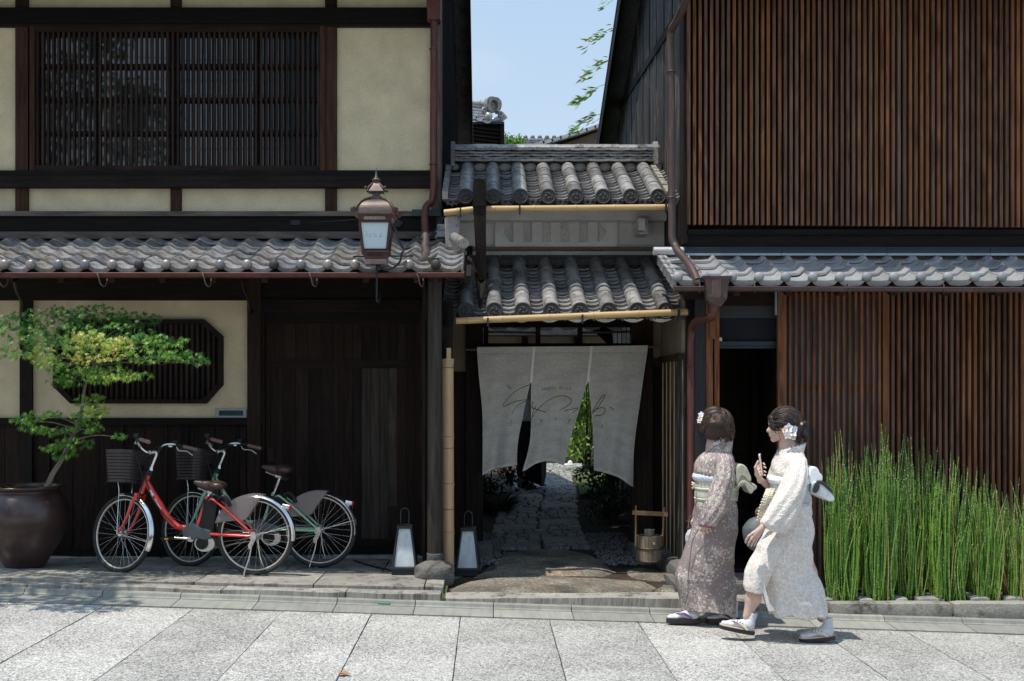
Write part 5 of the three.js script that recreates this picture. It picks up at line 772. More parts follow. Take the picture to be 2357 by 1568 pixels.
// ---------------------------------------------------------------- split curtain across the gate
{
  const t = thing('door_curtain', 'pale linen split curtain with brushed black lettering hung across the gate', 'curtain'), cv = (pts) => (s) => { const k = s * (pts.length - 1), i = Math.min(pts.length - 2, Math.floor(k)), f = k - i, a = pts[Math.max(0, i - 1)], b = pts[i], c = pts[i + 1], e = pts[Math.min(pts.length - 1, i + 2)]; return b + 0.5 * f * (c - a + f * (2 * a - 5 * b + 4 * c - e + f * (3 * (b - c) + e - a))); };
  const Pn = [ // left edge and right edge (px at s = 0 .. 1), bottom (py at u = 0 .. 1)
    { L: cv([1098, 1100, 1103, 1107, 1110, 1111, 1111, 1111, 1110.6]), R: cv([1228, 1226, 1223, 1216, 1208.5, 1201.5, 1194.5, 1190.5, 1190]), B: cv([1094, 1080, 1075, 1071]), T0: 799, T1: 798 },
    { L: cv([1229, 1226.5, 1223.5, 1222.5, 1222.5, 1222.3, 1220, 1213, 1203]), R: cv([1360, 1357.5, 1353.5, 1345.5, 1335.5, 1325.5, 1315, 1306, 1299]), B: cv([1085, 1067, 1061, 1071]), T0: 798, T1: 797 },
    { L: cv([1361, 1358.5, 1354.5, 1357, 1360.5, 1363.6, 1365.8, 1367, 1367]), R: cv([1491.5, 1486, 1480, 1474.5, 1468.5, 1463, 1459, 1457.7, 1457.6]), B: cv([1083, 1090, 1101, 1121]), T0: 797, T1: 795 }];
  const wob = (px, s) => 0.034 * s * Math.sin(px * 0.055 + 2 * s) + 0.018 * s * Math.sin(px * 0.13 + s * 5) + 0.008 * s * Math.sin(s * 30 + px * 0.02), dep = (px, s, i) => 10.80 + (0.06 + 0.01 * i) * s * s + wob(px, s);
  const z2 = ([a, b]) => [1073.7 + a * 0.2338, 772.5 + b * 0.2338];
  Pn.forEach((p, i) => {
    const at = (u, s) => [lerp(p.L(s), p.R(s), u), lerp(lerp(p.T0, p.T1, u), p.B(u), s)];
    const inv = (q) => { let u = 0.5, s = 0.5; for (let k = 0; k < 30; k++) { s = clamp((q[1] - lerp(p.T0, p.T1, u)) / (p.B(u) - lerp(p.T0, p.T1, u)), -0.2, 1.2); const c = clamp(s); u = clamp((q[0] - p.L(c)) / (p.R(c) - p.L(c)), -0.6, 1.6); } return [u, s]; };
    const W = 640, Hh = 1280, px = (q) => { const [u, s] = inv(q); return [u * W, s * Hh]; };
    const map = canvasTex(W, Hh, (x) => {
      const im = x.createImageData(W, Hh); for (let j = 0, o = 0; j < Hh; j++) for (let k = 0; k < W; k++, o += 4) { const a = vn(k * 0.9, j * 0.07 + i * 40, 4096, 4096, 31), b = vn(k * 0.05 + i * 17, j * 0.9, 4096, 4096, 33), f = fbm(k / W + i, j / Hh, 3, 22, 4, 35), l = fbm(k / W + i * 0.4, j / Hh, 5, 5, 4, 37), edge = k < 9 || k > W - 10 || j < 66 || j > Hh - 34 ? 16 : 0, st = sstep(0.62, 0.75, l) * 10, v = 226 + 38 * (a - 0.5) + 40 * (b - 0.5) + 34 * (f - 0.5) + edge; im.data[o] = v; im.data[o + 1] = v - 3 - st * 0.2; im.data[o + 2] = v - 9 - st; im.data[o + 3] = 255; } x.putImageData(im, 0, 0);
      x.fillStyle = 'rgba(120,112,95,0.35)'; x.fillRect(0, 66, W, 3); x.fillRect(0, Hh - 36, W, 2); if (i === 0) { x.fillStyle = 'rgba(235,235,230,0.5)'; x.fillRect(26, 74, 40, 46); }
      x.strokeStyle = x.fillStyle = '#15130f'; x.lineCap = 'round'; for (const s of SCRIPT) { const q = s.map((a) => px(z2(a))); if (q.some((a) => a[0] > -80 && a[0] < W + 80)) stroke(x, q, 6.5); }
      const txt = (c, a, f, under) => { const [u, v] = px(z2(a)); if (u < -20 || u > W + 20) return; x.font = f; x.textAlign = 'center'; x.textBaseline = 'middle'; x.fillText(c, u, v); if (under) x.fillRect(u - 22, v + 34, 44, 4); };
      const big = '48px serif'; txt('S', [438, 850], big, 1); txt('W', [742, 838], big, 1); txt('A', [875, 814], big, 0); txt('K', [1015, 836], big, 1); txt('\u039b', [1335, 890], big, 0);
      if (i === 1) { const w = 'Luxury Hotel'; [...w].forEach((c, n) => { const [u, v] = px(z2([752 + n * 24.4, 522 - Math.sin(n / 11 * 3) * 8])); x.save(); x.translate(u, v); x.transform(1, 0, -0.25, 1, 0, 0); x.font = '44px serif'; x.textAlign = 'center'; x.textBaseline = 'middle'; x.fillText(c, 0, 0); x.restore(); }); }
    });
    const m = mat([0.95, 0.93, 0.90], { map, roughness: 1, transmission: 0.3, thickness: 0, specularIntensity: 0.1, bumpMap: T.rockB, bumpScale: 0.002, side: THREE.DoubleSide });
    const nu = 30, ns = 60, pos = [], uv = [], idx = []; for (let j = 0; j <= ns; j++) for (let k = 0; k <= nu; k++) { const u = k / nu, s = j / ns, [a, b] = at(u, s), q = P(a, b, dep(a, s, i)); pos.push(q.x, q.y, q.z); uv.push(u, 1 - s); }
    for (let j = 0; j < ns; j++) for (let k = 0; k < nu; k++) { const a = j * (nu + 1) + k, b = a + nu + 1; idx.push(a, b, a + 1, b, b + 1, a + 1); }
    mesh('curtain_panel', geom(pos, idx, uv), m, t);
    if (i) { const e = []; for (let j = 0; j <= 12; j++) { const s = j / 12 * 0.29, [a, b] = at(0, s), q = P(a, b, dep(a, s, i) - 0.004); e.push(q); } mesh('seam_tape', slab(1, 12, (u, s) => { const q = e[Math.round(s * 12)]; return [q.x + (u - 0.5) * 0.024, q.y, q.z]; }, [0, 0, -0.002]), mat([0.86, 0.83, 0.77], { roughness: 1 }), t); }
  });
  const r = thing('curtain_pole', 'thin reddish bamboo pole carrying the linen curtain', 'pole'); mesh('pole', rod(P(1072, 805, 10.84), P(1519, 798, 10.84), 0.012, 0.012, 12), mat([0.20, 0.09, 0.06], { map: T.wood, roughness: 0.5 }), r);
  for (const px of [1086, 1495]) mesh('string_tie', new THREE.TorusGeometry(0.016, 0.003, 6, 14).rotateY(Math.PI / 2), M.grey[1], r, X(px, 10.84), Y(px < 1200 ? 805 : 799, 10.84) - 0.004, -10.84);
}
// ---------------------------------------------------------------- floor lanterns by the door and the gate
function floorLamp(label, pos, turn) {
  const t = thing('floor_lantern', label, 'lantern', pos, 'paper floor lanterns beside the bamboo downpipe'); t.rotation.y = turn; const fr = mat([0.022, 0.025, 0.028], { roughness: 0.5 });
  mesh('base', [sq([[0, 0], [0.205, 0], [0.205, 0.042], [0.235, 0.046], [0.235, 0.062], [0.18, 0.066], [0, 0.066]])], fr, t);
  for (let i = 0; i < 4; i++) { const o = mesh('paper_pane', slab(1, 1, (u, s) => [(u - 0.5) * lerp(0.185, 0.108, s), lerp(0.068, 0.385, s), lerp(0.185, 0.108, s) / 2 - 0.004], [0, 0, -0.003]), M.paper, t); o.rotation.y = i * Math.PI / 2; }
  const b = []; for (const sx of [-1, 1]) for (const sz of [-1, 1]) b.push(rod([sx * 0.098, 0.06, sz * 0.098], [sx * 0.056, 0.39, sz * 0.056], 0.011, 0.009, 4)); mesh('frame', b, fr, t);
  mesh('cap', sq([[0, 0.382], [0.125, 0.384], [0.132, 0.41], [0.11, 0.414], [0, 0.414]]), fr, t);
  mesh('handle', tube([[-0.034, 0.41, 0], [-0.035, 0.5, 0], [-0.03, 0.535, 0], [0, 0.555, 0], [0.03, 0.535, 0], [0.035, 0.5, 0], [0.034, 0.41, 0]], 0.006, 30, 6), fr, t); return t;
}
{
  const d = 9.62; floorLamp('white paper floor lantern in black frame standing by the wooden door', [X(932, d), HP(X(932, d), d) + 0.002, -d], 0.02); floorLamp('white paper floor lantern in black frame, right of the bamboo pipe', [X(1078, 9.95), 0.075, -9.95], -0.05);
  const c = thing('lamp_cord', 'black cord lying on the step left of the floor lantern', 'cord'); mesh('cord', tube([V(X(815, 10.3), 0.145, -10.3), V(X(845, 10.0), 0.14, -10.05), V(X(875, 9.8), 0.145, -9.85), V(X(905, 9.7), 0.15, -9.66)], 0.008, 30, 6), M.cord, c);
  const c2 = thing('lamp_cord', 'thin black cord beside the floor lantern under the gate', 'cord'); mesh('cord', tube([V(X(1100, 9.9), 0.09, -9.92), V(X(1130, 9.9), 0.118, -9.95), V(X(1140, 10), 0.12, -10.1), V(X(1136, 10.4), 0.10, -10.4)], 0.006, 30, 6), M.cord, c2);
}
// ---------------------------------------------------------------- water bucket with ladle
{
  const d = 10.05, x = X(1494, d), y0 = Y(1293, d), t = thing('water_bucket', 'weathered wooden water bucket with tall handle standing beside the gate post', 'bucket', [x, y0, -d]), n = 14, h = 0.235, wood = set(4, () => woodMat(vary([0.33, 0.25, 0.185], 0.2)));
  for (let i = 0; i < n; i++) { const a = i / n * 6.2832, b = (i + 0.96) / n * 6.2832; mesh('stave', slab(3, 1, (u, s) => { const q = lerp(a, b, u), r = lerp(0.107, 0.117, s); return [Math.cos(q) * r, s * h, Math.sin(q) * r]; }, (u) => { const q = lerp(a, b, u); return [-Math.cos(q) * 0.013, 0, -Math.sin(q) * 0.013]; }, (u, s) => [i * 0.13 + u * 0.045, s * 0.235]), wood[i % 4], t); }
  mesh('bottom', new THREE.CylinderGeometry(0.1, 0.1, 0.02, 24), wood[0], t, 0, 0.03, 0); for (const [y, r] of [[0.012, 0.1095], [0.125, 0.1135]]) mesh('hoop', new THREE.TorusGeometry(r, 0.0045, 6, 40).rotateX(Math.PI / 2).scale(1, 2.2, 1), M.copperDull, t, 0, y, 0);
  const hm = woodMat([0.40, 0.24, 0.13]); mesh('upright', rod([-0.117, 0.14, 0], [-0.118, 0.5, 0], 0.011, 0.008, 6), hm, t); mesh('upright', rod([0.117, 0.14, 0], [0.137, 0.485, 0], 0.011, 0.008, 6), hm, t); const cb = mesh('crossbar', box(0.315, 0.038, 0.022), hm, t, 0.008, 0.43, 0); cb.rotation.z = -0.05;
  const l = thing('ladle', 'small grey wooden ladle resting across the rim of the bucket', 'ladle', [x + 0.0, y0 + 0.25, -d + 0.03]); const lm = woodMat([0.30, 0.27, 0.24]); mesh('cup', slab(24, 1, (u, s) => [Math.cos(u * 6.2832) * 0.044, -0.022 + s * 0.052, Math.sin(u * 6.2832) * 0.044], (u) => [-Math.cos(u * 6.2832) * 0.006, 0, -Math.sin(u * 6.2832) * 0.006], (u, s) => [u * 0.3, s * 0.1], true), lm, l, 0, 0.01, 0); mesh('cup_floor', new THREE.CylinderGeometry(0.042, 0.042, 0.008, 20), lm, l, 0, -0.008, 0); mesh('handle', rod([0.0, -0.01, 0.0], [0.03, -0.085, 0.105], 0.009, 0.009, 4), lm, l);
}
// ---------------------------------------------------------------- glazed pot with a maple
reseed(707);
{
  const d = 9.77, x = X(58, d), y0 = HP(x, d) + 0.004;
  const pot = thing('plant_pot', 'large dark brown glazed pot standing left of the bicycles', 'pot', [x, y0, -d]);
  const pg = lathe([[0, 0], [0.165, 0], [0.175, 0.02], [0.215, 0.10], [0.275, 0.19], [0.335, 0.30], [0.362, 0.40], [0.366, 0.46], [0.355, 0.53], [0.32, 0.60], [0.285, 0.645], [0.282, 0.66], [0.305, 0.675], [0.32, 0.685], [0.318, 0.70], [0.295, 0.70], [0.28, 0.69], [0.268, 0.63], [0, 0.63]], 64), pp = pg.attributes.position, uv = pg.attributes.uv;
  for (let i = 0; i < pp.count; i++) { const a = Math.atan2(pp.getZ(i), pp.getX(i)), yy = pp.getY(i), k = 1 + 0.006 * Math.sin(yy * 75 + Math.sin(a * 2) * 0.6) + 0.008 * (n3(Math.cos(a) * 3, yy * 6, Math.sin(a) * 3) - 0.5); pp.setX(i, pp.getX(i) * k); pp.setZ(i, pp.getZ(i) * k); uv.setXY(i, uv.getX(i) * 3, yy * 1.3); } pg.computeVertexNormals();
  mesh('vessel', pg, mat([0.085, 0.045, 0.040], { map: T.clay, roughness: 0.32, bumpMap: T.rockB, bumpScale: 0.002, clearcoat: 0.4, clearcoatRoughness: 0.25 }), pot);
  mesh('soil', slab(16, 4, (u, s) => { const a = u * 6.2832, r = 0.275 * (1 - s); return [Math.cos(a) * r, 0.655 + 0.02 * s + (n3(Math.cos(a) * r * 20, s * 4, Math.sin(a) * r * 20) - 0.5) * 0.03, Math.sin(a) * r]; }, [0, -0.04, 0], (u, s) => [u * 2, s], true), M.soil, pot);
  // low plants in the pot
  const f = thing('fern', 'small rusty fern and low greenery at the rim of the brown pot', 'fern', [x, y0 + 0.66, -d]), lf = [[], []];
  for (let i = 0; i < 26; i++) { const a = rnd() * 6.283, r = rr(0.1, 0.25), b = V(Math.cos(a) * r, 0, Math.sin(a) * r), out = V(Math.cos(a) * 0.7, 1, Math.sin(a) * 0.7).normalize(), n = 7, L = rr(0.06, 0.12), k = rnd() < 0.55 ? 0 : 1; for (let j = 1; j <= n; j++) { const p = b.clone().addScaledVector(out, L * j / n); p.y -= 0.04 * (j / n) ** 2; for (const s of [-1, 1]) lf[k].push([p, V(-Math.sin(a) * s, 0.1, Math.cos(a) * s).addScaledVector(out, 0.5).normalize(), V(0, 1, 0), 0.035 * (1.1 - j / n)]); } }
  mesh('rusty_frond', leafSpray(lf[0], 0.4), leafM([0.42, 0.19, 0.05]), f).userData.kind = 'stuff'; mesh('green_frond', leafSpray(lf[1], 0.4), leafM([0.20, 0.28, 0.05]), f).userData.kind = 'stuff';

  // maple: leaning trunk, flat tiers of star-shaped leaves
  const m = thing('maple_tree', 'young maple with bright green star leaves growing in the brown pot', 'tree'), bark = mat([0.34, 0.29, 0.22], { map: T.wood, bumpMap: T.woodB, bumpScale: 0.002, roughness: 0.9 }), W = (px, py, dd = 9.65) => P(px, py, dd);
  mesh('trunk', [taper([W(106, 1128, 9.72), W(122, 1090, 9.71), W(142, 1058, 9.7), W(160, 1020, 9.68), W(176, 985, 9.66), W(188, 940, 9.64), W(196, 890, 9.6), W(212, 850, 9.56), W(222, 815, 9.5), W(230, 780, 9.45)], [0.027, 0.022, 0.019, 0.017, 0.015, 0.013, 0.011, 0.010, 0.008, 0.005], 10, 5)], bark, m);
  // tiers: centre px, py, half widths in px, depth, half depth in m, how yellow, painting the sunlit tiers
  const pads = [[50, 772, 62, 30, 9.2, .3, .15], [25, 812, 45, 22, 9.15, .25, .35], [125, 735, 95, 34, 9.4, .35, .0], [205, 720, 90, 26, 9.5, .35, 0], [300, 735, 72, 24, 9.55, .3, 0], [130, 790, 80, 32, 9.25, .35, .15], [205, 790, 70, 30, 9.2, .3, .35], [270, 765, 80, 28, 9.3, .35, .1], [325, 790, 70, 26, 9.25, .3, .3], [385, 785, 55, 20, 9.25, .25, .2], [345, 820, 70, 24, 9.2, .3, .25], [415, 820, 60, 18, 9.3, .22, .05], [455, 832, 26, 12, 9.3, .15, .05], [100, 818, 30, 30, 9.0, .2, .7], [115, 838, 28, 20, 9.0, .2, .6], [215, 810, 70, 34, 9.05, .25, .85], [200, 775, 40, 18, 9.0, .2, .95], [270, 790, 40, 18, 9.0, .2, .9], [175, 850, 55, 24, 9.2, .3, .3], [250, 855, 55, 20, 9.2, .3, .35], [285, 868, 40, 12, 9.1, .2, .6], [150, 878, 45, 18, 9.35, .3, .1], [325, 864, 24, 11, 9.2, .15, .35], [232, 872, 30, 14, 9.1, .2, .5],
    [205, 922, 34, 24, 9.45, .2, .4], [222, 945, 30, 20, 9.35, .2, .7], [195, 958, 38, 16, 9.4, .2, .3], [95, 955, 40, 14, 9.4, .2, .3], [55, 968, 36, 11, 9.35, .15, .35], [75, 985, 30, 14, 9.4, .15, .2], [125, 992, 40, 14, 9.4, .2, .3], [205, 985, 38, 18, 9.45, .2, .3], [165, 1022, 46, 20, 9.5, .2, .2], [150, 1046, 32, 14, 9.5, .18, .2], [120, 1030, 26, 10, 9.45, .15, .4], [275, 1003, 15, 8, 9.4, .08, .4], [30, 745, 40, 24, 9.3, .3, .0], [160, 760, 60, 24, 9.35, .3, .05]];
  const limbs = []; for (const [px, py, rx, ry, dd] of pads) { const lo = py > 900, b = lo ? W(lerp(185, 160, clamp((py - 920) / 110)), lerp(950, 1035, clamp((py - 920) / 110)), 9.66) : W(212, lerp(800, 860, clamp((py - 720) / 160)), 9.55), e = P(px, py + ry * 0.4, dd), md = b.clone().lerp(e, 0.5); md.y += 0.03; limbs.push(taper([b, md, e], [0.008, 0.005, 0.002], 6, 5)); } mesh('branch', limbs, bark, m).userData.kind = 'stuff';
  const star = (n) => { const g = [], idx = [], lob = [[0, 1], [0.72, 0.86], [-0.72, 0.86], [1.45, 0.62], [-1.45, 0.62], [2.2, 0.34], [-2.2, 0.34]].sort((a, b) => a[0] - b[0]), uv = []; g.push(0, 0, 0); uv.push(.5, .5); const P2 = (a, r, y) => { g.push(Math.sin(a) * r, y, Math.cos(a) * r); uv.push(.5 + Math.sin(a) * r / 2, .5 + Math.cos(a) * r / 2); }; lob.forEach(([a, r], i) => { P2(a - 0.15, r * 0.55, 0.015); P2(a, r, -0.05 * r - 0.03 * n); P2(a + 0.15, r * 0.55, 0.015); const nx = lob[i + 1]; if (nx) P2((a + nx[0]) / 2, 0.22, 0.0); }); const N = g.length / 3; for (let i = 1; i < N - 1; i++) idx.push(0, i, i + 1); return geom(g, idx, uv); };
  const stars = [star(0), star(1), star(3)], mats = [leafM([0.045, 0.135, 0.016]), leafM([0.10, 0.25, 0.026]), leafM([0.19, 0.36, 0.04]), leafM([0.34, 0.44, 0.06]), leafM([0.56, 0.46, 0.10])];  // tones run from shaded dark green to sunlight painted in as yellow
  const all = []; for (const [px, py, rx, ry, dd, rd, sunYellow] of pads) { const n = Math.round(rx * ry / 22 + 12); for (let i = 0; i < n; i++) { const a = rnd() * 6.283, r = Math.sqrt(rnd()), ddx = dd + rd * rr(-1, 1) * Math.sqrt(1 - r * r * 0.8), p = P(px + Math.cos(a) * r * rx, py + Math.sin(a) * r * ry * 0.72, dd); p.z = -ddx; all.push({ p, sunYellow: clamp(sunYellow * 0.85 + rr(-0.2, 0.22)), dd: ddx }); } }
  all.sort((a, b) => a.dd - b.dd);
  const rest = mats.map(() => []), tmp = new THREE.Object3D(); all.forEach((l, i) => { const k = l.sunYellow > 0.8 ? 4 : l.sunYellow > 0.55 ? 3 : l.sunYellow > 0.28 ? 2 : l.sunYellow > 0.1 ? 1 : rnd() < 0.4 ? 1 : 0, L = rr(0.034, 0.049); tmp.position.copy(l.p); tmp.rotation.set(rr(0.15, 0.95), rr(-3.1, 3.1), rr(-0.35, 0.35), 'YXZ'); tmp.rotation.set(rr(0.55, 1.45), rr(-0.9, 0.9), rr(-0.45, 0.45)); tmp.scale.setScalar(L); tmp.updateMatrix(); const spin = new THREE.Matrix4().makeRotationY(rr(-2.2, 2.2)); tmp.matrix.multiply(spin); if (i < 300) { const o = mesh('leaf', pick(stars), mats[k], m); o.applyMatrix4(tmp.matrix); } else rest[k].push(pick(stars).clone().applyMatrix4(tmp.matrix)); });
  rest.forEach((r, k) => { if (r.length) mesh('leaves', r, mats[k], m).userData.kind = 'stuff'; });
}
{ const f = tag(mesh('fallen_leaf', leafSpray([[V(0, 0, 0), V(1, 0.1, 0.3).normalize(), V(0, 1, 0.2).normalize(), 0.09], [V(0.01, 0.004, 0.01), V(0.6, 0.2, 0.8).normalize(), V(0, 1, -0.2).normalize(), 0.06]], 0.6), mat([0.32, 0.17, 0.07], { roughness: 0.8 }), scene), 'dry brown leaf lying on the paving at the bottom edge', 'leaf'); f.position.set(X(778, 6.62), G(-0.87) + 0.006, -6.6); }
// ---------------------------------------------------------------- horsetail before the lattice
reseed(808);
{
  const cl = [[1938, 9.02, 0.115, 62, 1.50, 'leftmost horsetail clump, beside the woman in white lace'], [2022, 9.02, 0.115, 96, 1.50, 'tall horsetail clump, second from the left along the lattice'], [2092, 9.1, 0.085, 56, 1.36, 'narrow horsetail clump, third from the left along the lattice'], [2181, 9.02, 0.125, 92, 1.30, 'dense horsetail clump, fourth from the left along the lattice'], [2267, 9.05, 0.105, 66, 1.12, 'shorter horsetail clump, second from the right end of the row'], [2350, 9.02, 0.105, 62, 1.06, 'horsetail clump at the right edge of the picture'], [1980, 9.36, 0.075, 40, 1.22, 'set back horsetail tuft between the two tallest clumps'], [2064, 9.36, 0.075, 40, 1.3, 'set back horsetail tuft just left of the narrow clump'], [2126, 9.34, 0.075, 44, 1.34, 'set back horsetail tuft just right of the narrow clump'], [2226, 9.36, 0.08, 42, 1.15, 'set back horsetail tuft right of the dense fourth clump'], [2304, 9.36, 0.075, 36, 1.0, 'set back horsetail tuft between the two rightmost clumps']];
  const gm = [mat([0.075, 0.19, 0.026], { roughness: 0.33 }), mat([0.195, 0.36, 0.046], { roughness: 0.33 }), mat([0.36, 0.27, 0.10], { roughness: 0.6 })], nm = mat([0.55, 0.55, 0.36], { roughness: 0.5 }), nd = mat([0.02, 0.03, 0.012], { roughness: 0.6 });
  for (const [px, d, r, n, h, label] of cl) {
    const x = X(px, d), t = thing('horsetail', 'green rush-like ' + label, 'plant', [x, 0.008, -d]), st = gm.map(() => []), pale = [], dark = [];
    for (let i = 0; i < n * 1.75; i++) {
      const bx = rr(-r, r) * 0.88, bz = rr(-0.14, 0.10), H = h * (rnd() < 0.14 ? rr(0.84, 1.0) * (1 - 0.25 * Math.abs(bx) / r) : rr(0.38, 0.84) * (1 - 0.15 * Math.abs(bx) / r)), lean = bx * rr(0.0, 0.55) + (rnd() < 0.12 ? rr(-0.13, 0.13) : rr(-0.035, 0.035)), lz = rr(-0.05, 0.09), cv = rr(-0.05, 0.05), R = rr(0.0044, 0.0063), at = (s) => V(bx + lean * s * s + cv * Math.sin(s * 3.1), H * s, bz + lz * s), k = rnd() < 0.08 ? 2 : rnd() < 0.55 ? 1 : 0;
      st[k].push(taper([at(0), at(0.35), at(0.7), at(1)], [R, R, R * 0.85, R * 0.35], 5, 2));
      for (let y = rr(0.03, 0.07); y < H - 0.02; y += rr(0.05, 0.08)) { const q = at(y / H), q2 = at((y + 0.007) / H), q3 = at((y + 0.011) / H); const w = R * (1 - 0.4 * y / H) + 0.0006; (rnd() < 0.55 ? pale : dark).push(rod(q, q2, w, w, 5, true)); if (rnd() < 0.4) dark.push(rod(q2, q3, w, w, 5, true)); }
    }
    st.forEach((s, k) => { if (s.length) mesh('stems', s, gm[k], t).userData.kind = 'stuff'; }); mesh('pale_nodes', pale, nm, t).userData.kind = 'stuff'; mesh('dark_nodes', dark, nd, t).userData.kind = 'stuff';
  }
}
// ---------------------------------------------------------------- two electric town bicycles
reseed(909);
const unite9 = (k, ...d) => d.reduce((a, b) => smin(a, b, k));
function wheel(parent, name, R) {
  const g = new THREE.Group(); g.name = name; parent.add(g);
  mesh('tyre', [new THREE.TorusGeometry(R - 0.019, 0.0195, 12, 64)], M.rubber, g); mesh('rim', [new THREE.TorusGeometry(R - 0.042, 0.008, 8, 64).scale(1, 1, 1.25)], mat([0.66, 0.60, 0.52], { roughness: 0.35, metalness: 0.6 }), g);
  const sp = []; for (let i = 0; i < 32; i++) { const a = i / 32 * 6.2832, s = i % 2 ? 1 : -1, b = a + (i % 4 < 2 ? 0.9 : -0.9); sp.push(rod([Math.cos(b) * 0.02, Math.sin(b) * 0.02, s * 0.028], [Math.cos(a) * (R - 0.045), Math.sin(a) * (R - 0.045), 0], 0.0011, 0.0011, 4, true)); } mesh('spokes', sp, M.chrome, g);
  mesh('hub', [new THREE.CylinderGeometry(0.018, 0.018, 0.06, 16).rotateX(Math.PI / 2), new THREE.CylinderGeometry(0.024, 0.024, 0.008, 16).rotateX(Math.PI / 2).translate(0, 0, 0.028), new THREE.CylinderGeometry(0.024, 0.024, 0.008, 16).rotateX(Math.PI / 2).translate(0, 0, -0.028), new THREE.CylinderGeometry(0.006, 0.006, 0.13, 8).rotateX(Math.PI / 2)], M.alloy, g);
  return g;
}
function fender(R, a0, a1, w) { return slab(24, 4, (u, s) => { const a = lerp(a0, a1, u), t = s * 2 - 1, r = R + 0.016 - 0.026 * t * t; return [Math.cos(a) * r, Math.sin(a) * r, t * w / 2]; }, (u) => { const a = lerp(a0, a1, u); return [-Math.cos(a) * 0.002, -Math.sin(a) * 0.002, 0]; }); }
function bicycle(name, label, color, saddleUp, steer, print) {
  const t = thing(name, label, 'bicycle'), R = 0.33, wb = 1.15, paint = mat(color, { roughness: 0.28, clearcoat: 0.8, clearcoatRoughness: 0.1 }), brown = mat([0.055, 0.032, 0.026], { roughness: 0.38 });
  // frame, front to the left; rear hub above the origin
  const fr = [taper([[-0.937, 0.775, 0], [-0.876, 0.669, 0], [-0.815, 0.574, 0], [-0.752, 0.474, 0], [-0.675, 0.403, 0], [-0.60, 0.385, 0], [-0.52, 0.385, 0]], [0.024, 0.027, 0.028, 0.028, 0.028, 0.028, 0.026], 14, 6), rod([-0.505, 0.36, 0], [-0.405, 0.655, 0], 0.0175, 0.0165, 14), rod([-0.985, 0.665, 0], [-0.918, 0.826, 0], 0.022, 0.022, 14)];
  for (const s of [-1, 1]) { fr.push(taper([[-0.405, 0.60, s * 0.02], [-0.36, 0.632, s * 0.045], [-0.30, 0.60, s * 0.058], [0.0, 0.345, s * 0.065]], [0.011, 0.011, 0.0095, 0.009], 10, 5), taper([[-0.42, 0.345, s * 0.035], [-0.3, 0.34, s * 0.06], [0.0, 0.33, s * 0.066]], [0.012, 0.012, 0.010], 10, 5)); }
  mesh('frame', fr, paint, t);
  if (print) { // maker's lettering and a registration sticker on the down tube
    const lt = canvasTex(512, 96, (x, w, h) => { x.fillStyle = '#' + paint.color.getHexString(THREE.SRGBColorSpace); x.fillRect(0, 0, w, h); x.fillStyle = '#fff'; x.font = 'bold 78px sans-serif'; x.textAlign = 'center'; x.textBaseline = 'middle'; x.fillText('Panasonic', w / 2, h / 2); });
    const band = (m, a, b, w, n = 6, ya = 0) => slab(n, 6, (u, s) => { const c = a.clone().lerp(b, u), th = (s - 0.5) * w / 0.029, q = V(0, 0.84, 0).set(b.y - a.y, -(b.x - a.x), 0).normalize().multiplyScalar(-1); return [c.x + q.x * 0.0292 * Math.sin(th), c.y + q.y * 0.0292 * Math.sin(th), 0.0292 * Math.cos(th)]; }, [0, 0, -0.0006], (u, s) => [u, s]);
    mesh('lettering', band(0, V(-0.862, 0.645, 0), V(-0.785, 0.525, 0), 0.022), mat([1, 1, 1], { map: lt, roughness: 0.3 }), t);
    const st = canvasTex(128, 64, (x) => { x.fillStyle = '#dfe4ee'; x.fillRect(0, 0, 128, 64); x.strokeStyle = '#39508a'; x.lineWidth = 5; x.strokeRect(6, 6, 116, 52); x.fillStyle = '#c03030'; x.font = 'bold 30px sans-serif'; x.fillText('JST', 36, 42); }); mesh('sticker', band(0, V(-0.897, 0.70, 0), V(-0.867, 0.652, 0), 0.026), mat([1, 1, 1], { map: st, roughness: 0.4 }), t);
  }
  mesh('head_collar', [rod([-0.918, 0.826, 0], [-0.90, 0.868, 0], 0.034, 0.03, 16), rod([-0.99, 0.655, 0], [-0.983, 0.672, 0], 0.027, 0.027, 14)], M.plastic, t);
  // saddle with springs on its post
  const su = saddleUp, sd = new THREE.Group(); sd.name = 'saddle'; t.add(sd); sd.position.set(-0.39 - su * 0.34 * -1 * 0.3, su, 0);
  mesh('seat_post', rod([-0.405, 0.64, 0], [-0.378 + su * 0.34, 0.705 + su, 0], 0.0125, 0.0125, 12), M.chrome, t);
  mesh('cushion', field((x, y, z) => { const p = [x, y, z]; let e = unite9(0.03, ell(p, [0.075, 0.742, 0.035], [0.062, 0.036, 0.056]), ell(p, [0.075, 0.742, -0.035], [0.062, 0.036, 0.056]), bone(p, [0.05, 0.738, 0], [-0.12, 0.765, 0], 0.042, 0.019), bone(p, [0.02, 0.715, 0], [-0.08, 0.74, 0], 0.032, 0.018)); return e; }, [-0.16, 0.66, -0.11], [0.15, 0.81, 0.11], 0.007), brown, sd);
  const sg = []; for (const s of [-1, 1]) { const p = []; for (let i = 0; i <= 60; i++) { const a = i / 60 * 5 * 6.2832; p.push([0.08 + Math.cos(a) * 0.018, 0.655 + i / 60 * 0.065, s * 0.045 + Math.sin(a) * 0.018]); } sg.push(tube(p, 0.0042, 120, 6)); } mesh('springs', sg, M.iron, sd); mesh('rails', [rod([-0.1, 0.72, 0], [0.02, 0.675, 0], 0.006), rod([0.02, 0.675, 0], [0.09, 0.655, 0.045], 0.006), rod([0.02, 0.675, 0], [0.09, 0.655, -0.045], 0.006), new THREE.CylinderGeometry(0.02, 0.02, 0.05, 12).rotateX(Math.PI / 2).translate(0.01, 0.69, 0)], M.alloy, sd);
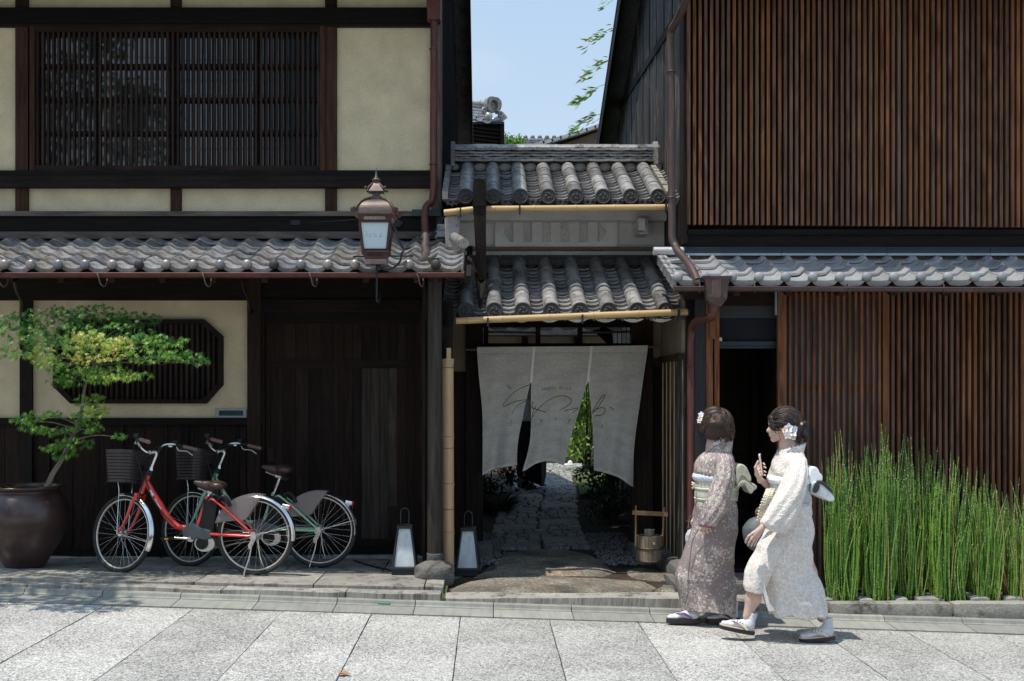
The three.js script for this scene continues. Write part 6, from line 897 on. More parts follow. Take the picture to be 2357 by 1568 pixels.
  // rear wheel, fender, dress guard, lamp, stand
  const rw = wheel(t, 'rear_wheel', R); rw.position.set(0, R, 0);
  const rf = mesh('rear_fender', fender(R, -0.12, 2.2, 0.066), M.chrome, t, 0, R, 0); mesh('fender_stay', [rod([0, R, 0.06], [Math.cos(0.28) * (R + 0.01), R + Math.sin(0.28) * (R + 0.01), 0.02], 0.0022), rod([0, R, -0.06], [Math.cos(0.28) * (R + 0.01), R + Math.sin(0.28) * (R + 0.01), -0.02], 0.0022)], M.chrome, t);
  const guard = mat([0.27, 0.225, 0.215], { roughness: 0.3, transparent: true, opacity: 0.64 });
  for (const s of [-1, 1]) { const top = (u) => lerp(3.0, 1.13, u), out = []; mesh('dress_guard', slab(20, 6, (u, v) => { const a = lerp(2.84, 1.34, u), ro = R + 0.018, k = Math.sin(Math.PI * u) ** 0.75, ri = ro - 0.190 * k - 0.004, r = lerp(ro, ri, v), f = 0.3 * v * k; return [Math.cos(a) * r, R + Math.sin(a) * r, s * (0.036 + 0.004 * Math.sin(Math.PI * v))]; }, [0, 0, s * 0.0015]), guard, t); }
  const tl = new THREE.Group(); tl.name = 'rear_light'; t.add(tl); tl.position.set(Math.cos(0.72) * (R + 0.03), R + Math.sin(0.72) * (R + 0.03), 0); mesh('housing', rod([-0.035, 0.012, 0], [0.02, 0, 0], 0.022, 0.024, 14), M.chrome, tl); mesh('lens', rod([0.02, 0, 0], [0.034, -0.003, 0], 0.024, 0.02, 14), mat([0.5, 0.01, 0.015], { roughness: 0.15 }), tl);
  mesh('kickstand', [tube([[0.0, 0.29, 0.075], [-0.02, 0.16, 0.10], [-0.055, 0.03, 0.125], [-0.055, 0.012, 0.12], [-0.03, 0.008, 0.06], [0.03, 0.008, -0.06], [0.055, 0.014, -0.10], [0.04, 0.05, -0.10], [0.01, 0.16, -0.09], [0, 0.29, -0.075]], 0.0065, 60, 8)], M.chrome, t);
  mesh('stand_plate', [ext([[-0.012, 0.03], [0.02, 0.04], [0.035, 0.0], [0.005, -0.07], [-0.03, -0.1], [-0.035, -0.07], [-0.012, -0.03]], 0.008).translate(0, R, 0.074), new THREE.CylinderGeometry(0.032, 0.028, 0.03, 18).rotateX(Math.PI / 2).translate(0, R, 0.05), rod([0.005, R - 0.01, 0.088], [-0.02, R - 0.10, 0.092], 0.008, 0.008, 8)], M.alloy, t);
  const lk = new THREE.Group(); lk.name = 'ring_lock'; t.add(lk); mesh('lock_body', [tube([[-0.30, 0.64, 0.05], [-0.255, 0.655, 0.055], [-0.215, 0.62, 0.055], [-0.20, 0.575, 0.05]], 0.018, 16, 8)], M.plastic, lk);
  // battery, motor, chain case, crank
  const bt = new THREE.BoxGeometry(0.115, 0.245, 0.085, 2, 2, 2); bt.rotateZ(-0.16).translate(-0.385, 0.50, 0); mesh('battery', bt, M.plastic, t); mesh('battery_cap', box(0.06, 0.03, 0.09).clone().rotateZ(-0.3).translate(-0.33, 0.625, 0), M.plastic, t);
  const mo = new THREE.Group(); mo.name = 'motor'; t.add(mo);
  mesh('motor_cover', ext([[-0.60, 0.36], [-0.57, 0.40], [-0.52, 0.42], [-0.45, 0.385], [-0.37, 0.365], [-0.37, 0.31], [-0.42, 0.30], [-0.47, 0.315], [-0.53, 0.30], [-0.59, 0.32]], 0.10, 0.01).translate(0, 0, -0.05), mat([0.05, 0.06, 0.07], { roughness: 0.3, clearcoat: 0.4 }), mo);
  mesh('motor_case', [new THREE.CylinderGeometry(0.075, 0.08, 0.08, 28).rotateX(Math.PI / 2).scale(1.15, 0.9, 1).translate(-0.42, 0.262, 0), new THREE.CylinderGeometry(0.03, 0.03, 0.11, 20).rotateX(Math.PI / 2).translate(-0.535, 0.306, 0)], M.alloy, mo); mesh('motor_disc', [new THREE.CylinderGeometry(0.050, 0.054, 0.02, 28).rotateX(Math.PI / 2).translate(-0.44, 0.265, 0.046), new THREE.CylinderGeometry(0.02, 0.02, 0.008, 20).rotateX(Math.PI / 2).translate(-0.44, 0.265, 0.058)], M.plastic, mo);
  const ck = new THREE.Group(); ck.name = 'crank'; t.add(ck); mesh('crank_arm', [taper([[-0.535, 0.306, 0.075], [-0.60, 0.309, 0.082], [-0.69, 0.313, 0.085]], [0.013, 0.010, 0.010], 8, 3), new THREE.CylinderGeometry(0.016, 0.016, 0.03, 14).rotateX(Math.PI / 2).translate(-0.535, 0.306, 0.07), taper([[-0.535, 0.306, -0.075], [-0.47, 0.303, -0.082], [-0.38, 0.299, -0.085]], [0.013, 0.010, 0.010], 8, 3)], M.alloy, ck);
  const pd = (x, y, s) => { mesh('pedal', [box(0.085, 0.022, 0.012).clone().translate(x, y, s * 0.105), box(0.085, 0.022, 0.012).clone().translate(x, y, s * 0.165), box(0.014, 0.02, 0.07).clone().translate(x - 0.036, y, s * 0.135), box(0.014, 0.02, 0.07).clone().translate(x + 0.036, y, s * 0.135), rod([x, y, s * 0.08], [x, y, s * 0.17], 0.009)], M.plastic, ck); mesh('reflector', box(0.03, 0.012, 0.004).clone().translate(x + 0.005, y + 0.002, s * 0.173), mat([0.8, 0.32, 0.02], { roughness: 0.3 }), ck); }; pd(-0.70, 0.313, 1); pd(-0.37, 0.299, -1);
  mesh('chain', [tube([[-0.44, 0.345, -0.05], [-0.2, 0.36, -0.05], [0, 0.365, -0.05], [0.035, 0.33, -0.05], [0, 0.295, -0.05], [-0.2, 0.25, -0.05], [-0.44, 0.20, -0.05]], 0.006, 60, 5)], mat([0.3, 0.28, 0.25], { roughness: 0.5, metalness: 0.7 }), t);
  mesh('brake_cable', [tube([[-0.93, 0.86, 0.03], [-0.9, 0.7, 0.035], [-0.8, 0.53, 0.034], [-0.66, 0.40, 0.034]], 0.004, 30, 5)], M.cord, t);
  // everything that turns with the handlebar, about the steering axis
  const ax = V(0.385, 0.923, 0).normalize(), pv = V(-0.95, 0.745, 0), st = new THREE.Group(); st.name = 'steering'; t.add(st); const q = new THREE.Quaternion().setFromAxisAngle(ax, steer); st.quaternion.copy(q); st.position.copy(pv.clone().sub(pv.clone().applyQuaternion(q)));
  const sp = (n, g, m) => mesh(n, g, m, st), hx = -wb, hy = R;
  const fw = wheelIn(st, hx, hy, R);
  sp('fork', [...[-1, 1].map((s) => taper([[-0.985, 0.665, s * 0.03], [-1.0, 0.63, s * 0.052], [-1.04, 0.53, s * 0.055], [-1.10, 0.40, s * 0.055], [hx, hy, s * 0.055]], [0.014, 0.0155, 0.014, 0.011, 0.009], 10, 5)), rod([-0.992, 0.655, -0.055], [-0.992, 0.655, 0.055], 0.017, 0.017, 12)], paint);
  const ff = fender(R, -0.42, 1.75, 0.050); ff.translate(hx, hy, 0); sp('front_fender', ff, M.chrome); sp('fender_stay', [rod([hx, hy, 0.06], [hx + Math.cos(-0.2) * (R + 0.01), hy + Math.sin(-0.2) * (R + 0.01), 0.02], 0.0028), rod([hx, hy, -0.06], [hx + Math.cos(-0.2) * (R + 0.01), hy + Math.sin(-0.2) * (R + 0.01), -0.02], 0.0028)], M.chrome);
  sp('stem', [taper([[-0.90, 0.868, 0], [-0.874, 0.93, 0], [-0.845, 1.0, 0]], [0.0125, 0.0125, 0.0125], 12, 4), taper([[-0.845, 0.995, 0], [-0.862, 1.02, 0], [-0.90, 1.012, 0]], [0.016, 0.015, 0.017], 10, 4), new THREE.CylinderGeometry(0.017, 0.017, 0.05, 14).rotateX(Math.PI / 2).translate(-0.905, 1.01, 0), new THREE.CylinderGeometry(0.017, 0.019, 0.03, 14).translate(-0.893, 0.875, 0)], M.chrome);
  const bar = [-0.905, 1.01], B = (x, y, z) => V(bar[0] + x, bar[1] + y, z), hb = []; for (const s of [-1, 1]) hb.push(tube([B(0, 0, 0), B(0, 0.0, s * 0.05), B(-0.02, 0.03, s * 0.10), B(-0.02, 0.085, s * 0.155), B(0.02, 0.10, s * 0.21), B(0.09, 0.088, s * 0.25), B(0.22, 0.062, s * 0.285)], 0.011, 50, 10)); sp('handlebar', hb, M.chrome);
  for (const s of [-1, 1]) { sp('grip', rod(B(0.11, 0.084, s * 0.256), B(0.235, 0.058, s * 0.288), 0.0155, 0.016, 12), mat([0.19, 0.115, 0.095], { roughness: 0.7 })); sp('shifter', [rod(B(0.05, 0.096, s * 0.232), B(0.11, 0.085, s * 0.256), 0.019, 0.019, 12), new THREE.BoxGeometry(0.05, 0.03, 0.04).translate(B(0.05, 0, 0).x, bar[1] + 0.12, s * 0.23)], M.plastic); sp('brake_lever', [tube([B(0.05, 0.08, s * 0.235), B(0.06, 0.05, s * 0.26), B(0.12, 0.045, s * 0.29), B(0.17, 0.012, s * 0.315)], 0.007, 20, 6)], M.alloy); }
  sp('bell', [new THREE.SphereGeometry(0.024, 16, 10, 0, 6.2832, 0, 1.6).translate(B(0, 0, 0).x + 0.01, bar[1] + 0.075, -0.205), new THREE.SphereGeometry(0.024, 16, 10, 0, 6.2832, 0, 1.6).rotateX(Math.PI).scale(1, 0.4, 1).translate(B(0, 0, 0).x + 0.01, bar[1] + 0.075, -0.205)], M.chrome);
  sp('cable', [tube([B(0.03, 0.08, 0.22), B(-0.08, 0.03, 0.13), B(-0.06, -0.12, 0.06), B(-0.04, -0.25, 0.03), B(-0.075, -0.36, 0.03)], 0.0042, 30, 5), tube([B(0.03, 0.08, -0.22), B(-0.07, 0.06, -0.12), B(-0.07, -0.1, -0.02), B(-0.03, -0.2, 0.03), B(0.03, -0.3, 0.035)], 0.0042, 30, 5)], M.cord);
  // slatted basket
  const bk = new THREE.Group(); bk.name = 'basket'; st.add(bk); const bm = mat([0.035, 0.026, 0.028], { roughness: 0.4 }), ring = (y, a, b, r, h) => slab(40, 1, (u, s) => { const th = u * 6.2832, c = Math.cos(th), n = Math.sin(th), k = Math.pow(Math.abs(c) ** 5 + Math.abs(n) ** 5, -0.2); return [-1.135 + c * k * a * (1 + 0.03 * s), y + s * h, n * k * b * (1 + 0.03 * s)]; }, (u) => { const th = u * 6.2832; return [-Math.cos(th) * 0.005, 0, -Math.sin(th) * 0.005]; }, null, true);
  for (let i = 0; i < 10; i++) { const k = i / 9; mesh('basket_slat', ring(0.755 + i * 0.0265, lerp(0.118, 0.142, k), lerp(0.155, 0.188, k), 0, i === 9 ? 0.03 : 0.021), bm, bk); }
  mesh('basket_floor', box(0.22, 0.006, 0.29), bm, bk, -1.135, 0.757, 0); const up = []; for (let i = 0; i < 16; i++) { const th = i / 16 * 6.2832 + 0.2, c = Math.cos(th), n = Math.sin(th), k = Math.pow(Math.abs(c) ** 5 + Math.abs(n) ** 5, -0.2); up.push(rod([-1.135 + c * k * 0.112, 0.755, n * k * 0.148], [-1.135 + c * k * 0.136, 1.01, n * k * 0.182], 0.005, 0.005, 4)); } mesh('basket_rib', up, bm, bk); for (const s of [-1, 1]) mesh('basket_stay', [tube([[hx, hy, s * 0.065], [hx - 0.01, 0.6, s * 0.07], [hx - 0.01, 0.69, s * 0.075], [hx - 0.02, 0.755, s * 0.085]], 0.004, 20, 5)], M.chrome, st);
  sp('front_lamp', [rod([-1.03, 0.885, 0.0], [-0.99, 0.885, 0.0], 0.022, 0.02, 12), rod([-0.99, 0.88, 0], [-0.91, 0.86, 0], 0.007)], M.plastic);
  return t;
}
function wheelIn(st, hx, hy, R) { const w = wheel(st, 'front_wheel', R); w.position.set(hx, hy, 0); return w; }
{
  const red = bicycle('red_bicycle', 'red electric bicycle with black basket and brown saddle parked before the wooden door', [0.62, 0.035, 0.022], 0, -0.40, true); red.position.set(-1.925, HP(-1.925, 9.38) + 0.002, -9.38); red.rotation.y = -0.10;
  const gr = bicycle('green_bicycle', 'pale green electric bicycle parked behind the red one', [0.27, 0.50, 0.32], 0.115, -0.38, false); gr.position.set(X(735, 9.88), HP(-1.46, 9.88) + 0.002, -9.88); gr.rotation.y = -0.08;
}
// ---------------------------------------------------------------- people
reseed(1010);
const skinM = (k = 1) => mat([0.72 * k, 0.49 * k, 0.39 * k], { map: T.soft, roughness: 0.55 }), hairM = (c) => mat(c, { roughness: 0.48, specularIntensity: 0.7 });
const unite = (k, ...d) => d.reduce((a, b) => smin(a, b, k));
const arr = (v) => (v.isVector3 ? [v.x, v.y, v.z] : v);
function chain(p, pts, rs, k = 0.01) { let d = 9; for (let i = 0; i < pts.length - 1; i++) d = smin(d, bone(p, pts[i], pts[i + 1], rs[i], rs[i + 1]), k); return d; }
// face looks to -x, y up, centre of the skull at the origin
function headField(p) {
  let d = ell(p, [0.005, 0.012, 0], [0.094, 0.108, 0.074]);
  d = smin(d, bone(p, [-0.03, -0.05, 0], [-0.066, -0.096, 0], 0.052, 0.022), 0.03); d = smin(d, bone(p, [-0.05, -0.035, 0], [-0.072, -0.04, 0], 0.046, 0.030), 0.02);
  for (const s of [-1, 1]) { d = smin(d, bone(p, [-0.062, -0.028, s * 0.035], [-0.03, -0.03, s * 0.052], 0.018, 0.016), 0.02); d = smin(d, bone(p, [-0.01, -0.055, s * 0.048], [-0.05, -0.09, s * 0.018], 0.016, 0.014), 0.02); }
  d = smin(d, bone(p, [-0.086, 0.002, 0], [-0.107, -0.036, 0], 0.008, 0.012), 0.012); d = smin(d, bone(p, [-0.093, 0.014, -0.03], [-0.093, 0.014, 0.03], 0.010, 0.010), 0.016);
  d = smin(d, ell(p, [-0.088, -0.063, 0], [0.012, 0.007, 0.020]), 0.008); d = smin(d, ell(p, [-0.086, -0.075, 0], [0.012, 0.007, 0.017]), 0.006);
  for (const s of [-1, 1]) { d = Math.max(d, -ell(p, [-0.098, -0.004, s * 0.031], [0.016, 0.010, 0.016])); d = smin(d, ell(p, [0.008, -0.022, s * 0.076], [0.018, 0.030, 0.008]), 0.006); d = Math.max(d, -ell(p, [0.004, -0.02, s * 0.086], [0.009, 0.016, 0.006])); }
  return d;
}
const place = (g, pos, yaw = 0, roll = 0, sc = 1, pitch = 0) => { const o = new THREE.Object3D(); o.position.copy(pos); o.rotation.set(pitch, yaw, roll, 'YXZ'); o.scale.setScalar(sc); o.updateMatrix(); return g.clone().applyMatrix4(o.matrix); };
let headGeo = null; const head = () => (headGeo ??= field((x, y, z) => headField([x, y, z]), [-0.14, -0.14, -0.11], [0.12, 0.14, 0.11], 0.0042));
function eyes(parent, pos, yaw, roll, sc) { for (const s of [-1, 1]) { mesh('eye', place(new THREE.SphereGeometry(0.010, 10, 8).scale(0.8, 0.9, 1.2).translate(-0.082, -0.004, s * 0.031), pos, yaw, roll, sc), mat([0.75, 0.72, 0.70], { roughness: 0.2 }), parent); mesh('iris', place(new THREE.SphereGeometry(0.0055, 8, 6).translate(-0.087, -0.004, s * 0.031), pos, yaw, roll, sc), mat([0.02, 0.012, 0.008], { roughness: 0.15 }), parent); mesh('brow', place(taper([[-0.097, 0.018, s * 0.016], [-0.099, 0.022, s * 0.03], [-0.090, 0.018, s * 0.046]], [0.0025, 0.003, 0.0015], 6, 3), pos, yaw, roll, sc), mat([0.03, 0.02, 0.015]), parent); }
  mesh('lips', place(merge([new THREE.SphereGeometry(1, 12, 8).scale(0.006, 0.0045, 0.019).translate(-0.0955, -0.064, 0), new THREE.SphereGeometry(1, 12, 8).scale(0.006, 0.005, 0.016).translate(-0.094, -0.0735, 0)]), pos, yaw, roll, sc), mat([0.50, 0.16, 0.14], { roughness: 0.4 }), parent); }
// a hand from its joints: wrist, palm corners and five chains of bones
function handGeo(wrist, fingers, thumb, r = 0.0082, c = 0.0034) {
  const knk = fingers.map((f) => arr(f[0])), w = arr(wrist), all = [w, ...fingers.flat().map(arr), ...thumb.map(arr)], lo = [0, 1, 2].map((k) => Math.min(...all.map((p) => p[k])) - 0.03), hi = [0, 1, 2].map((k) => Math.max(...all.map((p) => p[k])) + 0.03), F = fingers.map((f) => f.map(arr)), Tm = thumb.map(arr);
  return field((x, y, z) => { const p = [x, y, z]; let d = 9; for (const k of knk) d = smin(d, bone(p, w, k, 0.017, 0.0105), 0.012); let e = 9; F.forEach((f, i) => { const rr_ = r * [1, 1.04, 1, 0.86][i]; e = Math.min(e, chain(p, f, [rr_ * 1.1, rr_, rr_ * 0.94, rr_ * 0.78], 0.003)); }); d = smin(d, e, 0.006); d = smin(d, chain(p, [w, ...Tm], [0.015, 0.014, 0.0100, 0.0082], 0.006), 0.008); return d; }, lo, hi, c);
}
// white split-toe sock on a thonged sandal; toe to -x, heel at the origin, sole at y = 0
function foot(parent, pos, yaw, pitch, sole, edge, strap, flower) {
  const sock = field((x, y, z) => { const p = [x, y, z * 0.86]; let d = unite(0.03, bone(p, [0.004, 0.070, 0], [-0.03, 0.068, 0], 0.028, 0.029), bone(p, [-0.02, 0.078, 0], [-0.135, 0.058, -0.004], 0.033, 0.022), bone(p, [0.0, 0.08, 0], [0.006, 0.175, 0], 0.031, 0.035)); let t = bone(p, [-0.13, 0.056, 0.012], [-0.188, 0.052, 0.010], 0.019, 0.013); t = Math.min(t, bone(p, [-0.13, 0.056, -0.014], [-0.178, 0.052, -0.020], 0.019, 0.013)); d = smin(d, t, 0.012); d += 0.0015 * Math.sin(y * 190 + x * 120) * sstep(0.08, 0.14, y); return Math.max(d, y - 0.165 - 0.1 * x, 0.040 - y); }, [-0.22, 0.02, -0.07], [0.06, 0.20, 0.07], 0.0055);
  const out = []; for (let i = 0; i <= 40; i++) { const a = i / 40 * 6.2832, c = Math.cos(a), s = Math.sin(a); out.push([-0.078 + c * 0.125, Math.sign(s) * Math.abs(s) ** 0.75 * (0.041 + 0.006 * -c)]); }
  const tr = (g) => place(g, pos, yaw, pitch);
  mesh('sock', tr(sock), mat([0.86, 0.87, 0.93], { map: T.soft, roughness: 0.9 }), parent);
  const z = new THREE.Group(); z.name = 'sandal'; parent.add(z);
  const so = ext(out, 0.020, 0.004).rotateX(Math.PI / 2).translate(0, 0.030, 0); { const p = so.attributes.position; for (let i = 0; i < p.count; i++) p.setY(i, p.getY(i) * lerp(1, 1.2, clamp((p.getX(i) + 0.2) / 0.24)) + 0.004); so.computeVertexNormals(); }
  mesh('sole', tr(so), sole, z); mesh('footbed', tr(ext(out, 0.006, 0.003).rotateX(Math.PI / 2).translate(0, 0.043, 0)), edge, z);
  for (const s of [-1, 1]) mesh('strap', tr(slab(10, 2, (u, v) => { const c = new THREE.QuadraticBezierCurve3(V(-0.155, 0.068, 0), V(-0.10, 0.118, s * 0.036), V(-0.02, 0.044, s * 0.048)), q = c.getPoint(u), w = lerp(0.012, 0.026, Math.sin(u * 3.14)); return [q.x + (v - 0.5) * w * 0.9, q.y + (v - 0.5) * w * 0.35, q.z + s * 0.003]; }, [0, 0, s * -0.004])), strap, z);
  if (flower) for (let i = 0; i < 4; i++) mesh('strap_flower', tr(new THREE.SphereGeometry(0.0042, 8, 6).scale(1, 1, 0.5).translate(-0.12 + i * 0.02, 0.092 - Math.abs(i - 1.2) * 0.006, 0.03 + i * 0.004)), mat([0.08, 0.06, 0.10]), z);
}
// a garment lofted through rows [py, left px, right px, half depth, shift in depth]
function robe(rows, d, o = {}) {
  const R = rows.map((r) => { const e = d + (r[4] ?? 0); return [Y(r[0], e), X(r[1], e), X(r[2], e), r[3], r[4] ?? 0]; }), n = o.n ?? 72, m = o.m ?? 90, cr = (a, b, c, e, f) => b + 0.5 * f * (c - a + f * (2 * a - 5 * b + 4 * c - e + f * (3 * (b - c) + e - a)));
  const at = (s) => { const k = s * (R.length - 1), i = Math.min(R.length - 2, Math.floor(k)), f = k - i, q = [R[Math.max(0, i - 1)], R[i], R[i + 1], R[Math.min(R.length - 1, i + 2)]]; return [0, 1, 2, 3, 4].map((j) => (o.lin || j === 0 ? lerp(q[1][j], q[2][j], f) : cr(q[0][j], q[1][j], q[2][j], q[3][j], f))); };
  const pos = [], uv = [], idx = [], ex = o.ex ?? 0.9; let peri = 0;
  for (let j = 0; j <= m; j++) { const s = j / m, [y, l, r, dz, zs] = at(s); for (let i = 0; i <= n; i++) { const t = i / n * 6.2832, c = Math.cos(t), sn = Math.sin(t), f = o.fold ? o.fold(t, s, y) : 0; pos.push((l + r) / 2 + Math.sign(c) * Math.abs(c) ** ex * ((r - l) / 2 + f), y + (o.hem ? o.hem(t, s, c, sn) : 0), -d - zs + Math.sign(sn) * Math.abs(sn) ** ex * (dz + f)); uv.push(i / n * (o.around ?? 1.1) + s * 0.07, y); } }
  for (let j = 0; j < m; j++) for (let i = 0; i < n; i++) { const a = j * (n + 1) + i, b = a + n + 1; idx.push(a, a + 1, b, b, a + 1, b + 1); }
  for (const [row, k] of [[0, 1], [m, -1]]) if (!(o.open && k === 1)) { let c = [0, 0, 0]; for (let i = 0; i < n; i++) for (let q = 0; q < 3; q++) c[q] += pos[(row * (n + 1) + i) * 3 + q] / n; const e = pos.length / 3; pos.push(...c); uv.push(0.5, c[1]); for (let i = 0; i < n; i++) k > 0 ? idx.push(e, row * (n + 1) + i + 1, row * (n + 1) + i) : idx.push(e, row * (n + 1) + i, row * (n + 1) + i + 1); }
  return geom(pos, idx, uv);
}
// cloth prints
function cell(u, v, n, s) { const x = u * n, y = v * n, i = Math.floor(x), j = Math.floor(y); let a = 9, b = 9, id = 0, px = 0, py = 0; for (let dj = -1; dj <= 1; dj++) for (let di = -1; di <= 1; di++) { const ci = ((i + di) % n + n) % n, cj = ((j + dj) % n + n) % n, qx = i + di + hash(ci, cj, s) - x, qy = j + dj + hash(ci, cj, s + 1) - y, d = Math.hypot(qx, qy); if (d < a) { b = a; a = d; id = hash(ci, cj, s + 2); px = qx; py = qy; } else if (d < b) b = d; } return [a, b, id, px, py]; }
T.bloom = tex(1024, 1024, (u, v) => { // sprays of small pale blossom on mauve grey
  const c = fbm(u, v, 6, 8, 4, 405), g = fbm(u, v, 200, 200, 2, 407), k = sstep(0.36, 0.58, c); let t = 0;
  for (const [n, sd, a0] of [[32, 441, 0.55], [52, 451, 0.45], [80, 461, 0.4]]) { const [a, , id, px, py] = cell(u, v, n, sd); if (id > 0.92 - 0.62 * k * a0 / 0.5) { const th = Math.atan2(py, px) + id * 9, r = 0.27 * (0.66 + 0.34 * Math.abs(Math.cos(th * 2.5))); t = Math.max(t, (1 - sstep(r * 0.85, r * 1.1, a)) * (a < 0.06 ? 0.45 : 1) * (0.6 + 0.4 * id)); } }
  const tw = (1 - sstep(0.03, 0.07, Math.abs(fbm(u, v, 14, 14, 3, 471) - 0.5))) * 0.4 * k; t = clamp(Math.max(t * 0.95, tw)); const w = 0.9 + 0.2 * (g - 0.5); return [lerp(0.285, 0.74, t) * w, lerp(0.228, 0.67, t) * w, lerp(0.225, 0.58, t) * w];
});
T.lace = tex(1024, 1024, (u, v) => { // corded white lace petals over a beige ground
  const wu = u + 0.012 * (fbm(u, v, 12, 12, 2, 421) - 0.5), wv = v + 0.012 * (fbm(u, v, 12, 12, 2, 423) - 0.5), [a, b, id, px, py] = cell(wu, wv, 30, 425), e = 1 - sstep(0.02, 0.10, b - a), ang = Math.atan2(py, px) + id * 6.28, rad = 0.5 + 0.5 * Math.sin(ang * 9 + a * 9), ray = sstep(0.4, 0.9, rad) * sstep(0.12, 0.4, a) * (id > 0.3 ? 0.85 : 0.3), [c, d] = cell(wu + 0.3, wv + 0.1, 58, 431), net = (1 - sstep(0.02, 0.12, d - c)) * 0.4, g = fbm(u, v, 160, 160, 2, 433);
  const t = clamp(Math.max(e, ray, net)), w = 0.93 + 0.14 * (g - 0.5); return [lerp(0.66, 0.96, t) * w, lerp(0.575, 0.945, t) * w, lerp(0.505, 0.92, t) * w];
});
T.laceB = tex(512, 512, (u, v) => { const [a, b] = cell(u, v, 30, 425); return 1 - sstep(0.03, 0.14, b - a); }, false);
function hairStrands(cn, rad, n, flow, len, r, m, parent, low = -9) { const a = []; for (let i = 0; i < n; i++) { const th = rr(0, 6.2832), ph = Math.acos(rr(-0.35, 0.98)), p = V(Math.sin(ph) * Math.cos(th) * rad[0], Math.cos(ph) * rad[1], Math.sin(ph) * Math.sin(th) * rad[2]), pts = []; let q = p.clone(); const L = len * rr(0.6, 1.2), ps = rr(0, 6); for (let k = 0; k <= 5; k++) { if (k > 2 && q.y < low) break; pts.push(q.clone().add(cn)); const nrm = V(q.x / rad[0] ** 2, q.y / rad[1] ** 2, q.z / rad[2] ** 2).normalize(), f = flow(q, k / 5, ps); f.addScaledVector(nrm, -f.dot(nrm) * 0.9).normalize(); q = q.clone().addScaledVector(f, L / 5); const e = Math.hypot(q.x / rad[0], q.y / rad[1], q.z / rad[2]); q.multiplyScalar(lerp(1, 1.015 / e, 0.8)); } a.push(taper(pts, [r * 0.4, r, r, r * 0.3], 5, 2)); } return mesh('strands', a, m, parent); }
function blossom(parent, c, nrm, r, m, mid) { const g = []; const q = new THREE.Quaternion().setFromUnitVectors(V(0, 0, 1), nrm); for (let i = 0; i < 5; i++) { const p = slab(4, 4, (u, s) => { const w = Math.sin(Math.PI * Math.min(0.97, s * 0.9 + 0.05)) * 0.42; return [(u - 0.5) * 2 * w * r, s * r, r * (0.28 * s * s + 0.08 * Math.sin(u * 9 + s * 4 + i))]; }, [0, 0, -0.001]).rotateZ(i * 1.2566 + rr(-0.1, 0.1)); g.push(p); } const o = mesh('petals', g, m, parent, c.x, c.y, c.z); o.quaternion.copy(q); if (mid) { const k = mesh('flower_eye', new THREE.SphereGeometry(r * 0.2, 8, 6), mid, parent, c.x, c.y, c.z); k.position.addScaledVector(nrm, r * 0.1); } }
// a folded sash end: path of pixels given width across the line of sight
function pillow(parent, name, m, pts, d, w) { const c = new THREE.CatmullRomCurve3(pts.map(([a, b]) => P(a, b, d)), true, 'centripetal').getPoints(pts.length * 4).map((q) => [q.x, q.y]); c.pop(); const g = ext(c, w - 0.02, 0.007).translate(0, 0, -d - w / 2 + 0.01); return mesh(name, g, m, parent); }

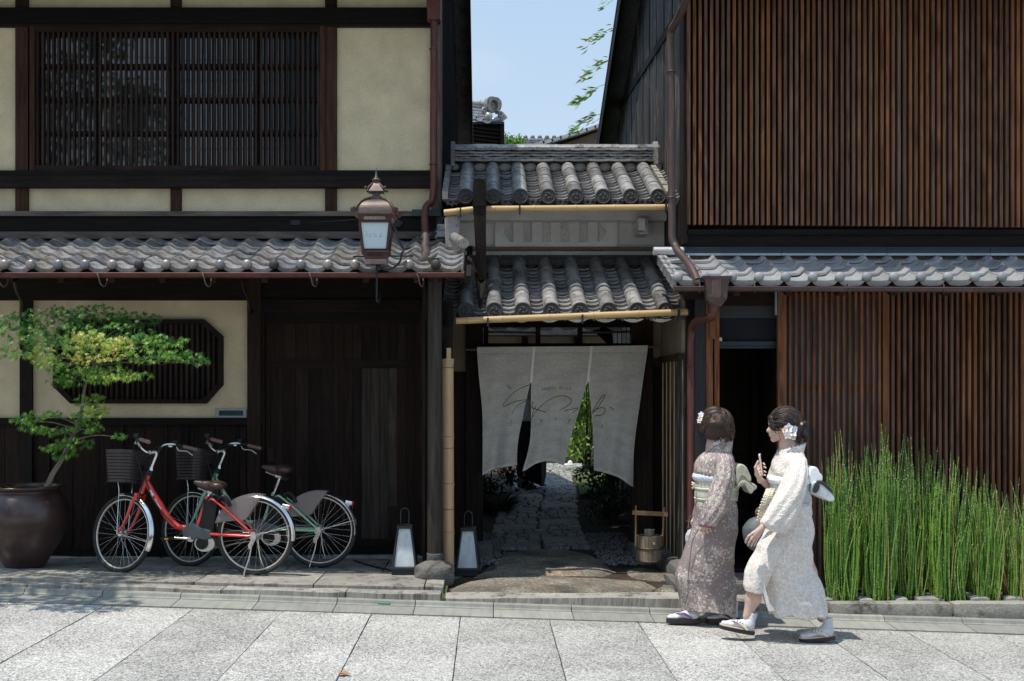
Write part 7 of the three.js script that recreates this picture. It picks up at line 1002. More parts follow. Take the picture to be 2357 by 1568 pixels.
// ---- woman in the mauve kimono
{
  const d = 8.45, t = thing('person', 'person in mauve flowered kimono with short wavy hair, walking left, face turned to the gate', 'person'), q = (a, b, e = 0) => P(a, b, d + e), sk = skinM(), silk = mat([1, 1, 1], { map: T.bloom, roughness: 0.7, sheen: 0.3, bumpMap: T.rockB, bumpScale: 0.001 });
  const hc = q(1641, 975, 0.0), yaw = -1.1, roll = 0.12;
  // one body under the clothes
  const B = { neck: q(1645, 1030), chest: q(1645, 1075), hip: q(1645, 1175), kL: q(1590, 1300, -0.05), aL: q(1589, 1405, -0.04), kR: q(1672, 1290, 0.06), aR: q(1682, 1412, 0.08), sN: q(1665, 1068, -0.10), eN: q(1652, 1145, -0.19), wN: q(1630, 1205, -0.235), sF: q(1635, 1062, 0.16), eF: q(1620, 1140, 0.2), wF: q(1602, 1190, 0.16) };
  for (const k in B) B[k] = arr(B[k]);
  const trunk = field((x, y, z) => { const p = [x, y, z]; return unite(0.05, bone(p, B.neck, arr(hc), 0.046, 0.05), bone(p, B.neck, B.chest, 0.06, 0.10), bone(p, B.chest, B.hip, 0.10, 0.105), bone(p, B.hip, B.kL, 0.085, 0.05), bone(p, B.kL, B.aL, 0.047, 0.030), bone(p, B.hip, B.kR, 0.085, 0.05), bone(p, B.kR, B.aR, 0.047, 0.030), bone(p, B.chest, B.sN, 0.06, 0.04), bone(p, B.sN, B.eN, 0.036, 0.028), bone(p, B.eN, B.wN, 0.028, 0.021), bone(p, B.chest, B.sF, 0.06, 0.045), bone(p, B.sF, B.eF, 0.042, 0.033), bone(p, B.eF, B.wF, 0.033, 0.022)); }, [0.95, -0.1, -8.85], [2.1, 1.65, -8.05], 0.014);
  const wr = q(1629, 1206, -0.25), H = (a, b, e = 0) => q(a, b, -0.25 + e), hand = handGeo(wr, [[H(1618, 1212, -0.01), H(1613, 1217, -0.012), H(1613, 1222, 0.0), H(1617, 1224, 0.012)], [H(1622, 1214, -0.012), H(1619, 1221, -0.014), H(1621, 1226, 0.0), H(1625, 1226, 0.012)], [H(1628, 1214, -0.010), H(1627, 1221, -0.012), H(1629, 1226, 0), H(1632, 1224, 0.012)], [H(1633, 1213, -0.004), H(1634, 1219, -0.006), H(1636, 1223, 0.004), H(1638, 1221, 0.012)]], [H(1620, 1209, 0.016), H(1613, 1213, 0.022), H(1611, 1218, 0.022)]);
  const hf = handGeo(q(1602, 1190, 0.16), [0, 1, 2, 3].map((i) => [q(1596 + i * 3, 1202, 0.13 + i * 0.018), q(1594 + i * 3, 1209, 0.13 + i * 0.018), q(1597 + i * 3, 1213, 0.13 + i * 0.018), q(1600 + i * 3, 1211, 0.13 + i * 0.018)]), [q(1597, 1196, 0.13), q(1593, 1201, 0.12), q(1592, 1206, 0.12)]);
  mesh('body', [trunk, place(head(), hc, yaw, roll, 0.98), hand, hf], sk, t); eyes(t, hc, yaw, roll, 0.98);
  // kimono
  mesh('kimono', robe([[1034, 1634, 1679, 0.055, 0.0], [1040, 1622, 1683, 0.10], [1052, 1609, 1687, 0.155], [1067, 1600, 1691, 0.17], [1086, 1597.5, 1692.5, 0.17], [1104, 1600, 1692, 0.155], [1142, 1601, 1692, 0.15], [1160, 1600, 1694, 0.16], [1198, 1597, 1697, 0.18], [1216, 1592, 1696, 0.185], [1254, 1580, 1691, 0.185], [1291, 1565, 1686, 0.175], [1318, 1556, 1688, 0.17], [1331, 1553.5, 1691, 0.165], [1348, 1557.5, 1693.5, 0.16], [1366, 1563, 1694, 0.16], [1385, 1567, 1693.5, 0.165], [1400, 1571, 1693, 0.17]], d, { m: 130, n: 110, fold: (a, s) => { const k = sstep(0.45, 0.9, s); return k * (0.006 * Math.sin(a * 5 + s * 9 + 1) + 0.004 * Math.sin(a * 11 - s * 20)) + 0.004 * sstep(0.1, 0.3, s) * Math.sin(s * 60 + a * 3) * (1 - k) + 0.003 * (n3(a * 3, s * 20, 2) - 0.5); }, hem: (a, s, c, sn) => (s > 0.93 ? -(s - 0.93) / 0.07 * 0.030 * (0.5 + 0.5 * Math.sin(a * 2 + 0.6)) : 0) }), silk, t);
  // overlapped front edge running down the skirt
  mesh('kimono_edge', tube([q(1613, 1212, -0.19), q(1596, 1240, -0.165), q(1589, 1280, -0.155), q(1584, 1330, -0.145), q(1583, 1370, -0.135), q(1577, 1392, -0.12)], 0.003, 30, 5), mat([0.12, 0.09, 0.09]), t);
  // collar standing off the nape, with a frilled white under-collar
  const collar = (m, name, dy, out, frill) => mesh(name, slab(40, 4, (u, s) => { const th = lerp(-2.75, 2.75, u), k = 0.5 + 0.5 * Math.cos(th), fr = frill ? 0.005 * Math.sin(u * 80) * s : 0, b = q(lerp(1622, 1684, k), lerp(1050, 1040, k)), e = q(lerp(1627, 1688, k), lerp(1036, 1006, Math.pow(k, 0.7))), o = out * (1 - s * 0.4); return [lerp(b.x, e.x, s) + Math.cos(th) * o + fr, lerp(b.y, e.y, s) + dy * s, -d + Math.sin(th) * (lerp(0.098, 0.078, s) + o)]; }, [-0.005, 0, 0], (u, s) => [u * 0.5, s * 0.09]), m, t);
  collar(silk, 'collar', 0, 0, false); collar(mat([0.66, 0.72, 0.80], { roughness: 0.95 }), 'under_collar', 0.026, -0.010, true);
  // near sleeve
  mesh('sleeve', robe([[1044, 1650, 1674, 0.04, -0.08], [1054, 1643, 1683, 0.08, -0.11], [1080, 1644, 1688, 0.10, -0.15], [1104, 1642, 1688, 0.10, -0.18], [1142, 1627, 1681, 0.085, -0.21], [1170, 1618, 1673, 0.075, -0.225], [1190, 1611, 1664, 0.065, -0.232], [1206, 1607.5, 1652, 0.055, -0.235], [1210, 1608, 1648, 0.05, -0.235]], d, { m: 60, n: 64, fold: (a, s) => 0.006 * Math.sin(a * 4 + s * 5) * s + 0.004 * Math.sin(a * 9 - s * 12) + 0.003 * (n3(a * 4, s * 10, 7) - 0.5), around: 0.6 }), silk, t);
  mesh('sleeve', robe([[1050, 1625, 1655, 0.05, 0.13], [1090, 1612, 1650, 0.06, 0.18], [1140, 1603, 1640, 0.05, 0.2], [1195, 1592, 1625, 0.05, 0.18]], d, { m: 24, n: 32, fold: (a, s) => 0.005 * Math.sin(a * 4 + s * 5) }), silk, t);
  // sash with cord, fluffy trim and bow
  const obi = mat([0.68, 0.68, 0.54], { map: T.weave, roughness: 0.75 }); mesh('obi', robe([[1101, 1599, 1693.5, 0.160], [1106, 1599, 1693.5, 0.162], [1125, 1600, 1693.5, 0.160], [1146, 1600, 1693.5, 0.158], [1151, 1601, 1693, 0.156]], d, { m: 24, n: 72, fold: (a, s) => 0.0016 * Math.sin(s * 26 + a) }), obi, t);
  mesh('obi_cord', robe([[1121, 1599, 1694.5, 0.164], [1123, 1598.6, 1695, 0.166], [1125, 1599, 1694.5, 0.164]], d, { m: 6, n: 48 }), mat([0.70, 0.68, 0.60]), t); mesh('obi_cord', robe([[1145, 1599, 1694.5, 0.162], [1146.5, 1598.6, 1695, 0.164], [1148, 1599, 1694.5, 0.162]], d, { m: 6, n: 48 }), mat([0.72, 0.70, 0.52]), t);
  const fz = robe([[1090, 1597, 1693, 0.162], [1097, 1595.5, 1694, 0.170], [1105, 1598, 1694, 0.166]], d, { m: 10, n: 120, fold: (a, s) => 0.008 * (n3(a * 30, s * 20, 3) - 0.5) + 0.004 * Math.sin(a * 31) }); mesh('obi_scarf', fz, mat([0.66, 0.69, 0.76], { roughness: 1 }), t);
  { const g = []; for (let i = 0; i < 9; i++) g.push(new THREE.SphereGeometry(0.0075, 8, 6).translate(rr(-0.012, 0.008), rr(-0.024, 0.026), rr(-0.02, 0.02))); const o = mesh('obi_ornament', g, mat([0.75, 0.66, 0.52], { roughness: 0.4 }), t); o.position.copy(q(1597, 1118, -0.06)); }
  pillow(t, 'obi_bow', obi, [[1689, 1110], [1690, 1084], [1694, 1071], [1701, 1069], [1708, 1074], [1714, 1086], [1719, 1098], [1718, 1104], [1711, 1100], [1704, 1092], [1698, 1092], [1694, 1100]], d, 0.24); pillow(t, 'obi_bow', obi, [[1690, 1116], [1695, 1102], [1703, 1094], [1709, 1093], [1714, 1104], [1722, 1110], [1731, 1116], [1733, 1119], [1727, 1125], [1720, 1118], [1712, 1110], [1703, 1114]], d, 0.22); pillow(t, 'obi_bow', obi, [[1690, 1120], [1700, 1112], [1708, 1110], [1712, 1117], [1719, 1130], [1722, 1132], [1726, 1126], [1717, 1112], [1708, 1106], [1698, 1108]], d - 0.02, 0.20); pillow(t, 'obi_knot', obi, [[1688, 1128], [1689, 1108], [1696, 1105], [1698, 1115], [1694, 1126]], d, 0.13);
  mesh('tassel', [tube([q(1692, 1120, -0.15), q(1695, 1132, -0.16), q(1694, 1150, -0.16)], 0.003, 16, 5), tube([q(1692, 1120, -0.15), q(1698, 1128, -0.16), q(1696, 1155, -0.16)], 0.003, 16, 5)], mat([0.5, 0.46, 0.38]), t);
  // hair: a wavy bob
  const hm = hairM([0.030, 0.017, 0.012]), hg = new THREE.Group(); hg.name = 'hair'; t.add(hg); const hp = hc.clone().add(V(0.012, 0.004, 0.0));
  mesh('bob', place(field((x, y, z) => { const p = [x, y, z]; let e = unite(0.03, ell(p, [0.012, 0.022, 0], [0.112, 0.112, 0.094]), ell(p, [0.045, -0.05, 0], [0.10, 0.085, 0.105]), ell(p, [0.0, -0.035, 0.065], [0.075, 0.095, 0.04]), ell(p, [0.0, -0.035, -0.065], [0.075, 0.095, 0.04])); e += 0.006 * Math.sin(28 * x + 45 * y + 18 * z) * sstep(0.09, -0.05, y) + 0.004 * Math.sin(70 * x - 38 * y + 50 * z) + 0.006 * (n3(x * 30, y * 30, z * 30) - 0.5) + 0.005; return Math.max(e, -ell(p, [-0.095, -0.06, 0], [0.075, 0.10, 0.060]), -ell(p, [-0.05, -0.16, 0], [0.08, 0.05, 0.06])); }, [-0.13, -0.15, -0.12], [0.16, 0.16, 0.12], 0.006), hc, yaw, roll, 1.0), hm, hg);
  [[0.030, 0.017, 0.012], [0.075, 0.038, 0.023], [0.17, 0.085, 0.048]].forEach((c, k) => hairStrands(hp.clone().add(V(0.014, -0.014, 0)), [0.124, 0.133, 0.118], [190, 160, 80][k], (p, f, w) => V(Math.sin(f * 9 + w) * 0.8 * f, -1, Math.cos(f * 9 + w) * 0.8 * f), 0.16, 0.0075 - k * 0.0012, hairM(c), hg, -0.085));
  const lk = []; for (let i = 0; i < 90; i++) { const a = rr(-2.2, 2.0), b = hp.clone().add(V(0.02 + Math.cos(a) * 0.112, rr(-0.085, -0.01), Math.sin(a) * 0.108)), pts = []; for (let k = 0; k <= 6; k++) pts.push(b.clone().add(V(Math.cos(a) * 0.014 * Math.sin(k * 1.1 + i), -k * 0.010, Math.sin(a) * 0.014 * Math.cos(k * 1.1 + i)))); lk.push(taper(pts, [0.005, 0.009, 0.008, 0.003], 6, 2)); } mesh('curls', lk, hairM([0.065, 0.034, 0.022]), hg);
  const fl = new THREE.Group(); fl.name = 'hair_flowers'; t.add(fl); const wm = mat([0.84, 0.76, 0.84], { roughness: 0.8 }), ym = mat([0.86, 0.82, 0.55], { roughness: 0.8 }); blossom(fl, q(1614, 954, -0.095), V(-0.5, 0.2, 0.84).normalize(), 0.024, wm, ym); blossom(fl, q(1612, 963, -0.095), V(-0.55, 0, 0.83).normalize(), 0.022, ym, wm); blossom(fl, q(1610, 968, -0.085), V(-0.7, 0, 0.7).normalize(), 0.022, wm, ym);
  const sole = mat([0.018, 0.016, 0.02], { roughness: 0.4 }), pur = mat([0.10, 0.045, 0.17], { roughness: 0.5 });
  foot(t, V(X(1597, 8.40), G(1.5) + 0.003, -8.40), 0.03, -0.02, sole, sole, pur); foot(t, V(X(1687, 8.46), G(1.8) + 0.002, -8.46), 0.05, 0.0, sole, sole, pur);
  mesh('wrist_cord', tube([q(1611, 1208.5, -0.29), q(1620, 1211, -0.295), q(1630, 1214, -0.295), q(1637, 1213.5, -0.29)], 0.0042, 20, 6), mat([0.16, 0.01, 0.03]), t);
  const bag = thing('handbag', 'small white netted bag at the far side of the mauve kimono', 'bag', arr(q(1590, 1240, 0.12))); mesh('pouch', field((x, y, z) => ell([x, y, z], [0, 0, 0], [0.042, 0.075, 0.045]) + 0.003 * Math.sin(x * 160) * Math.sin(y * 160), [-0.08, -0.11, -0.08], [0.08, 0.11, 0.08], 0.008), mat([0.45, 0.47, 0.47], { roughness: 0.9 }), bag); mesh('strap', tube([[-0.02, 0.08, 0], [0.0, 0.16, -0.02], [0.04, 0.18, 0.02], [0.03, 0.08, 0]], 0.004, 20, 6), mat([0.1, 0.1, 0.1]), bag);
}
// ---- woman in white lace, phone in hand
{
  const d = 8.0, t = thing('person', 'person in cream lace kimono with flowers in tied-up dark hair, striding left, phone in hand', 'person'), q = (a, b, e = 0) => P(a, b, d + e), sk = skinM(1.06), lace = mat([1, 1, 1], { map: T.lace, bumpMap: T.laceB, bumpScale: 0.0025, roughness: 0.85 });
  const hc = q(1803, 981, 0.0), yaw = -0.22, roll = -0.02, sc = 0.98;
  const B = { neck: q(1815, 1035), nk2: q(1806, 1000), chest: q(1818, 1080), hip: q(1822, 1180), kF: q(1738, 1340, -0.05), cF: q(1734, 1376, -0.07), aF: q(1719, 1420, -0.07), kR: q(1862, 1320, 0.05), aR: q(1891, 1422, 0.06), sN: q(1836, 1070, -0.10), eN: q(1818, 1140, -0.20), wN: q(1757, 1212, -0.25), sF: q(1805, 1066, 0.16), eF: q(1788, 1135, 0.17), wF: q(1753, 1106, 0.0) };
  for (const k in B) B[k] = arr(B[k]);
  const trunk = field((x, y, z) => { const p = [x, y, z]; return unite(0.045, bone(p, B.neck, B.nk2, 0.047, 0.048), bone(p, B.neck, B.chest, 0.06, 0.10), bone(p, B.chest, B.hip, 0.10, 0.105), bone(p, B.hip, B.kF, 0.085, 0.048), bone(p, B.kF, B.cF, 0.048, 0.048), bone(p, B.cF, B.aF, 0.048, 0.030), bone(p, B.hip, B.kR, 0.085, 0.05), bone(p, B.kR, B.aR, 0.05, 0.033), bone(p, B.chest, B.sN, 0.06, 0.04), bone(p, B.sN, B.eN, 0.036, 0.03), bone(p, B.eN, B.wN, 0.028, 0.023), bone(p, B.chest, B.sF, 0.06, 0.045), bone(p, B.sF, B.eF, 0.042, 0.034), bone(p, B.eF, B.wF, 0.034, 0.022)); }, [1.6, -0.1, -8.45], [2.55, 1.6, -7.6], 0.012);
  const h1 = (a, b, e = 0) => q(a, b, -0.26 + e);  // near hand, hanging, fingers down and left
  const near = handGeo(h1(1754, 1214), [[h1(1733, 1227, -0.012), h1(1723, 1234, -0.016), h1(1718, 1243, -0.008), h1(1716, 1249, 0.004)], [h1(1737, 1231, -0.014), h1(1729, 1241, -0.018), h1(1724, 1249, -0.010), h1(1722, 1255, 0.002)], [h1(1741, 1233, -0.010), h1(1735, 1244, -0.014), h1(1731, 1251, -0.006), h1(1729, 1257, 0.006)], [h1(1746, 1234, -0.002), h1(1741, 1244, -0.006), h1(1738, 1251, 0.0), h1(1736, 1256, 0.008)]], [h1(1744, 1222, 0.022), h1(1734, 1232, 0.034), h1(1729, 1240, 0.036)], 0.0084);
  const ph = (a, b, e = 0) => q(a, b, -0.02 + e);  // far hand, wrapped round the phone
  const far = handGeo(ph(1750, 1106, 0.02), [[ph(1744, 1078, 0.045), ph(1750, 1069, 0.05), ph(1757, 1067, 0.02), ph(1760, 1070, -0.012)], [ph(1745, 1084, 0.035), ph(1752, 1077, 0.035), ph(1759, 1075, -0.005), ph(1762.5, 1077, -0.03)], [ph(1746, 1090, 0.025), ph(1753, 1086, 0.02), ph(1759, 1085, -0.018), ph(1762.5, 1087, -0.036)], [ph(1747, 1095, 0.015), ph(1753, 1094, 0.005), ph(1759, 1093, -0.022), ph(1762, 1094.5, -0.036)]], [ph(1742, 1092, -0.012), ph(1739, 1076, -0.030), ph(1745, 1062, -0.034)], 0.0078);
  mesh('body', [trunk, place(head(), hc, yaw, roll, sc), near, far], sk, t); eyes(t, hc, yaw, roll, sc);
  const skirtRows = [[1152, 1775, 1864, 0.155], [1180, 1774, 1866, 0.17], [1217, 1766, 1870, 0.185], [1249, 1752, 1868, 0.185], [1270, 1744, 1867, 0.18], [1291, 1737, 1868, 0.17], [1312, 1735, 1872, 0.165], [1332, 1742, 1882, 0.16], [1350, 1750, 1890, 0.165], [1366, 1756, 1895, 0.17], [1390, 1763, 1901, 0.18], [1412, 1770, 1903, 0.185]];
  mesh('kimono', robe([[1032, 1800, 1845, 0.055], [1042, 1790, 1848, 0.11], [1050, 1785.5, 1850, 0.15], [1067, 1778, 1855.5, 0.17], [1086, 1773, 1857.5, 0.17], [1104, 1772, 1858, 0.155], [1123, 1774, 1861, 0.15], ...skirtRows], d, { m: 140, n: 110, around: 1.15, fold: (a, s) => { const k = sstep(0.5, 0.95, s); return k * (0.010 * Math.sin(a * 4 + s * 10) + 0.007 * Math.sin(a * 9 - s * 14)) + 0.005 * sstep(0.08, 0.25, s) * (1 - k) * Math.sin(s * 50 + a * 4) + 0.004 * (n3(a * 4, s * 20, 6) - 0.5); }, hem: (a, s, c) => (s > 0.95 ? (s - 0.95) / 0.05 * (0.012 * Math.sin(a * 7) - (c > 0 ? 0.008 : 0)) : 0) }), lace, t);
  // front wrap over the raised knee, shorter than the rest
  mesh('kimono_front', robe([[1210, 1775, 1820, 0.10, -0.04], [1249, 1749, 1815, 0.13, -0.05], [1270, 1741, 1800, 0.13, -0.055], [1291, 1728, 1790, 0.13, -0.06], [1312, 1718.5, 1778, 0.13, -0.06], [1332, 1715, 1768, 0.125, -0.06], [1347, 1712.5, 1761, 0.12, -0.06], [1358, 1714.5, 1756, 0.115, -0.06]], d, { m: 50, n: 64, around: 0.8, fold: (a, s) => 0.005 * Math.sin(a * 5 + s * 6) + 0.003 * (n3(a * 5, s * 9, 2) - 0.5), hem: (a, s, c) => (s > 0.9 ? -(s - 0.9) / 0.1 * 0.018 * (0.5 + 0.5 * c) : 0) }), lace, t);
  mesh('kimono_lining', slab(4, 12, (u, s) => { const L = [[1748, 1305], [1752, 1330], [1756, 1362], [1764, 1390], [1770, 1407]], R = [[1752, 1305], [1758, 1332], [1763, 1360], [1772, 1388], [1784, 1406]], k = s * 4, i = Math.min(3, Math.floor(k)), f = k - i, l = [lerp(L[i][0], L[i + 1][0], f), lerp(L[i][1], L[i + 1][1], f)], r = [lerp(R[i][0], R[i + 1][0], f), lerp(R[i][1], R[i + 1][1], f)], p = q(lerp(l[0], r[0], u), lerp(l[1], r[1], u), -0.155 - 0.02 * u); return [p.x, p.y, p.z]; }, [0, 0, -0.006]), mat([0.84, 0.84, 0.82], { roughness: 0.9 }), t);
  mesh('collar', slab(60, 5, (u, s) => { const th = lerp(-2.75, 2.75, u), k = 0.5 + 0.5 * Math.cos(th), b = q(lerp(1784, 1848, k), lerp(1056, 1044, k)), e = q(lerp(1791, 1855, k), lerp(1037, 1020, Math.pow(k, 0.8))); return [lerp(b.x, e.x, s) + (s > 0.8 ? 0.004 * Math.sin(u * 85) : 0), lerp(b.y, e.y, s) + (s === 1 ? 0.006 * Math.sin(u * 120) : 0), -d + Math.sin(th) * lerp(0.102, 0.080, s)]; }, [-0.005, 0, 0], (u, s) => [u * 0.5, s * 0.09]), lace, t);
  mesh('sleeve', robe([[1048, 1824, 1848, 0.04, -0.07], [1057, 1816, 1854, 0.08, -0.11], [1080, 1810, 1857, 0.10, -0.15], [1104, 1802, 1857.5, 0.105, -0.18], [1133, 1788, 1853, 0.10, -0.21], [1160, 1772, 1845, 0.085, -0.23], [1189, 1757, 1834, 0.075, -0.24], [1203, 1749, 1826, 0.065, -0.245], [1211, 1756, 1820, 0.06, -0.245], [1222, 1776, 1810, 0.05, -0.245], [1229, 1795, 1806, 0.03, -0.245]], d, { m: 70, n: 64, around: 0.75, fold: (a, s) => 0.007 * Math.sin(a * 4 + s * 7) * s + 0.004 * Math.sin(a * 9 - s * 12) + 0.004 * (n3(a * 4, s * 10, 5) - 0.5) }), lace, t);
  mesh('sleeve', robe([[1052, 1800, 1830, 0.05, 0.12], [1090, 1785, 1825, 0.06, 0.17], [1120, 1770, 1810, 0.05, 0.17], [1140, 1768, 1805, 0.04, 0.16]], d, { m: 20, n: 32 }), lace, t);
  const obi = mat([0.56, 0.62, 0.64], { map: T.weave, roughness: 0.6, sheen: 0.3 }), fur = mat([0.84, 0.86, 0.88], { roughness: 1 });
  mesh('obi', robe([[1106, 1772, 1861, 0.158], [1112, 1772.5, 1861.5, 0.160], [1135, 1773.5, 1863, 0.158], [1155, 1774, 1864, 0.158]], d, { m: 24, n: 72, fold: (a, s) => 0.0015 * Math.sin(s * 22 + a) }), obi, t);
  mesh('obi_cord', robe([[1128, 1772, 1863.5, 0.160], [1130, 1771.5, 1864, 0.163], [1132, 1772, 1863.5, 0.160]], d, { m: 6, n: 48 }), mat([0.5, 0.52, 0.48]), t); mesh('obi_scarf', robe([[1094, 1770, 1859, 0.162], [1103, 1768, 1861, 0.172], [1112, 1771, 1862, 0.166]], d, { m: 10, n: 120, fold: (a, s) => 0.010 * (n3(a * 30, s * 20, 5) - 0.5) + 0.003 * Math.sin(a * 37) }), fur, t);
  mesh('waist_fold', robe([[1158, 1774, 1863, 0.165], [1166, 1773, 1864.5, 0.176], [1180, 1773, 1866, 0.178], [1184, 1773.5, 1866, 0.168]], d, { m: 14, n: 72, fold: (a, s) => 0.003 * Math.sin(a * 9) }), lace, t);
  const bow = mat([0.74, 0.78, 0.82], { map: T.weave, roughness: 0.7 }), dark = mat([0.03, 0.028, 0.03], { roughness: 0.6 });
  pillow(t, 'obi_bow', fur, [[1857, 1108], [1857, 1086], [1861, 1076], [1867, 1075], [1872, 1080], [1875, 1087], [1880, 1093], [1881, 1101], [1876, 1105], [1866, 1108]], d, 0.22); pillow(t, 'obi_bow', bow, [[1858, 1130], [1860, 1112], [1867, 1108], [1876, 1106], [1886, 1114], [1896, 1126], [1904, 1138], [1907, 1147], [1900, 1149], [1888, 1144], [1874, 1137]], d - 0.005, 0.25); pillow(t, 'bow_lining', dark, [[1862, 1128], [1864, 1116], [1869, 1109], [1873, 1112], [1872, 1122], [1867, 1129]], d - 0.01, 0.256); pillow(t, 'bow_lining', dark, [[1870, 1106], [1880, 1106], [1890, 1114], [1900, 1124], [1902, 1128], [1894, 1122], [1884, 1113], [1876, 1108.5]], d, 0.27);
  // hair swept back into a low bun
  const hm = hairM([0.026, 0.017, 0.014]), hg = new THREE.Group(); hg.name = 'hair'; t.add(hg);
  mesh('cap', place(field((x, y, z) => { const p = [x, y, z]; let e = unite(0.03, ell(p, [0.018, 0.026, 0], [0.112, 0.110, 0.089]), ell(p, [0.07, -0.02, 0], [0.07, 0.075, 0.078]), bone(p, [-0.085, 0.055, 0.045], [-0.072, -0.01, 0.070], 0.020, 0.012), bone(p, [-0.085, 0.055, -0.045], [-0.072, -0.01, -0.070], 0.020, 0.012)); e += 0.004 * Math.sin(50 * y - 30 * x + 40 * z) + 0.004 * (n3(x * 40, y * 40, z * 40) - 0.5); return Math.max(e, -ell(p, [-0.105, -0.055, 0], [0.085, 0.095, 0.068]), -ell(p, [-0.02, -0.06, 0.085], [0.055, 0.060, 0.03]), -ell(p, [-0.02, -0.06, -0.085], [0.055, 0.060, 0.03]), -ell(p, [0.0, -0.15, 0], [0.12, 0.06, 0.09])); }, [-0.13, -0.14, -0.12], [0.17, 0.16, 0.12], 0.006), hc, yaw, roll, 1.0), hm, hg);
  mesh('bun', field((x, y, z) => unite(0.012, ell([x, y, z], [0, 0, 0], [0.05, 0.06, 0.06]), ell([x, y, z], [0.01, 0.035, 0.025], [0.03, 0.03, 0.035]), ell([x, y, z], [0.015, -0.03, 0.02], [0.035, 0.03, 0.04])) + 0.006 * Math.sin(60 * x + 70 * y) + 0.006 * (n3(x * 50, y * 50, z * 50) - 0.5), [-0.09, -0.1, -0.1], [0.09, 0.1, 0.1], 0.006), hm, hg, q(1845, 990).x, q(1845, 990).y, -d);
  [[0.022, 0.014, 0.012], [0.050, 0.030, 0.023], [0.11, 0.068, 0.05]].forEach((c, k) => hairStrands(hc.clone().add(V(0.018, 0.022, 0)), [0.119, 0.117, 0.098], [170, 140, 60][k], (p, f, w) => V(1, -0.35 - p.x * 5 + 0.3 * Math.sin(f * 6 + w), 0), 0.15, 0.0062 - k * 0.001, hairM(c), hg));
  mesh('loose_lock', [tube([q(1790, 985, -0.085), q(1793, 1000, -0.09), q(1796, 1010, -0.085), q(1794, 1016, -0.08)], 0.0016, 16, 5), tube([q(1776, 965, -0.06), q(1779, 985, -0.08), q(1787, 998, -0.085)], 0.003, 16, 5)], hm, hg);
  const fl = new THREE.Group(); fl.name = 'hair_flowers'; t.add(fl); const wm = mat([0.90, 0.90, 0.92], { roughness: 0.8 }), cm = mat([0.86, 0.70, 0.45], { roughness: 0.8 }), pk = mat([0.50, 0.12, 0.18], { roughness: 0.7 });
  for (const [a, b, r, m, k] of [[1815, 985, 0.034, wm, pk], [1824, 995, 0.034, wm, pk], [1813, 1001, 0.032, wm, cm], [1806, 990, 0.024, cm, pk], [1826, 1007, 0.022, cm, pk], [1830, 986, 0.02, mat([0.55, 0.68, 0.72], { roughness: 0.8 }), cm], [1845, 975, 0.012, cm, wm]]) blossom(fl, q(a, b, -0.108), V(rr(-0.25, 0.25), rr(-0.2, 0.3), 1).normalize(), r, m, k);
  const sole = mat([0.022, 0.018, 0.018], { roughness: 0.45 }), bed = mat([0.62, 0.46, 0.34], { roughness: 0.5 }), str = mat([0.72, 0.62, 0.50], { roughness: 0.6 });
  foot(t, V(X(1719, 7.93), Y(1463, 7.93), -7.93), 0.06, -0.22, sole, bed, str, true); foot(t, V(X(1907, 7.94), G(2.4) + 0.004, -7.94), 0.06, 0.06, sole, bed, str, true);
  // things she carries
  const phone = thing('smartphone', 'smartphone in a pale case held upright by the woman in lace', 'phone', arr(q(1752, 1069, -0.025))); phone.rotation.set(0, 1.25, 0.0); const pg = new THREE.Group(); pg.name = 'case'; { const s = []; const w = 0.036, h = 0.073, r = 0.012; for (let k = 0; k < 4; k++) for (let i = 0; i <= 5; i++) { const a = (k + i / 5) * Math.PI / 2, cx = [1, -1, -1, 1][k] * (w - r), cy = [1, 1, -1, -1][k] * (h - r); s.push([cx + Math.cos(a) * r, cy + Math.sin(a) * r]); } const c = mesh('case', ext(s, 0.007, 0.0025).translate(0, 0, -0.003), mat([0.62, 0.55, 0.50], { roughness: 0.35 }), phone); c.rotation.x = -0.14; const sc2 = mesh('screen', ext(s.map(([a, b]) => [a * 0.94, b * 0.96]), 0.001).translate(0, 0, 0.0068), mat([0.012, 0.012, 0.015], { roughness: 0.08 }), phone); sc2.rotation.x = -0.14; const cam = mesh('camera_bump', ext([[-0.03, 0.035], [-0.008, 0.035], [-0.008, 0.066], [-0.03, 0.066]], 0.003, 0.001).translate(0, 0, -0.009), mat([0.03, 0.03, 0.03], { roughness: 0.2 }), phone); cam.rotation.x = -0.14; }
  const bag = thing('beaded_bag', 'pleated grey pouch bag with a strap of cream beads behind the woman in lace', 'bag', arr(q(1743, 1222, 0.13))); mesh('pouch', field((x, y, z) => { const a = Math.atan2(z, x); return ell([x, y, z], [0, 0, 0], [0.105, 0.15, 0.09]) + 0.0022 * Math.sin(a * 34) * sstep(-0.16, 0.1, y) + Math.max(0, y - 0.02) * 0.35; }, [-0.13, -0.18, -0.12], [0.13, 0.18, 0.12], 0.008), mat([0.085, 0.093, 0.10], { roughness: 0.6, sheen: 0.4 }), bag);
  mesh('fur_trim', field((x, y, z) => ell([x, y, z], [0.03, 0.13, 0], [0.045, 0.035, 0.04]) + 0.02 * (n3(x * 70, y * 70, z * 70) - 0.5), [-0.04, 0.08, -0.07], [0.1, 0.19, 0.07], 0.006), mat([0.12, 0.085, 0.06], { roughness: 1 }), bag);
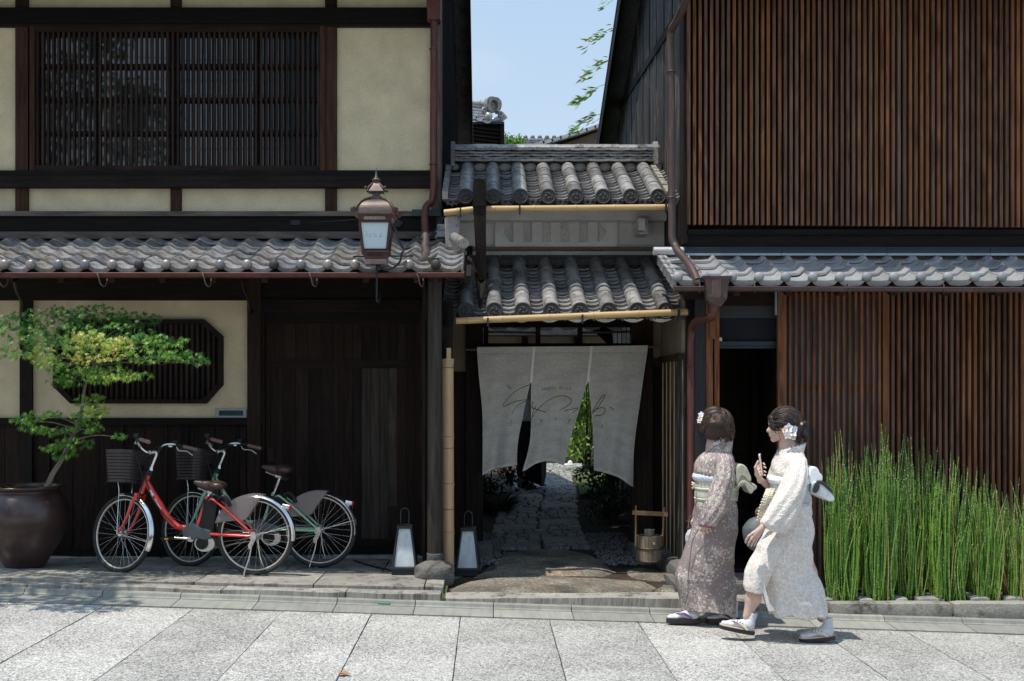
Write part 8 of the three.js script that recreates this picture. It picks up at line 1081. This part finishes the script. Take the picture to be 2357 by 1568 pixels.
  const bd = [], sp = new THREE.SphereGeometry(0.0068, 7, 5); for (let i = 0; i < 26; i++) for (let k = -2; k <= 2; k++) { const s = i / 25, c = new THREE.CatmullRomCurve3([q(1751, 1198, -0.06), q(1757, 1168, -0.14), q(1767, 1142, -0.15), q(1773, 1126, -0.12)]).getPoint(s); bd.push(sp.clone().translate(c.x + k * 0.0118 + (i % 2) * 0.006, c.y + rr(-0.002, 0.002), c.z - Math.abs(k) * 0.003)); } { const o = mesh('bead_strap', bd, mat([0.72, 0.67, 0.52], { roughness: 0.25 }), bag); o.position.set(-bag.position.x, -bag.position.y, -bag.position.z); o.userData.kind = 'stuff'; }
}
// ---- person walking away inside the gate
{
  const d = 16, t = thing('person', 'person in white shirt and wide black trousers walking away along the garden path', 'person'), q = (a, b, e = 0) => P(a, b, d + e), y0 = 1126, J = (x, y, z = 0) => arr(q(1222 + x, y0 - y * 162.5, z));
  const b = { hd: J(0, 1.60), nk: J(0, 1.44), ch: J(0, 1.30), hp: J(0, 0.95), kl: J(-14, 0.52, 0.06), al: J(-17, 0.1, 0.1), kr: J(8, 0.5, -0.1), ar: J(2, 0.09, -0.12), sl: J(-30, 1.38), el: J(-36, 1.10), wl: J(-34, 0.86, -0.06), sr: J(30, 1.38), er: J(36, 1.10), wr: J(33, 0.86, -0.08) };
  mesh('body', field((x, y, z) => { const p = [x, y, z]; let e = unite(0.04, ell(p, b.hd, [0.078, 0.115, 0.095]), bone(p, b.hd, b.nk, 0.055, 0.055), bone(p, b.nk, b.ch, 0.07, 0.12), bone(p, b.ch, b.hp, 0.12, 0.12), bone(p, b.hp, b.kl, 0.09, 0.055), bone(p, b.kl, b.al, 0.055, 0.035), bone(p, b.hp, b.kr, 0.09, 0.055), bone(p, b.kr, b.ar, 0.055, 0.035), bone(p, b.nk, b.sl, 0.06, 0.055), bone(p, b.sl, b.el, 0.05, 0.04), bone(p, b.el, b.wl, 0.04, 0.028), bone(p, b.nk, b.sr, 0.06, 0.055), bone(p, b.sr, b.er, 0.05, 0.04), bone(p, b.er, b.wr, 0.04, 0.028)); for (const w of [b.wl, b.wr]) { e = smin(e, bone(p, w, [w[0], w[1] - 0.08, w[2]], 0.03, 0.03), 0.01); for (let i = -1.5; i <= 1.5; i++) e = Math.min(e, bone(p, [w[0], w[1] - 0.07, w[2] + i * 0.017], [w[0], w[1] - 0.16, w[2] + i * 0.019], 0.010, 0.007)); e = Math.min(e, bone(p, [w[0], w[1] - 0.03, w[2] - 0.03], [w[0], w[1] - 0.09, w[2] - 0.05], 0.011, 0.008)); } return e; }, [0.3, 0.3, -16.4], [0.95, 2.15, -15.6], 0.016), skinM(0.9), t);
  mesh('hair', field((x, y, z) => Math.max(ell([x, y, z], [b.hd[0], b.hd[1] + 0.02, b.hd[2] + 0.02], [0.088, 0.115, 0.10]) + 0.006 * (n3(x * 40, y * 40, z * 40) - 0.5), z - b.hd[2] > -0.06 ? -9 : 0.01), [b.hd[0] - 0.15, b.hd[1] - 0.15, -16.2], [b.hd[0] + 0.15, b.hd[1] + 0.17, -15.8], 0.01), hairM([0.03, 0.025, 0.022]), t);
  mesh('shirt', robe([[898, 1211, 1233, 0.06], [902, 1196, 1248, 0.09], [912, 1190, 1254, 0.12], [935, 1192, 1252, 0.13], [958, 1192, 1252, 0.14], [969, 1190, 1254, 0.145]], d, { n: 48, m: 30, fold: (a, s) => 0.008 * Math.sin(a * 5 + s * 8) * s }), mat([0.74, 0.78, 0.82], { roughness: 0.9 }), t);
  for (const s of [-1, 1]) mesh('sleeve', [taper([J(s * 24, 1.40), J(s * 32, 1.32), J(s * 36, 1.16)], [0.06, 0.07, 0.075], 14, 4)], mat([0.74, 0.78, 0.82], { roughness: 0.9 }), t);
  mesh('trousers', robe([[964, 1193, 1251, 0.135], [990, 1190, 1254, 0.16], [1040, 1188, 1256, 0.19], [1080, 1190, 1256, 0.21], [1100, 1194, 1254, 0.2], [1108, 1200, 1250, 0.18]], d, { n: 56, m: 40, fold: (a, s) => 0.02 * Math.sin(a * 6 + s * 3) * s, hem: (a, s, c) => (s > 0.85 ? (s - 0.85) / 0.15 * 0.07 * -c : 0) }), mat([0.012, 0.013, 0.018], { roughness: 0.85 }), t);
  for (const [px, py, e, p] of [[1204, 1119, 0.1, 0.9], [1222, 1124, -0.12, 0.1]]) { const g = field((x, y, z) => Math.min(bone([x * 0.8, y, z], [0, 0.03, 0.06], [0, 0.03, -0.12], 0.035, 0.03), Math.max(Math.abs(y) - 0.012, Math.hypot(x * 1.6, z + 0.03) - 0.14)), [-0.12, -0.03, -0.2], [0.12, 0.09, 0.15], 0.012); const o = mesh('shoe', g, mat([0.02, 0.017, 0.016], { roughness: 0.6 }), t); o.position.copy(q(px, py - 2, e)); o.rotation.x = p; }
  const w = thing('white_shoe', 'thick soled white shoe on the sunlit bend of the garden path', 'shoe', arr(P(1302, 1082, 20.2))); mesh('upper', field((x, y, z) => unite(0.03, bone([x, y, z], [0.09, 0.07, 0], [-0.1, 0.055, 0], 0.05, 0.045), bone([x, y, z], [0.09, 0.08, 0], [0.08, 0.13, 0], 0.045, 0.042)), [-0.18, 0, -0.08], [0.17, 0.2, 0.08], 0.01), mat([0.8, 0.8, 0.8], { roughness: 0.7 }), w); mesh('sole', box(0.30, 0.05, 0.11), mat([0.82, 0.82, 0.82], { roughness: 0.6 }), w, -0.01, 0.02, 0);
}
renderer.render(scene, camera);
